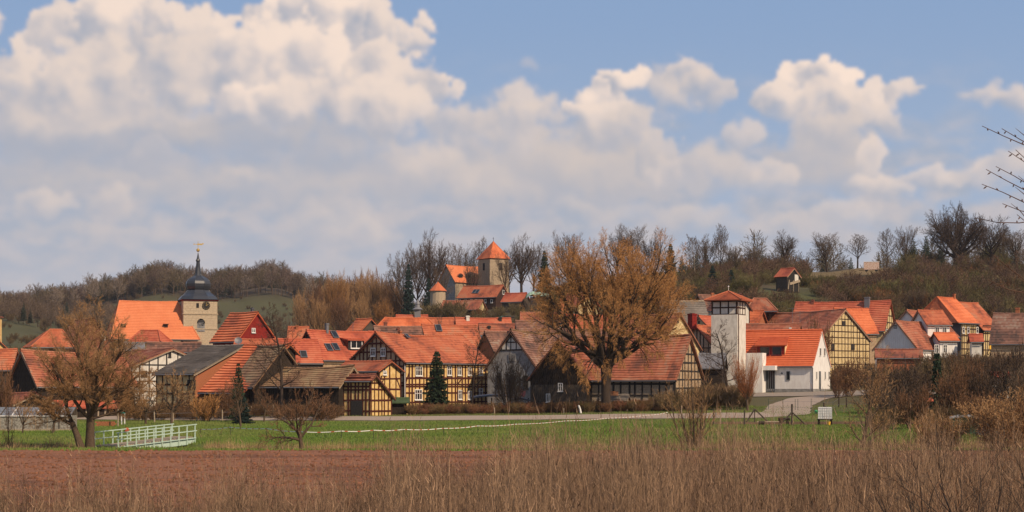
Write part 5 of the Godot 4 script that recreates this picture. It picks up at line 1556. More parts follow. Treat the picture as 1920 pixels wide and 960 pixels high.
func build_small_things() -> void:
	rng.seed = 31
	# footbridge
	var A0 := at(178, 836, 92.0); var A1 := at(326, 818, 99.5); var w := Vector3(1.36, 0.0, 1.15)
	A0.y = 0.08; A1.y = 0.36
	var t := thing("footbridge", "pale green steel footbridge with plank deck across the brook", "footbridge", Vector3(A0.x, 0, A0.z))
	var o := Vector3(A0.x, 0, A0.z)
	var a := A0 - o; var e := A1 - o
	var ax := (e - a).normalized()
	var b: MB
	for s in 2:
		var off := w * s
		b = MB.new()
		b.bar(a + off + Vector3(0, -0.22, 0), e + off + Vector3(0, -0.22, 0), 0.34, 0.07)
		b.bar(a + off + Vector3(0, -0.06, 0) + Vector3(0.05, 0, 0.04) * (1 if s else -1), e + off + Vector3(0, -0.06, 0) + Vector3(0.05, 0, 0.04) * (1 if s else -1), 0.04, 0.12)
		put(t, "girder", b.mesh(), M.mint)
		var n := 10
		for i in n:
			var p := a.lerp(e, (i + 0.08) / (n - 0.84)) + off
			b = MB.new()
			b.bx(p + Vector3(0, 0.14, 0) + Vector3(0.07, 0, 0.05) * (1 if s else -1), Vector3(0.06, 1.05, 0.06))
			put(t, "railing_post", b.mesh(), M.mint)
		for h in [0.68, 0.33]:
			b = MB.new()
			var q := Vector3(0.07, h, 0.05) if s else Vector3(-0.07, h, -0.05)
			b.bar(a + off + q - ax * 0.1, e + off + q + ax * 0.1, 0.045, 0.06)
			put(t, "rail", b.mesh(), M.mint)
	for i in 34:
		b = MB.new()
		var p := a.lerp(e, (i + 0.5) / 34.0) + w * 0.5 + Vector3(0, -0.02 + rng.randf() * 0.015, 0)
		var z := w.normalized()
		b.box(Transform3D(Basis(ax, ax.cross(-z).normalized(), z), p), Vector3(0.20, 0.05, 1.62))
		put(t, "plank", b.mesh(), M.palewood)
	for p in [a, e]:
		b = MB.new()
		b.bx(p + w * 0.5 + Vector3(0, -0.75, 0), Vector3(0.9, 1.2, 1.9))
		put(t, "abutment", b.mesh(), M.stone)
	b = MB.new()
	b.lathe(Vector3.ZERO, PackedVector2Array([Vector2(0, 0.02), Vector2(0.1, 0.02), Vector2(0.13, -0.02)]), 14)
	put(t, "red_disc", b.mesh(), M.red, Transform3D(Basis(Vector3.RIGHT, PI / 2), a.lerp(e, 0.40) + Vector3(-0.07, 0.62, 0.02)))
	# striped tape along the meadow
	var tp := [[376, 118, 0.32], [432, 114, 0.55], [500, 110, 0.55], [569, 107, 0.42], [640, 107, 0.47], [700, 108, 0.5], [756, 109, 0.52], [832, 113, 0.5], [896, 118, 0.55], [965, 126, 0.5], [1060, 139, 0.5], [1139, 151, 0.5], [1211, 160, 0.5], [1252, 166, 0.5]]
	var red := MB.new(); var wh := MB.new()
	var k := 0
	for i in tp.size() - 1:
		var p := ground_at(tp[i][0], tp[i][1]) + Vector3(0, tp[i][2], 0); var q := ground_at(tp[i + 1][0], tp[i + 1][1]) + Vector3(0, tp[i + 1][2], 0)
		var n := int(p.distance_to(q) / 0.22) + 1
		for j in n:
			var f := float(j) / n; var f2 := (j + 1.0) / n
			var u := p.lerp(q, f) - Vector3(0, 0.05 * sin(f * PI), 0); var v := p.lerp(q, f2) - Vector3(0, 0.05 * sin(f2 * PI), 0)
			(red if k % 4 == 0 else wh).bar(u, v, 0.042, 0.006)
			k += 1
	var tape := put(self, "barrier_tape", wh.mesh(), M.whitepaint)
	tag(tape, "red and white barrier tape strung across the green meadow", "barrier tape")
	put(tape, "red_stripe", red.mesh(), M.tapered)
	for i in tp.size():
		var g := ground_at(tp[i][0], tp[i][1])
		post("tape_post", tp[i][0], 0, (tp[i][2] + 0.05) * F / tp[i][1], tp[i][1], 0.035, "timberblack", "%s from left of the thin posts holding the barrier tape" % ordinal(i), "posts of the barrier tape")
	greenhouse()
	# lane fence at left
	var fp := [[221, 767, 800, 142], [290, 770, 792, 158], [325, 772, 792, 160], [369, 769, 790, 164], [398, 762, 783, 168], [417, 767, 788, 166], [465, 763, 785, 168], [470, 762, 785, 169], [512, 761, 784, 170]]
	for i in fp.size():
		post("fence_post", fp[i][0], fp[i][1], fp[i][2], fp[i][3], 0.12, "palewood", "%s from left of the pale wooden fence posts by the left gardens" % ordinal(i), "fence posts of the left gardens", Vector3(rng.randf_range(-0.05, 0.05), 0, 0))
	for i in fp.size() - 1:
		if fp[i + 1][0] - fp[i][0] > 60: continue
		b = MB.new()
		for h in [0.35, 0.8]:
			b.rod(ground_at(fp[i][0], fp[i][3]) + Vector3(0, h, 0), ground_at(fp[i + 1][0], fp[i + 1][3]) + Vector3(0, h, 0), 0.012, 4)
		tag(put(self, "fence_wire", b.mesh(), M.metal), "%s span from left of thin fence wires in the left gardens" % ordinal(i), "fence wire", "wires of the left garden fence")
	# old posts by the hedge
	for q in [[927, 779, 791, 178, 0.10, "palewood", "short pale post at the lane before the white gabled house", 0.0], [951, 765, 785, 181, 0.28, "palewood", "broad pale board standing in the hedge left of the dark barn", 0.08], [1057, 780, 791, 175, 0.09, "palewood", "short post at the lane before the dark barn", 0.0], [1082, 784, 792, 174, 0.09, "greywood", "small grey post right of the short post at the lane", 0.0], [1090, 771, 786, 176, 0.22, "whitepaint", "whitish leaning post left of the willow trunk", -0.25], [1116, 763, 777, 179, 0.12, "palewood", "leaning post just left of the willow trunk", 0.2], [1175, 755, 778, 179, 0.12, "palewood", "left of two leaning poles right of the willow trunk", 0.12], [1184, 752, 778, 179, 0.12, "palewood", "right of two leaning poles right of the willow trunk", 0.35], [1278, 772, 790, 168, 0.1, "palewood", "pale post behind the many-stemmed bush", 0.0]]:
		post("old_post", q[0], q[1], q[2], q[3], q[4], q[5], q[6], "old posts along the lane", Vector3(q[7], 0, 0))
	# slatted fence in the hedge
	t = thing("slatted_fence", "low grey slatted fence in the hedge right of the half-timbered house", "fence", ground_at(930, 181))
	for i in 4:
		put(t, "slat", slab_mesh(Vector3(1.7, 0.12, 0.04), Vector3(0, 0.25 + i * 0.25, 0.05)), M.greywood)
	for x in [-0.8, 0.8]:
		put(t, "post", slab_mesh(Vector3(0.1, 1.2, 0.1), Vector3(x, 0.5, 0)), M.greywood)
	# paddock at right
	var g: Vector3
	for q in [[1338, 768, 798, 149, 0.13, "greywood", "leftmost weathered post of the right paddock"], [1351, 765, 792, 152, 0.11, "palewood", "pale post second from left of the right paddock"], [1396, 772, 800, 147, 0.14, "greywood", "grey post left of the timber prop by the pollard"]]:
		post("paddock_post", q[0], q[1], q[2], q[3], q[4], q[5], q[6], "posts of the right paddock")
	brace("timber_prop", 1415, 155, 1.15, [-0.75, 1.2], false, "leaning timber prop of three poles below the pollard willow")
	brace("braced_gatepost", 1485, 146, 1.75, [-1.15, 1.25], true, "tall gate post with two diagonal braces left of the water tank")
	var gp := [[1441, 746, 767, 178, 0.05], [1468, 746, 767, 178, 0.05], [1491, 745, 767, 178, 0.05], [1496, 744, 766, 178, 0.05], [1521, 742, 765, 178, 0.05], [1545, 746, 763, 176, 0.16], [1562, 746, 765, 176, 0.05], [1573, 738, 756, 182, 0.14], [1587, 738, 756, 182, 0.14]]
	for i in gp.size():
		post("yard_post", gp[i][0], gp[i][1], gp[i][2], gp[i][3], gp[i][4], "greenpaint" if gp[i][4] < 0.1 else "barkdark", "%s from left of the fence posts before the white house yard" % ordinal(i), "fence posts before the white house yard")
	b = MB.new()
	for i in gp.size() - 1:
		for h in [0.3, 0.9]:
			b.rod(ground_at(gp[i][0], gp[i][3]) + Vector3(0, h, 0), ground_at(gp[i + 1][0], gp[i + 1][3]) + Vector3(0, h, 0), 0.01, 4)
	tag(put(self, "yard_fence_wire", b.mesh(), M.metal), "thin wires of the fence before the white house yard", "fence wire")
	for q in [[1456, 776, 817, 120, 0.035, 0.25, "thin pale stake leaning before the braced gate post"], [1708, 712, 760, 150, 0.05, 0.0, "thin pale stake in the right gardens"]]:
		post("pale_stake", q[0], q[1], q[2], q[3], q[4], "palewood", q[6], "pale stakes", Vector3(-q[5], 0, 0))
	# logs on the ground
	for q in [[1470, 150, 1.0, 0.14, 0.3, "darkwood", "short dark log beside the braced gate post"], [1440, 152, 1.9, 0.07, 0.05, "palewood", "long pale plank lying left of the braced gate post"], [1428, 148, 0.5, 0.16, 0.0, "barkdark", "dark stub of wood at the paddock edge"]]:
		g = ground_at(q[0], q[1]) + Vector3(0, q[3] + q[4], 0)
		b = MB.new()
		b.tube(PackedVector3Array([Vector3(-q[2] / 2, 0, 0), Vector3(-q[2] / 2 + 0.01, 0, 0), Vector3(q[2] / 2 - 0.01, 0.02, 0.1), Vector3(q[2] / 2, 0.02, 0.1)]), PackedFloat32Array([0.0, q[3], q[3] * 0.9, 0.0]), 8)
		if q[4] > 0.1:
			b.bx(Vector3(-0.3, -q[3] - q[4] / 2, 0), Vector3(0.2, q[4], 0.3)); b.bx(Vector3(0.3, -q[3] - q[4] / 2, 0), Vector3(0.2, q[4], 0.3))
		tag(put(self, "log", b.mesh(), M[q[5]], Transform3D(Basis(), g)), q[6], "log")
	water_tank()
	container()
	# tarpaulins up the slope
	t = thing("tarpaulin_heap", "heap under a crumpled green tarpaulin on the slope below the hilltop church", "tarpaulin", Vector3(at(1012, 570, 392).x, 0, -392))
	b = MB.new()
	var hy := at(1012, 548, 392).y
	var gy := ground_h(t.position.x, -392.0)
	var fn := FastNoiseLite.new(); fn.seed = 6; fn.frequency = 0.9
	for i in 18:
		for j in 8:
			var cs := []
			for q in [[0, 0], [0, 1], [1, 1], [1, 0]]:
				var u: float = (i + q[0]) / 18.0 * 2 - 1; var v: float = (j + q[1]) / 8.0 * 2 - 1
				cs.append(Vector3(u * 2.9, hy - (0.9 * u * u * u * u + 0.8 * v * v + 0.35 * u) + 0.28 * fn.get_noise_2d(u * 4, v * 4), v * 1.8))
			b.quad(cs[0], cs[1], cs[2], cs[3], Vector3.UP)
	put(t, "tarpaulin", b.mesh(), M.tarp)
	b = MB.new()
	b.bx(Vector3(0.2, (hy + gy) / 2 - 0.9, 0), Vector3(4.6, hy - gy - 0.4, 2.6))
	put(t, "stacked_wood", b.mesh(), M.barkdark)
	t = thing("turquoise_parasol", "small turquoise canopy between the hill barn and the hill shed", "canopy", at(938, 600, 372))
	b = MB.new()
	b.lathe(Vector3.ZERO, PackedVector2Array([Vector2(0, 1.0), Vector2(0.5, 0.85), Vector2(0.95, 0.55), Vector2(0.95, 0.4)]), 10)
	put(t, "cover", b.mesh(), M.turquoise)
	b = MB.new()
	b.rod(Vector3(0, -2.5, 0), Vector3(0, 0.9, 0), 0.05)
	put(t, "pole", b.mesh(), M.metal)
	# garden things at left
	t = thing("brick_planter", "low orange brick planter beside the leaning brook willow", "planter", ground_at(197, 143))
	for r in 3:
		for i in 6:
			put(t, "brick", slab_mesh(Vector3(0.24, 0.115, 0.22), Vector3(-0.65 + i * 0.26 + (0.12 if r % 2 else 0.0), 0.06 + r * 0.13, 0)), M.brick)
	put(t, "soil", slab_mesh(Vector3(1.5, 0.05, 0.5), Vector3(0, 0.33, -0.2)), M.barkdark)
	t = thing("turquoise_bin", "small turquoise box on a white stand in the left garden", "box", ground_at(231, 150))
	put(t, "box", slab_mesh(Vector3(0.35, 0.4, 0.3), Vector3(0, 1.15, 0)), M.turquoise)
	for x in [-0.13, 0.13]:
		put(t, "leg", slab_mesh(Vector3(0.08, 0.95, 0.08), Vector3(x, 0.475, 0)), M.whitepaint)
	t = thing("birdhouse", "small red roofed feeder house beside the dark cypress", "bird feeder", ground_at(1741, 150))
	put(t, "pole", slab_mesh(Vector3(0.08, 1.6, 0.08), Vector3(0, 0.8, 0)), M.palewood)
	put(t, "house", slab_mesh(Vector3(0.45, 0.4, 0.4), Vector3(0, 1.8, 0)), M.darkwood)
	b = MB.new()
	slope(b, Vector3(-0.35, 1.95, 0.35), Vector3(0.35, 1.95, 0.35), Vector3(0.35, 2.25, 0), Vector3(-0.35, 2.25, 0), 0.1, 0.0, 0.01)
	slope(b, Vector3(-0.35, 1.95, -0.35), Vector3(0.35, 1.95, -0.35), Vector3(0.35, 2.25, 0), Vector3(-0.35, 2.25, 0), 0.1, 0.0, 0.01)
	put(t, "roof", b.mesh(), M.red)
	# stacked boards against the long barn
	t = thing("board_stack", "stack of orange brown boards on the low shed behind the willow trunk", "boards", at(1143, 741, 180.3))
	for i in 5:
		put(t, "board", slab_mesh(Vector3(1.7, 0.07, 0.25), Vector3(0.03 * (i % 2), i * 0.09, 0.02 * i)), M.freshwood)
	# red cloth by the white gabled house
	t = thing("red_cloth", "red and white cloth hanging before the white gabled house", "cloth", at(980, 737, 189))
	b = MB.new()
	for i in 6:
		b.bx(Vector3(-0.25 + i * 0.1, 0.1 * sin(i * 1.3), 0.03 * (i % 2)), Vector3(0.1, 0.9 - 0.08 * i, 0.02))
	put(t, "cloth", b.mesh(), M.redcloth)
	b = MB.new()
	b.rod(Vector3(-0.9, -1.2, 0), Vector3(0.5, 1.0, 0.05), 0.03)
	put(t, "pole", b.mesh(), M.darkwood)
	# curved dark canopy
	t = thing("dark_canopy", "low dark curved canopy roof before the white gabled house", "canopy", ground_at(940, 186))
	b = MB.new()
	for i in 10:
		var x0 := -3.2 + i * 0.62; var x1 := x0 + 0.62
		var y0 := 1.45 + 0.5 * sin((i + 2) / 12.0 * PI); var y1 := 1.45 + 0.5 * sin((i + 3) / 12.0 * PI)
		b.quad(Vector3(x0, y0, 1.0), Vector3(x1, y1, 1.0), Vector3(x1, y1 + 0.1, -1.0), Vector3(x0, y0 + 0.1, -1.0), Vector3.UP)
		b.quad(Vector3(x0, y0, 1.0), Vector3(x1, y1, 1.0), Vector3(x1, y1 - 0.16, 1.0), Vector3(x0, y0 - 0.16, 1.0), Vector3(0, 0, 1))
	put(t, "canopy_roof", b.mesh(), M.slate)
	for x in [-3.0, -1.0, 1.0, 2.8]:
		put(t, "post", slab_mesh(Vector3(0.12, 1.7, 0.12), Vector3(x, 0.8, 0.8)), M.darkwood)

func brace(called: String, px: float, d: float, h: float, legs: Array, upright: bool, label: String) -> void:
	var t := thing(called, label, "post", ground_at(px, d))
	var b := MB.new()
	b.rod(Vector3(0, -0.2, 0), Vector3(0, h, 0), 0.085 if upright else 0.05, 8)
	put(t, "post", b.mesh(), M.greywood)
	for x in legs:
		b = MB.new()
		b.rod(Vector3(x, -0.05, 0.1), Vector3(0.0, h * (0.62 if upright else 0.98), 0.06), 0.065, 7)
		put(t, "brace", b.mesh(), M.greywood)

func greenhouse() -> void:
	var d := 127.0
	var g := ground_at(133, d)
	var t := thing("greenhouse", "low greenhouse of grey dirty panes beside the brook at the left edge", "greenhouse", Vector3(g.x, 0, g.z))
	var n := 8
	for i in n:
		var x := -0.42 - i * 0.84
		put(t, "front_pane", slab_mesh(Vector3(0.76, 0.92, 0.03), Vector3(x, 0.55, 0)), M.dirtyglass)
		put(t, "post", slab_mesh(Vector3(0.07, 1.1, 0.09), Vector3(x - 0.42, 0.55, 0.0)), M.palewood if i % 3 else M.greywood)
		for r in 2:
			var x2 := Transform3D(Basis(Vector3.RIGHT, 0.36), Vector3(x, 1.22 + r * 0.30, -0.42 - r * 0.80))
			var b := MB.new()
			b.box(x2, Vector3(0.78, 0.03, 0.80))
			put(t, "roof_pane", b.mesh(), M.roofglass)
	put(t, "sill_board", slab_mesh(Vector3(n * 0.84, 0.16, 0.12), Vector3(-n * 0.42, 0.06, 0.02)), M.palewood)
	put(t, "eave_rail", slab_mesh(Vector3(n * 0.84 + 0.1, 0.07, 0.12), Vector3(-n * 0.42, 1.07, 0.03)), M.whitepaint)
	for i in n + 1:
		var b := MB.new()
		b.bar(Vector3(-i * 0.84, 1.1, 0.0), Vector3(-i * 0.84, 1.73, -1.65), 0.06, 0.05)
		put(t, "glazing_bar", b.mesh(), M.whitepaint if i % 2 else M.greywood)
	put(t, "back_wall", slab_mesh(Vector3(n * 0.84, 1.7, 0.1), Vector3(-n * 0.42, 0.85, -1.72)), M.greywood)
	put(t, "end_wall", slab_mesh(Vector3(0.06, 1.1, 1.6), Vector3(0.0, 0.55, -0.85)), M.dirtyglass)

func water_tank() -> void:
	var t := thing("water_tank", "white caged plastic water tank on a low wooden stand", "water tank", ground_at(1547, 148), deg_to_rad(-12))
	var b := MB.new()
	b.bx(Vector3(0, 0.98, 0), Vector3(1.08, 0.92, 0.98)); b.bx(Vector3(0, 1.46, 0), Vector3(1.0, 0.05, 0.9))
	put(t, "tank", b.mesh(), M.tank)
	b = MB.new()
	b.lathe(Vector3(0, 1.49, 0), PackedVector2Array([Vector2(0, 0.06), Vector2(0.12, 0.06), Vector2(0.12, 0.0)]), 12)
	put(t, "cap", b.mesh(), M.dark)
	for z in [-1, 1]:
		for i in 7:
			put(t, "cage_bar", slab_mesh(Vector3(0.018, 1.0, 0.018), Vector3(-0.54 + i * 0.18, 0.98, z * 0.51)), M.cage)
		for i in 5:
			put(t, "cage_bar", slab_mesh(Vector3(1.12, 0.016, 0.016), Vector3(0, 0.54 + i * 0.22, z * 0.522)), M.cage)
	for s in [-1, 1]:
		for i in 5:
			put(t, "cage_bar", slab_mesh(Vector3(0.016, 0.016, 1.0), Vector3(s * 0.56, 0.54 + i * 0.22, 0)), M.cage)
	put(t, "pallet", slab_mesh(Vector3(1.25, 0.08, 1.1), Vector3(0, 0.47, 0)), M.darkwood)
	for x in [-0.5, 0.5]:
		for z in [-0.4, 0.4]:
			put(t, "leg", slab_mesh(Vector3(0.16, 0.45, 0.16), Vector3(x, 0.22, z)), M.darkwood)
	b = MB.new()
	b.lathe(Vector3.ZERO, PackedVector2Array([Vector2(0, 0), Vector2(0.11, 0), Vector2(0.15, 0.3), Vector2(0.13, 0.3), Vector2(0.1, 0.05)]), 14)
	tag(put(self, "bucket", b.mesh(), M.bannery, Transform3D(Basis(), ground_at(1554, 146.6))), "yellow bucket under the white water tank", "bucket")
	b = MB.new()
	b.lathe(Vector3.ZERO, PackedVector2Array([Vector2(0, 0), Vector2(0.12, 0.02), Vector2(0.14, 0.25), Vector2(0.05, 0.34), Vector2(0, 0.34)]), 12)
	tag(put(self, "watering_can", b.mesh(), M.greenplastic, Transform3D(Basis(), ground_at(1530, 149) + Vector3(0, 0.9, 0))), "bright green can hanging at the left side of the water tank", "can")

func container() -> void:
	var t := thing("garden_container", "dark green garden container with crumpled white cover at lower right", "container", ground_at(1808, 118), deg_to_rad(-10))
	t.scale = Vector3(0.9, 0.9, 0.9)
	put(t, "body", slab_mesh(Vector3(1.95, 1.2, 1.3), Vector3(0, 0.62, 0)), M.greenplastic2)
	for i in 8:
		put(t, "rib", slab_mesh(Vector3(0.06, 1.1, 0.04), Vector3(-0.85 + i * 0.243, 0.62, 0.67)), M.greenplastic2)
	var b := MB.new()
	var fn := FastNoiseLite.new(); fn.seed = 14; fn.frequency = 1.4
	for i in 14:
		for j in 8:
			var cs := []
			for q in [[0, 0], [0, 1], [1, 1], [1, 0]]:
				var u: float = (i + q[0]) / 14.0 * 2 - 1; var v: float = (j + q[1]) / 8.0 * 2 - 1
				cs.append(Vector3(u * 1.08, 1.42 - 0.16 * (u * u + v * v) + 0.10 * fn.get_noise_2d(u * 3, v * 3), v * 0.78))
			b.quad(cs[0], cs[1], cs[2], cs[3], Vector3.UP)
	put(t, "cover", b.mesh(), M.greycloth)
	t = thing("covered_heap", "grey white sheeted heap beside the green garden container", "heap", ground_at(1853, 114))
	b = MB.new()
	for i in 10:
		for j in 8:
			var cs := []
			for q in [[0, 0], [0, 1], [1, 1], [1, 0]]:
				var u: float = (i + q[0]) / 10.0 * 2 - 1; var v: float = (j + q[1]) / 8.0 * 2 - 1
				var r2 := minf(u * u + v * v, 1.3)
				cs.append(Vector3(u * 0.7, 0.8 * (1.0 - 0.75 * r2) + 0.12 * fn.get_noise_2d(u * 3 + 9, v * 3), v * 0.8))
			b.quad(cs[0], cs[1], cs[2], cs[3], Vector3.UP)
	put(t, "sheet", b.mesh(), M.greycloth)

# ---------------------------------------------------------------- trees
func rv() -> Vector3:
	return Vector3(rng.randf_range(-1, 1), rng.randf_range(-1, 1), rng.randf_range(-1, 1))

# a branch and all that grows from it. Q: per level segs, tip (end radius), trop (towards up, negative droops), gnarl, n (children), first, ang, lr (length), sh (shorter towards the tip)
func grow(T: MB, C: MB, p: Vector3, d: Vector3, l: float, r: float, lv: int, Q: Dictionary) -> void:
	var segs: int = Q.segs[lv]
	var trop: float = Q.trop[lv] / segs
	var gn: float = Q.gnarl[lv]
	var last: bool = lv >= Q.n.size()
	var step := l / segs
	var pts := PackedVector3Array([p]); var rads := PackedFloat32Array([r])
	var rt: float = r * Q.tip[lv]
	for i in segs:
		d = (d + rv() * gn + Vector3(0, trop, 0)).normalized()
		p += d * step
		pts.append(p); rads.append(lerpf(r, rt, (i + 1.0) / segs))
	if lv <= Q.tubes:
		T.tube(pts, rads, Q.sides[lv])
	elif last:
		var w: float = Q.tw
		for i in segs:
			C.blade(pts[i], pts[i + 1] + d * step * 0.35, w * (1.0 - 0.5 * i / segs), rv())
		return
	else:
		for i in segs:
			C.blade(pts[i], pts[i + 1] + d * step * 0.5, maxf(rads[i] * 1.7, Q.tw), rv())
	if last:
		return
	var n: int = Q.n[lv]
	var f0: float = Q.first[lv]
	var off := rng.randf() * TAU
	for j in n:
		var g := (j + rng.randf_range(0.15, 0.85)) / n
		var f := lerpf(f0, 1.0, g) * segs
		var i0 := mini(int(f), segs - 1)
		var cp := pts[i0].lerp(pts[i0 + 1], f - i0)
		var pd := (pts[i0 + 1] - pts[i0]).normalized()
		var e1 := pd.cross(Vector3(0.3, 0.5, 0.81)).normalized()
		var e2 := pd.cross(e1)
		var a := off + j * 2.4 + rng.randf_range(-0.5, 0.5)
		var ang := deg_to_rad(Q.ang[lv] * rng.randf_range(0.7, 1.25) * (1.0 - 0.35 * g))
		var cd := (pd * cos(ang) + (e1 * cos(a) + e2 * sin(a)) * sin(ang)).normalized()
		var cl: float = l * Q.lr[lv] * rng.randf_range(0.75, 1.15) * (1.0 - Q.sh[lv] * g)
		var lr := lerpf(rads[i0], rads[i0 + 1], f - i0)
		grow(T, C, cp, cd, cl, minf(lr * 0.85, lr * Q.rr[lv]), lv + 1, Q)

func finish(key: String, T: MB, C: MB, bark: String, twig: String) -> void:
	var box := C.mesh().get_aabb()
	var ys := PackedFloat32Array()
	for i in range(0, C.v.size(), 7):
		ys.append(C.v[i].y)
	ys.sort()
	box.size.y = ys[int(ys.size() * 0.993)] - box.position.y
	proto[key] = {"t": T.mesh() if not T.v.is_empty() else null, "c": C.mesh(), "h": box.end.y, "w": maxf(box.size.x, box.size.z) * 0.93, "bark": bark, "twig": twig}

func tree_proto(key: String, sd: int, bark: String, twig: String, h: float, r: float, Q: Dictionary, stems := 1, spread := 0.0, lean := 0.05) -> void:
	rng.seed = sd
	var T := MB.new(); var C := MB.new()
	for i in stems:
		var a := TAU * i / stems + rng.randf() * 1.2
		var o := Vector3(cos(a), 0, sin(a))
		var k := spread * (rng.randf_range(0.35, 1.0) if stems > 3 else 1.0)
		var d := (Vector3.UP + o * (k if stems > 1 else lean)).normalized()
		grow(T, C, o * (0.05 * stems * r + (0.25 * k if stems > 1 else 0.0)) - Vector3(0, 0.3, 0), d, h * (rng.randf_range(0.7, 1.05) if stems > 1 else 1.0), r, 0, Q)
	finish(key, T, C, bark, twig)

func conifer_proto(key: String, sd: int, h: float, w: float, needle: String, dense := 1.0, bare := 0.06) -> void:
	rng.seed = sd
	var T := MB.new(); var C := MB.new()
	T.tube(PackedVector3Array([Vector3(0, -0.3, 0), Vector3(0, h * 0.5, 0), Vector3(0, h * 0.98, 0)]), PackedFloat32Array([0.022 * h, 0.013 * h, 0.01]), 7)
	var rows := int(h * 3.6)
	for i in rows:
		var f := lerpf(bare, 0.985, (i + rng.randf() * 0.8) / rows)
		var reach := w * 0.5 * pow(1.0 - f, 0.8) * rng.randf_range(0.75, 1.12) + 0.12
		var nb := maxi(5, int(11 * (1.0 - f * 0.5)))
		var a0 := rng.randf() * TAU
		for b in nb:
			var a := a0 + TAU * b / nb + rng.randf_range(-0.25, 0.25)
			var o := Vector3(cos(a), 0, sin(a))
			var len := reach * rng.randf_range(0.7, 1.1)
			var p0 := Vector3(0, h * f, 0)
			var mid := p0 + o * len * 0.55 + Vector3(0, -0.13 * len, 0)
			var p1 := p0 + o * len + Vector3(0, (-0.20 + 0.25 * f) * len, 0)
			T.tube(PackedVector3Array([p0, mid, p1]), PackedFloat32Array([0.03, 0.02, 0.008]), 3)
			var ns := int(clampf(len * 13.0, 6, 34) * dense)
			var sd2 := o.cross(Vector3.UP)
			for k in ns:
				var g := pow((k + rng.randf()) / ns, 0.8)
				var q := p0.lerp(mid, g * 2.0) if g < 0.5 else mid.lerp(p1, g * 2.0 - 1.0)
				var side := 1.0 if k % 2 else -1.0
				var tw := len * 0.34 * (1.15 - g) + 0.12
				var e := q + (o * 0.8 + sd2 * side * 0.75 + Vector3(0, rng.randf_range(-0.55, 0.15), 0)).normalized() * tw
				C.blade(q, e, rng.randf_range(0.20, 0.34), rv())
				C.blade(q.lerp(e, 0.35), e + Vector3(rng.randf_range(-0.1, 0.1), -0.2, rng.randf_range(-0.1, 0.1)), 0.22, rv())
	finish(key, T, C, "barkdark", needle)

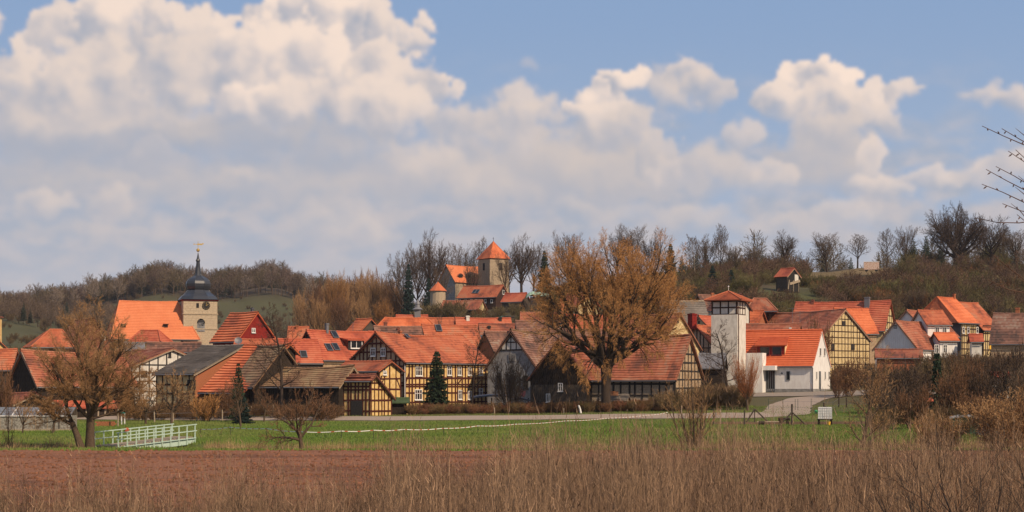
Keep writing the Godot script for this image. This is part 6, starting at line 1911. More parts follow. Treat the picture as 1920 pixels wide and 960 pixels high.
func make_protos() -> void:
	# bare broad-crowned trees of the hilltop
	var L := {"segs": [4, 6, 5, 4, 2], "tip": [0.75, 0.25, 0.3, 0.4, 0.5], "trop": [0.2, 0.55, 0.35, 0.25, 0.2], "gnarl": [0.06, 0.13, 0.18, 0.22, 0.25], "n": [10, 10, 8, 7], "first": [0.5, 0.2, 0.2, 0.2], "ang": [48, 46, 45, 42], "lr": [1.25, 0.50, 0.50, 0.50], "sh": [0.15, 0.45, 0.4, 0.3], "rr": [0.55, 0.5, 0.5, 0.5], "sides": [8, 6, 4, 3, 3], "tubes": 2, "tw": 0.05}
	tree_proto("round", 101, "barkdark", "twig_dark", 6.0, 0.36, L)
	tree_proto("round2", 102, "barkdark", "twig_grey", 7.0, 0.32, L)
	L = L.duplicate(true); L.ang = [62, 52, 50, 45]; L.gnarl = [0.08, 0.22, 0.26, 0.28, 0.3]; L.lr = [1.55, 0.5, 0.5, 0.5]; L.trop = [0.1, 0.35, 0.3, 0.2, 0.1]
	tree_proto("oak", 103, "barkdark", "twig_dark", 5.0, 0.5, L, 3, 0.28)
	# upright
	L = L.duplicate(true); L.n = [16, 7, 6, 5]; L.first = [0.3, 0.2, 0.2, 0.2]; L.ang = [38, 38, 40, 40]; L.lr = [0.5, 0.45, 0.5, 0.5]; L.sh = [0.55, 0.4, 0.4, 0.3]; L.tip = [0.2, 0.25, 0.3, 0.4, 0.5]; L.segs = [9, 5, 4, 3, 2]; L.gnarl = [0.04, 0.1, 0.16, 0.2, 0.25]; L.trop = [0.3, 0.5, 0.4, 0.3, 0.2]
	tree_proto("upright", 104, "barkdark", "twig_grey", 12.0, 0.22, L)
	tree_proto("birch", 105, "barkpale", "twig_grey", 12.0, 0.13, L)
	# golden bushy trees below the far hill, and the far wood
	L = L.duplicate(true); L.n = [18, 10, 10]; L.segs = [7, 5, 3, 2]; L.first = [0.12, 0.1, 0.1]; L.ang = [42, 40, 40]; L.lr = [0.72, 0.5, 0.5]; L.sh = [0.5, 0.4, 0.3]; L.tubes = 1; L.tw = 0.07
	tree_proto("golden", 106, "barkdark", "twig_tan", 9.0, 0.2, L, 3, 0.22)
	L = L.duplicate(true); L.n = [17, 7, 5]; L.tw = 0.13; L.first = [0.3, 0.15, 0.1]; L.lr = [0.5, 0.5, 0.5]; L.tubes = 0; L.ang = [52, 46, 44]; L.trop = [0.2, 0.3, 0.2, 0.1]
	tree_proto("wood", 107, "bark", "wood", 10.5, 0.2, L)
	tree_proto("wood2", 108, "bark", "wood", 10.5, 0.2, L)
	# orchard trees
	L = {"segs": [3, 5, 4, 3, 2], "tip": [0.8, 0.3, 0.3, 0.4, 0.5], "trop": [0.2, 0.3, 0.3, 0.5, 0.4], "gnarl": [0.12, 0.25, 0.3, 0.28, 0.25], "n": [7, 7, 6, 5], "first": [0.75, 0.2, 0.15, 0.15], "ang": [58, 48, 48, 45], "lr": [1.35, 0.5, 0.5, 0.55], "sh": [0.1, 0.35, 0.35, 0.3], "rr": [0.6, 0.55, 0.5, 0.5], "sides": [8, 6, 5, 3, 3], "tubes": 2, "tw": 0.028}
	tree_proto("orchard", 109, "bark", "twig_brown", 1.6, 0.13, L, 1, 0.0, 0.1)
	L = L.duplicate(true); L.lr = [1.7, 0.55, 0.5, 0.55]; L.trop = [0.2, 0.1, 0.05, 0.2, 0.2]
	tree_proto("orchard2", 110, "bark", "twig_tan", 1.5, 0.12, L, 1, 0.0, 0.1)
	# tall gnarled pear trees
	L = {"segs": [8, 5, 4, 3, 2], "tip": [0.3, 0.3, 0.3, 0.4, 0.5], "trop": [0.3, 0.1, 0.2, 0.3, 0.3], "gnarl": [0.09, 0.28, 0.3, 0.3, 0.25], "n": [15, 6, 6, 5], "first": [0.28, 0.2, 0.15, 0.15], "ang": [68, 52, 50, 45], "lr": [0.36, 0.5, 0.5, 0.5], "sh": [0.45, 0.35, 0.35, 0.3], "rr": [0.5, 0.5, 0.5, 0.5], "sides": [8, 6, 4, 3, 3], "tubes": 2, "tw": 0.042}
	tree_proto("gnarled", 111, "barkdark", "twig_dark", 10.5, 0.22, L)
	L = L.duplicate(true); L.ang = [48, 45, 45, 42]; L.lr = [0.3, 0.5, 0.5, 0.5]; L.gnarl = [0.05, 0.15, 0.2, 0.2, 0.2]; L.trop = [0.3, 0.4, 0.4, 0.3, 0.3]
	L.first = [0.15, 0.15, 0.15, 0.15]; L.lr = [0.42, 0.5, 0.5, 0.5]; L.tw = 0.02
	tree_proto("slim", 112, "bark", "twig_brown", 6.0, 0.12, L)
	# many-stemmed shrubs
	L = {"segs": [5, 4, 2, 2], "tip": [0.35, 0.4, 0.5, 0.5], "trop": [0.25, 0.4, 0.3, 0.2], "gnarl": [0.12, 0.2, 0.25, 0.2], "n": [8, 5, 4], "first": [0.15, 0.15, 0.15], "ang": [32, 35, 38], "lr": [0.5, 0.5, 0.6], "sh": [0.4, 0.3, 0.3], "rr": [0.6, 0.6, 0.6], "sides": [5, 4, 3, 3], "tubes": 0, "tw": 0.035}
	tree_proto("shrub", 113, "bark", "twig_brown", 2.4, 0.028, L, 16, 0.55)
	tree_proto("shrub2", 114, "bark", "twig_grey", 2.4, 0.028, L, 14, 0.7)
	L = L.duplicate(true); L.tw = 0.05; L.n = [7, 5, 3]
	tree_proto("scrub", 115, "bark", "wood", 2.6, 0.03, L, 12, 0.7)
	L = {"segs": [6, 5, 3, 2], "tip": [0.3, 0.35, 0.5, 0.5], "trop": [0.2, 0.45, 0.3, 0.2], "gnarl": [0.09, 0.16, 0.22, 0.2], "n": [9, 5, 4], "first": [0.1, 0.15, 0.15], "ang": [40, 38, 38], "lr": [0.45, 0.5, 0.55], "sh": [0.4, 0.3, 0.3], "rr": [0.5, 0.6, 0.6], "sides": [6, 4, 3, 3], "tubes": 1, "tw": 0.014}
	tree_proto("openbush", 117, "bark", "twig_tan", 3.4, 0.055, L, 9, 0.42)
	# pollard willow: a short trunk and a broom of orange shoots
	L = {"segs": [3, 5, 3, 2], "tip": [0.95, 0.3, 0.5, 0.5], "trop": [0.0, 0.45, 0.3, 0.2], "gnarl": [0.06, 0.06, 0.12, 0.15], "n": [80, 9, 3], "first": [0.85, 0.1, 0.1], "ang": [50, 22, 22], "lr": [2.6, 0.42, 0.5], "sh": [0.0, 0.3, 0.3], "rr": [0.11, 0.6, 0.6], "sides": [9, 4, 3, 3], "tubes": 1, "tw": 0.035}
	tree_proto("pollard", 116, "bark", "twig_red", 1.5, 0.26, L)
	conifer_proto("spruce", 121, 9.0, 4.6, "needle")
	conifer_proto("spruce2", 122, 9.0, 3.6, "needle_blue")
	conifer_proto("thin_spruce", 123, 7.0, 3.0, "needle", 0.55, 0.12)
	conifer_proto("cypress", 124, 6.0, 1.5, "needle", 1.5, 0.02)
	conifer_proto("wood_fir", 125, 11.5, 4.5, "wood", 0.3, 0.15)
	big_willow()
	brook_willow()

# the great golden willow in front of the barns: a thick trunk forking into heavy limbs, each ending in fountains of fine shoots
func big_willow() -> void:
	rng.seed = 201
	var T := MB.new(); var C := MB.new()
	var Q := {"segs": [6, 5, 4, 4, 3], "tip": [0.45, 0.3, 0.3, 0.4, 0.5], "trop": [0.2, 0.35, 0.25, 0.0, -0.5], "gnarl": [0.13, 0.2, 0.22, 0.2, 0.2], "n": [8, 8, 8, 8], "first": [0.36, 0.3, 0.2, 0.1], "ang": [48, 48, 45, 42], "lr": [0.55, 0.52, 0.52, 0.62], "sh": [0.35, 0.35, 0.3, 0.2], "rr": [0.55, 0.5, 0.5, 0.5], "sides": [9, 7, 5, 3, 3], "tubes": 2, "tw": 0.034}
	T.tube(PackedVector3Array([Vector3(0, -0.5, 0), Vector3(0.03, 0.3, 0), Vector3(0.0, 1.4, 0.05), Vector3(0.02, 2.8, 0), Vector3(0.08, 4.0, 0), Vector3(0.12, 4.9, 0)]), PackedFloat32Array([0.95, 0.66, 0.56, 0.58, 0.72, 0.5]), 14)
	var top := Vector3(0.1, 4.3, 0)
	# x, y, z of the limb's direction, length, radius
	for q in [[-1.0, 0.62, 0.15, 8.6, 0.26], [-0.72, 0.85, -0.35, 9.2, 0.27], [0.28, 1.0, 0.55, 8.6, 0.26], [-0.32, 1.0, 0.45, 8.8, 0.27], [0.7, 0.9, -0.45, 9.5, 0.26], [-0.62, 1.0, 0.25, 9.6, 0.28], [-0.2, 1.0, -0.3, 8.4, 0.32], [0.12, 1.0, 0.2, 8.4, 0.34], [0.5, 1.0, -0.1, 9.2, 0.33], [0.85, 0.85, 0.3, 10.0, 0.32], [1.0, 0.55, -0.25, 9.2, 0.27], [1.0, 0.35, 0.3, 8.0, 0.2], [-0.95, 0.45, -0.3, 8.0, 0.22], [-0.1, 0.9, -0.75, 8.0, 0.3], [0.1, 0.8, 0.9, 7.0, 0.28]]:
		grow(T, C, top + Vector3(q[0] * 0.7, rng.randf_range(-0.4, 0.3), q[2] * 0.7), Vector3(q[0], q[1], q[2]).normalized(), q[3], q[4], 0, Q)
	# low drooping branches round the trunk, and a long arm to the left
	var D := Q.duplicate(true)
	D.trop = [-0.5, -0.4, -0.4, -0.5, -0.6]; D.n = [6, 6, 7, 6]
	for q in [[-0.8, 0.45, 0.4, 5.0, 0.16], [-0.4, 0.4, 0.8, 5.0, 0.15], [0.8, 0.5, 0.4, 5.5, 0.16], [0.4, 0.4, 0.85, 4.8, 0.14], [1.0, 0.6, 0.0, 6.0, 0.16]]:
		grow(T, C, Vector3(q[0] * 0.6, 4.6 + rng.randf() * 1.2, q[2] * 0.6), Vector3(q[0], q[1], q[2]).normalized(), q[3], q[4], 0, D)
	D.trop = [0.12, 0.2, 0.1, 0.0, -0.3]; D.n = [6, 5, 6, 5]
	grow(T, C, Vector3(-0.5, 5.2, 0.3), Vector3(-1.0, 0.34, 0.25).normalized(), 8.0, 0.22, 0, D)
	finish("big_willow", T, C, "barkdark", "twig_gold")

func brook_willow() -> void:
	rng.seed = 222
	var T := MB.new(); var C := MB.new()
	var Q := {"segs": [6, 5, 4, 3, 2], "tip": [0.4, 0.3, 0.3, 0.4, 0.5], "trop": [0.3, 0.35, 0.3, 0.2, -0.1], "gnarl": [0.15, 0.2, 0.22, 0.22, 0.2], "n": [10, 9, 9, 11], "first": [0.22, 0.2, 0.15, 0.1], "ang": [46, 46, 45, 42], "lr": [0.5, 0.5, 0.5, 0.55], "sh": [0.35, 0.35, 0.3, 0.2], "rr": [0.5, 0.5, 0.5, 0.5], "sides": [8, 6, 4, 3, 3], "tubes": 2, "tw": 0.014}
	T.tube(PackedVector3Array([Vector3(0.25, -0.5, 0), Vector3(0.28, 0.9, 0), Vector3(0.32, 2.3, 0.05)]), PackedFloat32Array([0.34, 0.25, 0.22]), 10)
	T.tube(PackedVector3Array([Vector3(-0.05, -0.5, 0.2), Vector3(-0.45, 0.9, 0.2), Vector3(-0.75, 1.7, 0.15)]), PackedFloat32Array([0.25, 0.19, 0.16]), 9)
	for q in [[-0.75, 1.7, -0.5, 1.0, 0.2, 3.2, 0.12], [-0.75, 1.6, -1.0, 0.45, -0.2, 2.9, 0.10], [-0.6, 1.4, -0.6, 0.3, 0.6, 2.4, 0.07], [0.3, 2.2, -0.35, 1.0, 0.1, 5.2, 0.16], [0.32, 2.3, 0.15, 1.0, -0.25, 5.6, 0.17], [0.32, 2.1, 0.7, 1.0, 0.2, 4.8, 0.15], [0.35, 2.3, 1.0, 0.75, -0.1, 3.8, 0.11], [0.28, 1.9, -0.9, 0.8, 0.4, 4.2, 0.12], [0.3, 2.0, 0.3, 0.8, 0.9, 3.8, 0.10], [0.3, 2.0, 0.0, 0.9, -0.9, 4.0, 0.11], [0.3, 1.9, 1.0, 0.35, 0.3, 3.0, 0.08]]:
		grow(T, C, Vector3(q[0], q[1], 0.1), Vector3(q[2], q[3], q[4]).normalized(), q[5], q[6], 0, Q)
	finish("brook_willow", T, C, "bark", "twig_tan")

# plant a tree at bearing px, distance d, so tall that its top shows at py_top; wpx = width of the crown in the photograph
func tree(called: String, key: String, px: float, py_top: float, wpx: float, d: float, label: String, category := "tree", group := "", twig := "", sink := 0.1) -> Node3D:
	var P: Dictionary = proto[key]
	var g := ground_at(px, d)
	g.y -= sink
	var h := CAMH + (HY - py_top) / F * d - g.y
	var sy: float = h / P.h
	var sx: float = wpx / F * d / P.w if wpx > 0.0 else sy
	var t := thing(called, label, category, g, rng.randf() * TAU if key != "big_willow" and key != "brook_willow" else 0.0, group)
	t.scale = Vector3(sx, sy, sx)
	if P.t:
		put(t, "trunk", P.t, M[P.bark])
	put(t, "crown", P.c, M[twig if twig else P.twig])
	return t

func ordinal(i: int) -> String:
	return ["first", "second", "third", "fourth", "fifth", "sixth", "seventh", "eighth", "ninth", "tenth", "eleventh", "twelfth", "thirteenth", "fourteenth", "fifteenth", "sixteenth", "seventeenth", "eighteenth", "nineteenth", "twentieth"][i]

func plant_trees() -> void:
	rng.seed = 55
	tree("willow_tree", "big_willow", 1136, 452, 318, 178, "huge golden twigged willow with dark forked limbs before the barns", "tree", "", "", 0.0)
	tree("brook_willow", "brook_willow", 160, 580, 240, 90, "bare tan twigged willow leaning over the brook beside the green footbridge", "tree", "", "", 0.0)
	tree("orchard_tree", "orchard", 569, 716, 135, 91, "bare low fruit tree standing alone by the ditch in the meadow")
	tree("orchard_tree", "orchard2", 273, 702, 92, 150, "small bare fruit tree left of the yellowish fruit tree in the garden")
	tree("orchard_tree", "orchard2", 320, 690, 100, 149, "yellowish bare fruit tree before the grey barn front")
	tree("orchard_tree", "orchard", 494, 722, 52, 160, "little bare fruit tree between spruce and gnarled tree by the lane")
	tree("orchard_tree", "orchard", 99, 735, 70, 120, "dark bare fruit tree in front of the greenhouse")
	tree("orchard_tree", "orchard2", 42, 742, 56, 119, "leaning bare fruit tree before the left part of the greenhouse")
	tree("sapling", "slim", 18, 738, 28, 93, "thin bare sapling at the left edge of the brook")
	tree("garden_tree", "slim", 452, 700, 52, 140, "thin bare tree standing in front of the small spruce")
	tree("gnarled_tree", "gnarled", 527, 572, 128, 172, "tall gnarled dark tree rising over the mossy barn", "tree")
	tree("slender_tree", "gnarled", 885, 610, 82, 183, "slender bare tree before the right half of half-timbered house", "tree", "", "twig_brown")
	tree("grey_tree", "shrub2", 957, 668, 78, 184, "grey bare bushy tree before the white gabled house", "tree")
	tree("dark_tree", "gnarled", 1366, 600, 100, 192, "dark bare tree in front of the white tower", "tree")
	tree("pollard_willow", "pollard", 1402, 664, 66, 174, "pollard willow with a broom of red orange shoots beside white house")
	tree("stemmed_bush", "openbush", 1302, 690, 125, 92, "tall many-stemmed bush at the meadow edge right of the willow", "bush", "", "twig_tan")
	tree("slim_tree", "slim", 1611, 652, 120, 92, "slim bare tree at the meadow edge right of the water tank", "tree", "", "twig_tan")
	tree("spruce", "spruce", 819, 662, 68, 184, "dark spruce in front of the half-timbered house", "conifer")
	tree("small_spruce", "thin_spruce", 447, 684, 42, 160, "thin topped spruce before the orange barn", "conifer")
	tree("low_spruce", "spruce2", 455, 742, 46, 152, "low blue green spruce beside the lane fence", "conifer")
	tree("cypress", "cypress", 1757, 664, 36, 165, "dark narrow cypress in the gardens at right", "conifer")
	tree("yellow_bush", "shrub", 386, 738, 62, 163, "yellow twigged bush beside the lane before the orange barn", "bush", "", "twig_gold")
	# trees round the hilltop church
	var r := [["round", 806, 433, 92, 440, "largest bare tree left of the hilltop church, forked"], ["round2", 757, 472, 70, 436, "spreading bare tree farthest left on the hilltop"], ["round", 849, 461, 62, 448, "reddish brown bare tree just behind the hilltop nave"], ["upright", 905, 445, 44, 450, "narrow bare tree directly behind the red pyramid roof"], ["round", 978, 441, 74, 440, "bare dome shaped tree right of the hilltop church tower"], ["round2", 1068, 436, 66, 446, "grey bare tree between two spruces and the golden willow"], ["round", 1158, 424, 62, 452, "bare tree crown showing above the golden willow's left top"], ["round2", 1190, 422, 66, 455, "bare tree crown showing above the golden willow's middle"], ["round", 1222, 434, 56, 450, "bare tree crown at the golden willow's right shoulder"],
		["birch", 1304, 440, 44, 405, "pale trunked birch on the scrub hillside right of the dark spruce"], ["round2", 1328, 440, 54, 430, "bushy bare tree right of the pale trunked birch"], ["upright", 1351, 420, 40, 432, "tallest narrow bare tree on the hillside skyline"], ["round2", 1374, 460, 36, 430, "small bare tree right of the tallest narrow tree"], ["round2", 1410, 461, 38, 440, "low bare tree left of the dense round skyline tree"], ["round", 1470, 432, 58, 452, "dense round bare tree above the broken hut"], ["round2", 1551, 436, 58, 455, "rounded bare tree left of the box trailer on the skyline"], ["upright", 1608, 439, 50, 470, "thin grey tree just left above the box trailer"], ["upright", 1663, 429, 42, 460, "thin bare tree right of the box trailer"], ["round2", 1702, 424, 46, 460, "bare tree left of the spreading oak, with fan crown"], ["oak", 1796, 387, 118, 445, "wide spreading oak highest on the right skyline"], ["round", 1861, 407, 84, 448, "bare tree just right of the spreading oak"], ["round2", 1908, 428, 70, 440, "bare tree at the right edge of the skyline"],
		["round2", 868, 458, 60, 455, "grey bare tree behind the middle of the hilltop nave"], ["round", 955, 452, 54, 436, "bare tree hugging the right flank of the hilltop church tower"], ["round2", 1001, 456, 54, 450, "bare tree just left of the dark spruce right of the church hill"], ["round2", 784, 452, 64, 446, "bare tree second from left on the church hill"], ["round2", 832, 500, 40, 404, "low bare tree between the ruin turret and the hilltop nave"],
		["gnarled", 512, 568, 62, 300, "grey bare tree behind the red boarded gable"], ["round2", 535, 588, 40, 310, "small bare tree right of the red boarded gable"]]
	for q in r:
		tree("hill_tree", q[0], q[1], q[2], q[3] * 1.2, q[4], q[5], "tree", "bare trees on the hills", "twig_grey" if q[1] in [849, 1328] else "")
	for q in [["round2", 889, 490, 46, 417, "slight bare tree in front of the hilltop nave"], ["round2", 946, 476, 44, 414, "slight bare tree in front of the hilltop church tower"], ["shrub2", 822, 588, 26, 262, "small dark bush between the red roofs below the turret"], ["gnarled", 640, 590, 30, 300, "small bare tree behind the skylight house chimney"], ["round2", 1000, 560, 44, 330, "bare tree between the hill shed and the willow"], ["gnarled", 1440, 590, 40, 262, "bare tree before the low brown roof right of the white tower"], ["shrub", 1538, 596, 50, 250, "bare bush in front of the orange barn roof"], ["round2", 1720, 540, 50, 330, "bare tree behind the white rear house"], ["round", 1880, 560, 60, 300, "bare tree behind the farthest right orange roof"]]:
		tree("village_tree", q[0], q[1], q[2], q[3], q[4], q[5], "tree", "bare trees among the roofs")
	for q in [["spruce2", 766, 498, 36, 430, "dark spruce under the farthest left hilltop tree"], ["spruce2", 803, 524, 34, 402, "dark spruce left of the round ruin turret"], ["spruce", 1021, 473, 36, 432, "dark spruce right of the hilltop church"], ["spruce", 1257, 459, 38, 430, "dark spruce at the right shoulder of the golden willow"], ["spruce2", 1336, 499, 36, 358, "left of two blue green spruces above the white tower"], ["spruce2", 1371, 507, 32, 356, "right of two blue green spruces above the white tower"]]:
		tree("hill_spruce", q[0], q[1], q[2], q[3], q[4], q[5], "conifer", "spruces on the hills")
	# golden wood left of the hilltop church, named from left to right
	var xs := [566, 590, 611, 628, 646, 662, 678, 692, 706, 720, 734, 748, 600, 640, 672, 712]
	var tops := [545, 530, 522, 518, 513, 510, 512, 508, 514, 516, 520, 536, 556, 552, 556, 560]
	for i in xs.size():
		tree("golden_tree", "golden", xs[i], tops[i], 46 + (i * 7) % 14, (500 - (i * 37) % 60) if i < 12 else 395, "%s from left of the golden brown trees in the %s row of the wood" % [ordinal(i if i < 12 else i - 12), "back" if i < 12 else "front"], "tree", "golden brown wood left of the hilltop church", ["twig_tan", "twig_brown", "twig_tan", "twig_goldwood"][i % 4])
	# garden thicket at right, before the houses
	var th := [[1650, 690, 60, 170], [1690, 676, 66, 160], [1722, 690, 56, 172], [1785, 690, 60, 150], [1815, 668, 70, 165], [1846, 690, 60, 150], [1668, 716, 60, 140], [1712, 722, 64, 132], [1838, 730, 70, 128], [1880, 650, 70, 178], [1912, 690, 70, 150], [1590, 672, 50, 200], [1570, 690, 36, 198]]
	for i in th.size():
		tree("thicket_shrub", "shrub" if i % 2 else "shrub2", th[i][0], th[i][1], th[i][2] * 1.25, th[i][3], "%s from left of the bare brown shrubs in the right gardens" % ordinal([2, 4, 6, 7, 8, 10, 3, 5, 9, 11, 12, 1, 0][i]), "shrub", "bare shrubs in the right gardens", ["twig_brown", "twig_dark", "twig_grey", "twig_brown"][i % 4] if i != 2 else "twig_dark")
	# left gardens
	for q in [[8, 690, 60, 140, "grey brown shrub at the left edge before the red roof"], [230, 700, 40, 160, "thin bare bush before the white timbered gable"], [345, 735, 40, 170, "low brown bush before the grey barn opening"], [425, 720, 46, 168, "tall brown shrub left of the thin topped spruce"], [600, 742, 70, 165, "brown shrub before the dark wall of the mossy barn"]]:
		tree("garden_bush", "shrub2", q[0], q[1], q[2], q[3], q[4], "bush", "bare bushes in the left gardens", "twig_brown")
	near_branches()

# the tree just outside the frame at right, whose budding twigs reach in, and the tangled bush below it
func near_branches() -> void:
	rng.seed = 77
	var g := ground_at(2150, 9.0)
	var t := thing("budding_tree", "young tree at the right edge with thin budding twigs against the sky", "tree", g)
	var T := MB.new()
	T.tube(PackedVector3Array([Vector3(0, -0.2, 0), Vector3(0.05, 1.5, 0), Vector3(-0.05, 3.2, 0), Vector3(0, 5.0, 0)]), PackedFloat32Array([0.10, 0.08, 0.06, 0.03]), 10)
	put(t, "trunk", T.mesh(), M.bark)
	for q in [[2150, 62, 1842, 236, 9.0], [2150, 70, 1880, 243, 9.0], [2150, 90, 1892, 284, 9.0], [2150, 120, 1905, 281, 9.1], [2150, 95, 1849, 316, 9.0], [2150, 80, 1867, 312, 9.0], [2150, 75, 1842, 342, 8.9], [2150, -40, 1830, 408, 9.2], [2150, 20, 1880, 380, 9.0], [2150, 40, 1852, 524, 8.8], [2150, 150, 1862, 478, 9.1], [2100, 90, 1908, 400, 9.0]]:
		var a := at(q[0], q[3] + q[1], q[4]) - g; var b := at(q[2], q[3], q[4]) - g
		var B := MB.new()
		var pts := PackedVector3Array(); var rd := PackedFloat32Array()
		for i in 9:
			var f := i / 8.0
			var p := a.lerp(b, f)
			p.y -= sin(f * PI) * 0.09 * f + rng.randf_range(-0.008, 0.008)
			p.z += rng.randf_range(-0.02, 0.02)
			pts.append(p); rd.append(lerpf(0.006, 0.0016, f))
		B.tube(pts, rd, 5)
		for i in 7:
			var f := 0.55 + i * 0.07
			var k := int(f * 8); var p := pts[k].lerp(pts[mini(k + 1, 8)], f * 8 - k)
			var e := p + Vector3(rng.randf_range(-0.02, 0.005), 0.014 * (1 if i % 2 else -1), rng.randf_range(-0.01, 0.01))
			B.tube(PackedVector3Array([p, p.lerp(e, 0.5), e]), PackedFloat32Array([0.001, 0.0042, 0.0005]), 5)
			if i == 2:
				var s := p + Vector3(-0.10, 0.09, 0.03)
				B.tube(PackedVector3Array([p, p.lerp(s, 0.5) + Vector3(0, 0.01, 0), s]), PackedFloat32Array([0.003, 0.0025, 0.001]), 4)
		put(t, "budding_twig", B.mesh(), M.twig_bud)
	# tangled bush, bottom right
	var Q := {"segs": [7, 5, 3, 2], "tip": [0.3, 0.4, 0.5, 0.5], "trop": [-0.5, 0.2, 0.2, 0.1], "gnarl": [0.14, 0.2, 0.25, 0.2], "n": [9, 5, 3], "first": [0.2, 0.15, 0.15], "ang": [38, 40, 40], "lr": [0.42, 0.5, 0.6], "sh": [0.4, 0.3, 0.3], "rr": [0.55, 0.6, 0.6], "sides": [6, 4, 3, 3], "tubes": 2, "tw": 0.005}
	tree_proto("tangle", 131, "barkdark", "twig_brown", 2.3, 0.020, Q, 16, 0.75)
	Q.trop = [0.15, 0.3, 0.3, 0.2]
	tree_proto("wand", 132, "bark", "twig_tan", 2.2, 0.010, Q, 12, 0.4)
	Q = Q.duplicate(true); Q.tw = 0.03; Q.n = [12, 7, 5]; Q.gnarl = [0.1, 0.18, 0.22, 0.2]
	tree_proto("wandbig", 133, "bark", "twig_tan", 2.6, 0.016, Q, 22, 0.75)
	tree("tangled_bush", "tangle", 1915, 735, 0, 15, "tangled tan bush with arching branches at the bottom right corner", "bush")
	tree("tangled_bush", "tangle", 1815, 835, 0, 18, "lower tangled bush left of the bottom right corner bush", "bush")
	tree("tan_thicket", "wandbig", 1885, 735, 200, 82, "broad tan twigged thicket at the right edge hiding the green container", "thicket")
	tree("tan_thicket", "wandbig", 1765, 775, 130, 84, "smaller tan thicket left of the broad thicket at the right edge", "thicket")
	for q in [[30, 872, 30, "bare upright shrub at the bottom left corner"], [218, 862, 30, "bare upright shrub in the field edge below the footbridge"], [322, 892, 28, "small bare shrub right of the shrub below the footbridge"], [470, 880, 29, "bare shrub at field edge left of the solitary fruit tree"], [560, 905, 28, "bare shrub at field edge below the solitary fruit tree"], [985, 846, 34, "dark bare shrub among weeds below the slatted fence"], [1180, 850, 32, "dark bare shrub among weeds below the willow"], [1395, 838, 36, "dark bare shrub among weeds below the pollard willow"], [1500, 842, 33, "dark bare shrub among weeds below the gate post"], [1640, 826, 36, "dark bare shrub among weeds below the slim tree"], [1725, 812, 38, "tall bare shrub among weeds left of the tangled bush"], [120, 900, 29, "thin bare shrub right of the bottom left corner shrub"], [760, 884, 31, "thin bare shrub among weeds below the spruce"]]:
		tree("field_shrub", "wand", q[0], q[1], 0, q[2], q[3], "shrub", "bare shrubs along the near field edge", "twig_dark")

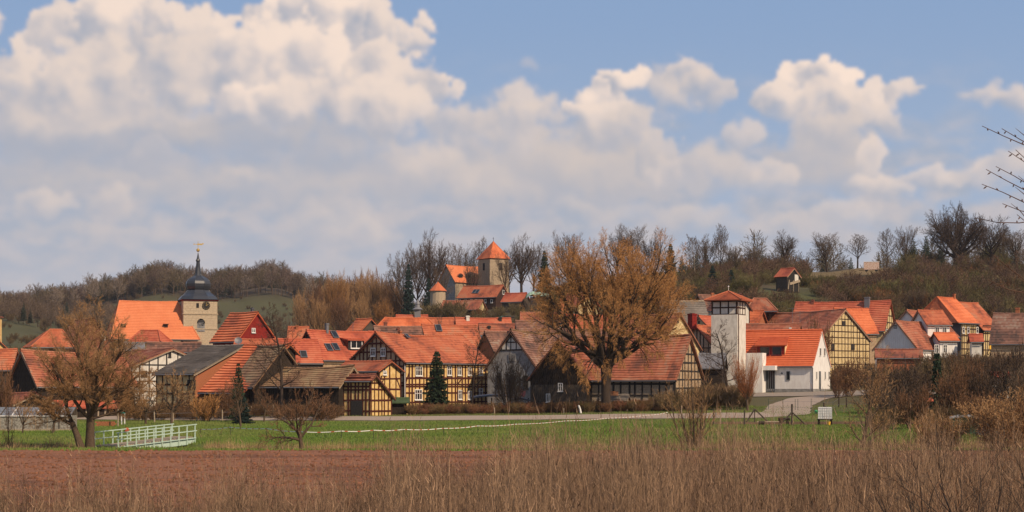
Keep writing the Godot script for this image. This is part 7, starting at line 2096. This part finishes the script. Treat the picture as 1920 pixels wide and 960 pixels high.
func plant_stuff() -> void:
	rng.seed = 88
	var X := []; var Cc := []
	# far wooded hill
	var fir := []; var firc := []
	while X.size() < 2600:
		var d := rng.randf_range(800, 1120)
		var px := rng.randf_range(-420, 860)
		var g := ground_at(px, d)
		if px > 640 and rng.randf() < (px - 640) / 220.0:
			continue
		var s := rng.randf_range(0.8, 1.08)
		var x := Transform3D(Basis(Vector3.UP, rng.randf() * TAU).scaled(Vector3(s, s * rng.randf_range(0.85, 1.15), s)), g)
		var n := hill_noise.get_noise_2d(g.x * 1.5, g.z * 1.5)
		if rng.randf() < 0.10 + 0.35 * smooth(0.15, 0.4, n):
			fir.append(x)
			firc.append(Color(0.035, 0.045, 0.03) * rng.randf_range(0.7, 1.3))
		X.append(x)
		var c := Color(0.135, 0.09, 0.072).lerp(Color(0.12, 0.095, 0.05), rng.randf())
		if rng.randf() < 0.12: c = Color(0.22, 0.17, 0.13)
		Cc.append(c * rng.randf_range(0.75, 1.2))
	# wood edge at the far left, and the distant wood behind the right skyline
	for i in 380:
		var px := rng.randf_range(-300, 230)
		var d := rng.randf_range(590, 720)
		var g := ground_at(px, d)
		var s := rng.randf_range(0.4, 0.68)
		(fir if rng.randf() < 0.18 else X).append(Transform3D(Basis(Vector3.UP, rng.randf() * TAU).scaled(Vector3(s, s, s)), g))
		if fir.size() > firc.size(): firc.append(Color(0.035, 0.045, 0.03))
		else: Cc.append(Color(0.14, 0.10, 0.07) * rng.randf_range(0.75, 1.2))
	for i in 230:
		var px := rng.randf_range(1180, 2300)
		var d := rng.randf_range(500, 640)
		var g := ground_at(px, d)
		var s := rng.randf_range(0.62, 1.05) * (1.0 + 0.25 * hill_noise.get_noise_2d(px * 0.4, 7.0))
		(fir if rng.randf() < 0.35 else X).append(Transform3D(Basis(Vector3.UP, rng.randf() * TAU).scaled(Vector3(s, s, s)), g))
		if fir.size() > firc.size(): firc.append(Color(0.035, 0.05, 0.03))
		else: Cc.append(Color(0.13, 0.10, 0.06) * rng.randf_range(0.75, 1.2))
	var half := X.size() / 2
	tag(scatter("bare_wood", proto.wood.c, M.wood, X.slice(0, half), Cc.slice(0, half)), "bare brown wood covering the far hills", "wood", "far wood")
	tag(scatter("bare_wood", proto.wood2.c, M.wood, X.slice(half), Cc.slice(half)), "bare brown wood covering the far hills", "wood", "far wood")
	var tr := []
	for i in range(0, X.size(), 1): tr.append(X[i])
	tag(scatter("wood_trunks", proto.wood.t, M.bark, tr), "grey trunks standing in the far brown wood", "trunks")
	tag(scatter("fir_wood", proto.wood_fir.c, M.wood, fir, firc), "dark firs scattered through the far brown wood", "firs")
	# scrub on the slopes
	X = []; Cc = []
	while X.size() < 3000:
		var px := rng.randf_range(560, 2400)
		var d := rng.randf_range(318, 470)
		if px < 1230 and rng.randf() < 0.55: continue
		if d > 428 and px > 1500 and rng.randf() < 0.85: continue
		if d > 402 and px > 1515 and px < 1690: continue
		var g := ground_at(px, d)
		var n := hill_noise.get_noise_2d(g.x * 2.2, g.z * 2.2)
		if n < (0.06 if px < 1640 and px > 1250 else -0.08) and rng.randf() < 0.88: continue
		if absf(px - 1478) < 50 and d > 340 and d < 385: continue
		if px < 1010 and px > 800 and d > (395 if px < 850 else 372): continue
		var s := rng.randf_range(0.6, 1.25) * (1.35 if px > 1640 else 1.0)
		X.append(Transform3D(Basis(Vector3.UP, rng.randf() * TAU).scaled(Vector3(s, s * rng.randf_range(0.8, 1.2), s)), g))
		var c := Color(0.15, 0.10, 0.06).lerp(Color(0.13, 0.115, 0.048), clampf(0.4 + n * 1.5 + rng.randf_range(-0.3, 0.3), 0, 1))
		if rng.randf() < 0.1: c = Color(0.17, 0.085, 0.04)
		Cc.append(c * rng.randf_range(0.7, 1.3))
	tag(scatter("hillside_scrub", proto.scrub.c, M.wood, X, Cc), "brown leafless scrub covering the hillside above the roofs", "scrub")
	for i in 46:
		var px := rng.randf_range(785, 862)
		var d := rng.randf_range(376, 392)
		var s := rng.randf_range(1.4, 2.3)
		X.append(Transform3D(Basis(Vector3.UP, rng.randf() * TAU).scaled(Vector3(s, s, s)), ground_at(px, d)))
		Cc.append(Color(0.13, 0.10, 0.05) * rng.randf_range(0.7, 1.3))
	tag(scatter("turret_scrub", proto.scrub.c, M.wood, X.slice(X.size() - 46), Cc.slice(Cc.size() - 46)), "brown bushes crowding the foot of the ruin turret", "scrub")
	# small bare trees standing out of the scrub
	X = []; Cc = []
	while X.size() < 420:
		var px := rng.randf_range(1230, 2300)
		var d := rng.randf_range(325, 430)
		var g := ground_at(px, d)
		if absf(px - 1478) < 60 and d > 335 and d < 390: continue
		if d > 395 and px > 1515 and px < 1690: continue
		var n := hill_noise.get_noise_2d(g.x * 1.4 + 50.0, g.z * 1.4)
		if n < 0.0 and px < 1640: continue
		var s := rng.randf_range(0.24, 0.46) * (1.0 if px < 1640 else 1.15)
		X.append(Transform3D(Basis(Vector3.UP, rng.randf() * TAU).scaled(Vector3(s * 1.25, s, s * 1.25)), g))
		Cc.append(Color(0.17, 0.105, 0.065).lerp(Color(0.12, 0.075, 0.055), rng.randf()) * rng.randf_range(0.7, 1.2))
	tag(scatter("slope_trees", proto.wood2.c, M.wood, X, Cc), "small bare trees among the hillside scrub", "small trees")
	# bushes behind and between the houses
	X = []; Cc = []
	for i in 900:
		var px := rng.randf_range(-60, 700)
		var d := rng.randf_range(272, 420) if i < 420 else rng.randf_range(420, 790)
		var g := ground_at(px, d)
		var s := rng.randf_range(0.5, 1.1)
		X.append(Transform3D(Basis(Vector3.UP, rng.randf() * TAU).scaled(Vector3(s, s, s)), g))
		Cc.append(Color(0.12, 0.085, 0.045) * rng.randf_range(0.7, 1.3))
	tag(scatter("village_scrub", proto.scrub.c, M.wood, X, Cc), "brown bushes behind the red roofs left of the hill", "scrub")
	# hedge along the lane
	X = []; Cc = []
	for i in 420:
		var px := rng.randf_range(765, 1300)
		var d := rng.randf_range(178, 186) - (px - 748) * 0.004
		var g := ground_at(px, d)
		var s := rng.randf_range(0.16, 0.44)
		X.append(Transform3D(Basis(Vector3.UP, rng.randf() * TAU).scaled(Vector3(s * 1.3, s, s * 1.3)), g))
		Cc.append(Color(0.24, 0.105, 0.06).lerp(Color(0.16, 0.12, 0.055), rng.randf()) * rng.randf_range(0.7, 1.2))
	tag(scatter("hedge", proto.scrub.c, M.wood, X, Cc), "low brown hedge along the lane before the half-timbered house", "hedge")
	X = []; Cc = []
	for i in 260:
		var px := rng.randf_range(230, 640)
		var d := rng.randf_range(166, 180)
		var g := ground_at(px, d)
		var s := rng.randf_range(0.22, 0.5)
		X.append(Transform3D(Basis(Vector3.UP, rng.randf() * TAU).scaled(Vector3(s * 1.1, s, s * 1.1)), g))
		Cc.append(Color(0.15, 0.09, 0.05) * rng.randf_range(0.7, 1.2))
	for i in 130:
		var px := rng.randf_range(1640, 2200)
		var d := rng.randf_range(112, 200)
		var g := ground_at(px, d)
		var s := rng.randf_range(0.25, 0.7)
		X.append(Transform3D(Basis(Vector3.UP, rng.randf() * TAU).scaled(Vector3(s, s, s)), g))
		Cc.append(Color(0.18, 0.105, 0.06).lerp(Color(0.13, 0.105, 0.05), rng.randf()) * rng.randf_range(0.6, 1.2))
	for i in 170:
		var px := rng.randf_range(1560, 2250)
		var d := rng.randf_range(196, 236)
		if px < 1640 and d < 214: continue
		var g := ground_at(px, d)
		var s := rng.randf_range(0.5, 1.15)
		X.append(Transform3D(Basis(Vector3.UP, rng.randf() * TAU).scaled(Vector3(s, s, s)), g))
		Cc.append(Color(0.19, 0.115, 0.07).lerp(Color(0.13, 0.10, 0.05), rng.randf()) * rng.randf_range(0.6, 1.2))
	for i in 70:
		var px := rng.randf_range(1735, 1930)
		var d := rng.randf_range(212, 240)
		var g := ground_at(px, d)
		var s := rng.randf_range(1.0, 1.6)
		X.append(Transform3D(Basis(Vector3.UP, rng.randf() * TAU).scaled(Vector3(s, s, s)), g))
		Cc.append(Color(0.17, 0.09, 0.06).lerp(Color(0.13, 0.10, 0.05), rng.randf()) * rng.randf_range(0.6, 1.2))
	for i in 130:
		var px := rng.randf_range(1225, 1400)
		var d := rng.randf_range(176, 200)
		var g := ground_at(px, d)
		var s := rng.randf_range(0.35, 0.85)
		X.append(Transform3D(Basis(Vector3.UP, rng.randf() * TAU).scaled(Vector3(s, s, s)), g))
		Cc.append(Color(0.20, 0.125, 0.075).lerp(Color(0.15, 0.115, 0.055), rng.randf()) * rng.randf_range(0.6, 1.2))
	tag(scatter("garden_undergrowth", proto.scrub.c, M.wood, X, Cc), "tangled brown undergrowth in the village gardens", "undergrowth")
	# grass
	var b := MB.new()
	for i in 9:
		var p := Vector3(rng.randf_range(-0.3, 0.3), -0.02, rng.randf_range(-0.3, 0.3))
		b.blade(p, p + Vector3(rng.randf_range(-0.08, 0.08), rng.randf_range(0.05, 0.13), rng.randf_range(-0.08, 0.08)), 0.05, rv())
	var tuft := b.mesh()
	X = []; Cc = []
	while X.size() < 46000:
		var d := rng.randf_range(82.6, 185)
		var x := rng.randf_range(-0.33, 0.34) * d
		if absf(d - road_d(x)) < 3.2 and x < 24: continue
		if d > 149 and d < 155.5 and x > 17: continue
		var nn := hill_noise.get_noise_2d(x * 3.0, -d * 3.0)
		var g := Vector3(x, ground_h(x, -d), -d)
		var s := rng.randf_range(0.6, 1.4)
		if d < 87.5: s *= 1.3
		X.append(Transform3D(Basis(Vector3.UP, rng.randf() * TAU).scaled(Vector3(s, s, s)), g))
		var c := Color(0.115, 0.185, 0.034).lerp(Color(0.17, 0.195, 0.055), clampf(0.5 + nn + rng.randf_range(-0.3, 0.3), 0, 1))
		if d > 164 and x < 10: c = c.lerp(Color(0.16, 0.13, 0.06), 0.5)
		Cc.append(c)
	tag(scatter("grass", tuft, M.wood, X, Cc), "short green grass of the meadow", "grass")
	# tall dry grass and reeds along the ditch
	b = MB.new()
	for i in 14:
		var p := Vector3(rng.randf_range(-0.25, 0.25), -0.05, rng.randf_range(-0.25, 0.25))
		b.blade(p, p + Vector3(rng.randf_range(-0.2, 0.2), rng.randf_range(0.4, 1.0), rng.randf_range(-0.2, 0.2)), 0.03, rv())
	X = []; Cc = []
	while X.size() < 9000:
		var x := rng.randf_range(-32, 36)
		var d := ditch_d(x) + rng.randf_range(-2.6, 3.0)
		var px := 960.0 + x / d * F
		var dens := 0.25
		if px < 135: dens = 0.8
		elif px > 375 and px < 560: dens = 0.6
		elif px > 560: dens = 0.55 + 0.45 * hill_noise.get_noise_2d(x * 4.0, 9.0)
		if px > 1300: dens = 1.0
		if rng.randf() > dens or (px > 170 and px < 385): continue
		var g := Vector3(x, ground_h(x, -d), -d)
		var s := rng.randf_range(0.35, 0.8) * (1.2 if px < 135 or px > 1300 else 1.0)
		X.append(Transform3D(Basis(Vector3.UP, rng.randf() * TAU).scaled(Vector3(s * 1.2, s, s * 1.2)), g))
		Cc.append(Color(0.50, 0.37, 0.185).lerp(Color(0.30, 0.19, 0.095), rng.randf()) * rng.randf_range(0.7, 1.1))
	tag(scatter("dry_grass", b.mesh(), M.wood, X, Cc), "tall dry straw coloured grass along the ditch", "dry grass")
	# dead stems in front
	var kinds := []
	for k in 3:
		b = MB.new()
		for i in 24:
			var p := Vector3(rng.randf_range(-0.35, 0.35), -0.1, rng.randf_range(-0.35, 0.35))
			var h := rng.randf_range(0.8, 1.75) if k < 2 else rng.randf_range(0.4, 0.9)
			var q := p + Vector3(rng.randf_range(-0.11, 0.11), h * 0.6, rng.randf_range(-0.12, 0.12)) * (1.6 if i % 7 == 0 else 1.0)
			var e := q + Vector3(rng.randf_range(-0.13, 0.13), h * rng.randf_range(0.25, 0.42), rng.randf_range(-0.12, 0.12))
			var w := rng.randf_range(0.004, 0.009)
			b.blade(p, q + (q - p) * 0.1, w * 1.5, rv())
			b.blade(p.lerp(q, 0.9), e, w, rv())
			for j in 5:
				var s := q.lerp(e, rng.randf()) if j > 1 else p.lerp(q, rng.randf_range(0.4, 1))
				b.blade(s, s + Vector3(rng.randf_range(-0.09, 0.09), rng.randf_range(0.06, 0.2), rng.randf_range(-0.09, 0.09)), w * (0.8 if k != 1 else 1.6), rv())
		kinds.append(b.mesh())
	for k in 3:
		X = []; Cc = []
		while X.size() < 4200:
			var d := rng.randf_range(20, 46)
			var px := rng.randf_range(-250, 2200)
			# taller and deeper to the right, sparse over the soil at left
			var edge := lerpf(34, 45, smooth(350, 1150, px)) + 3.0 * hill_noise.get_noise_2d(px * 0.6, 4.0)
			if d > edge: continue
			if px < 900 and rng.randf() < 0.62 * smooth(900, 500, px) + 0.5 * hill_noise.get_noise_2d(px * 0.4, d * 6.0): continue
			var g := ground_at(px, d)
			var tall := lerpf(0.72, 0.86, smooth(300, 1150, px)) * rng.randf_range(0.7, 1.15)
			var pn := hill_noise.get_noise_2d(px * 0.35, d * 5.0)
			tall *= 1.0 + 0.75 * pn
			X.append(Transform3D(Basis(Vector3.UP, rng.randf() * TAU).scaled(Vector3(1, tall, 1)), g))
			var c := Color(0.34, 0.215, 0.135).lerp(Color(0.14, 0.088, 0.058), rng.randf())
			if k == 2: c = Color(0.36, 0.24, 0.12).lerp(Color(0.2, 0.12, 0.06), rng.randf())
			if pn < -0.1: c = c.lerp(Color(0.13, 0.085, 0.055), 0.6)
			elif pn > 0.15: c = c.lerp(Color(0.40, 0.27, 0.16), 0.3)
			Cc.append(c * rng.randf_range(0.6, 1.2))
		tag(scatter("dead_stems", kinds[k], M.wood, X, Cc), ["thin brown dead stems filling the foreground", "twiggy brown dead weeds filling the foreground", "low straw coloured grass among the foreground weeds"][k], "weeds")
	X = []; Cc = []
	for i in 210:
		var px := rng.randf_range(-100, 2200)
		var d := rng.randf_range(27, 34) if px < 700 else rng.randf_range(27, 43)
		if px < 900 and rng.randf() < 0.5: continue
		var s := rng.randf_range(0.22, 0.42) * lerpf(0.85, 1.2, smooth(500, 1900, px))
		X.append(Transform3D(Basis(Vector3.UP, rng.randf() * TAU).scaled(Vector3(s * 1.2, s, s * 1.2)), ground_at(px, d)))
		Cc.append(Color(0.22, 0.13, 0.08).lerp(Color(0.10, 0.065, 0.045), rng.randf()))
	tag(scatter("bramble_clumps", proto.tangle.c, M.wood, X, Cc), "dark twiggy bramble clumps among the foreground weeds", "brambles")
	# clods on the field
	b = MB.new()
	b.lathe(Vector3.ZERO, PackedVector2Array([Vector2(0.0, 0.09), Vector2(0.08, 0.06), Vector2(0.11, 0.0), Vector2(0.09, -0.05)]), 6)
	X = []; Cc = []
	for i in 9000:
		var d := rng.randf_range(42, 83)
		var x := rng.randf_range(-0.31, 0.31) * d
		var s := rng.randf_range(0.2, 0.75)
		X.append(Transform3D(Basis(Vector3(rng.randf(), 1, rng.randf()).normalized(), rng.randf() * TAU).scaled(Vector3(s * 1.3, s, s)), Vector3(x, 0.14, -d)))
		Cc.append(Color(0.20, 0.088, 0.05) * rng.randf_range(0.6, 1.2))
	tag(scatter("clods", b.mesh(), M.wood, X, Cc), "red brown clods of earth on the ploughed field", "clods")
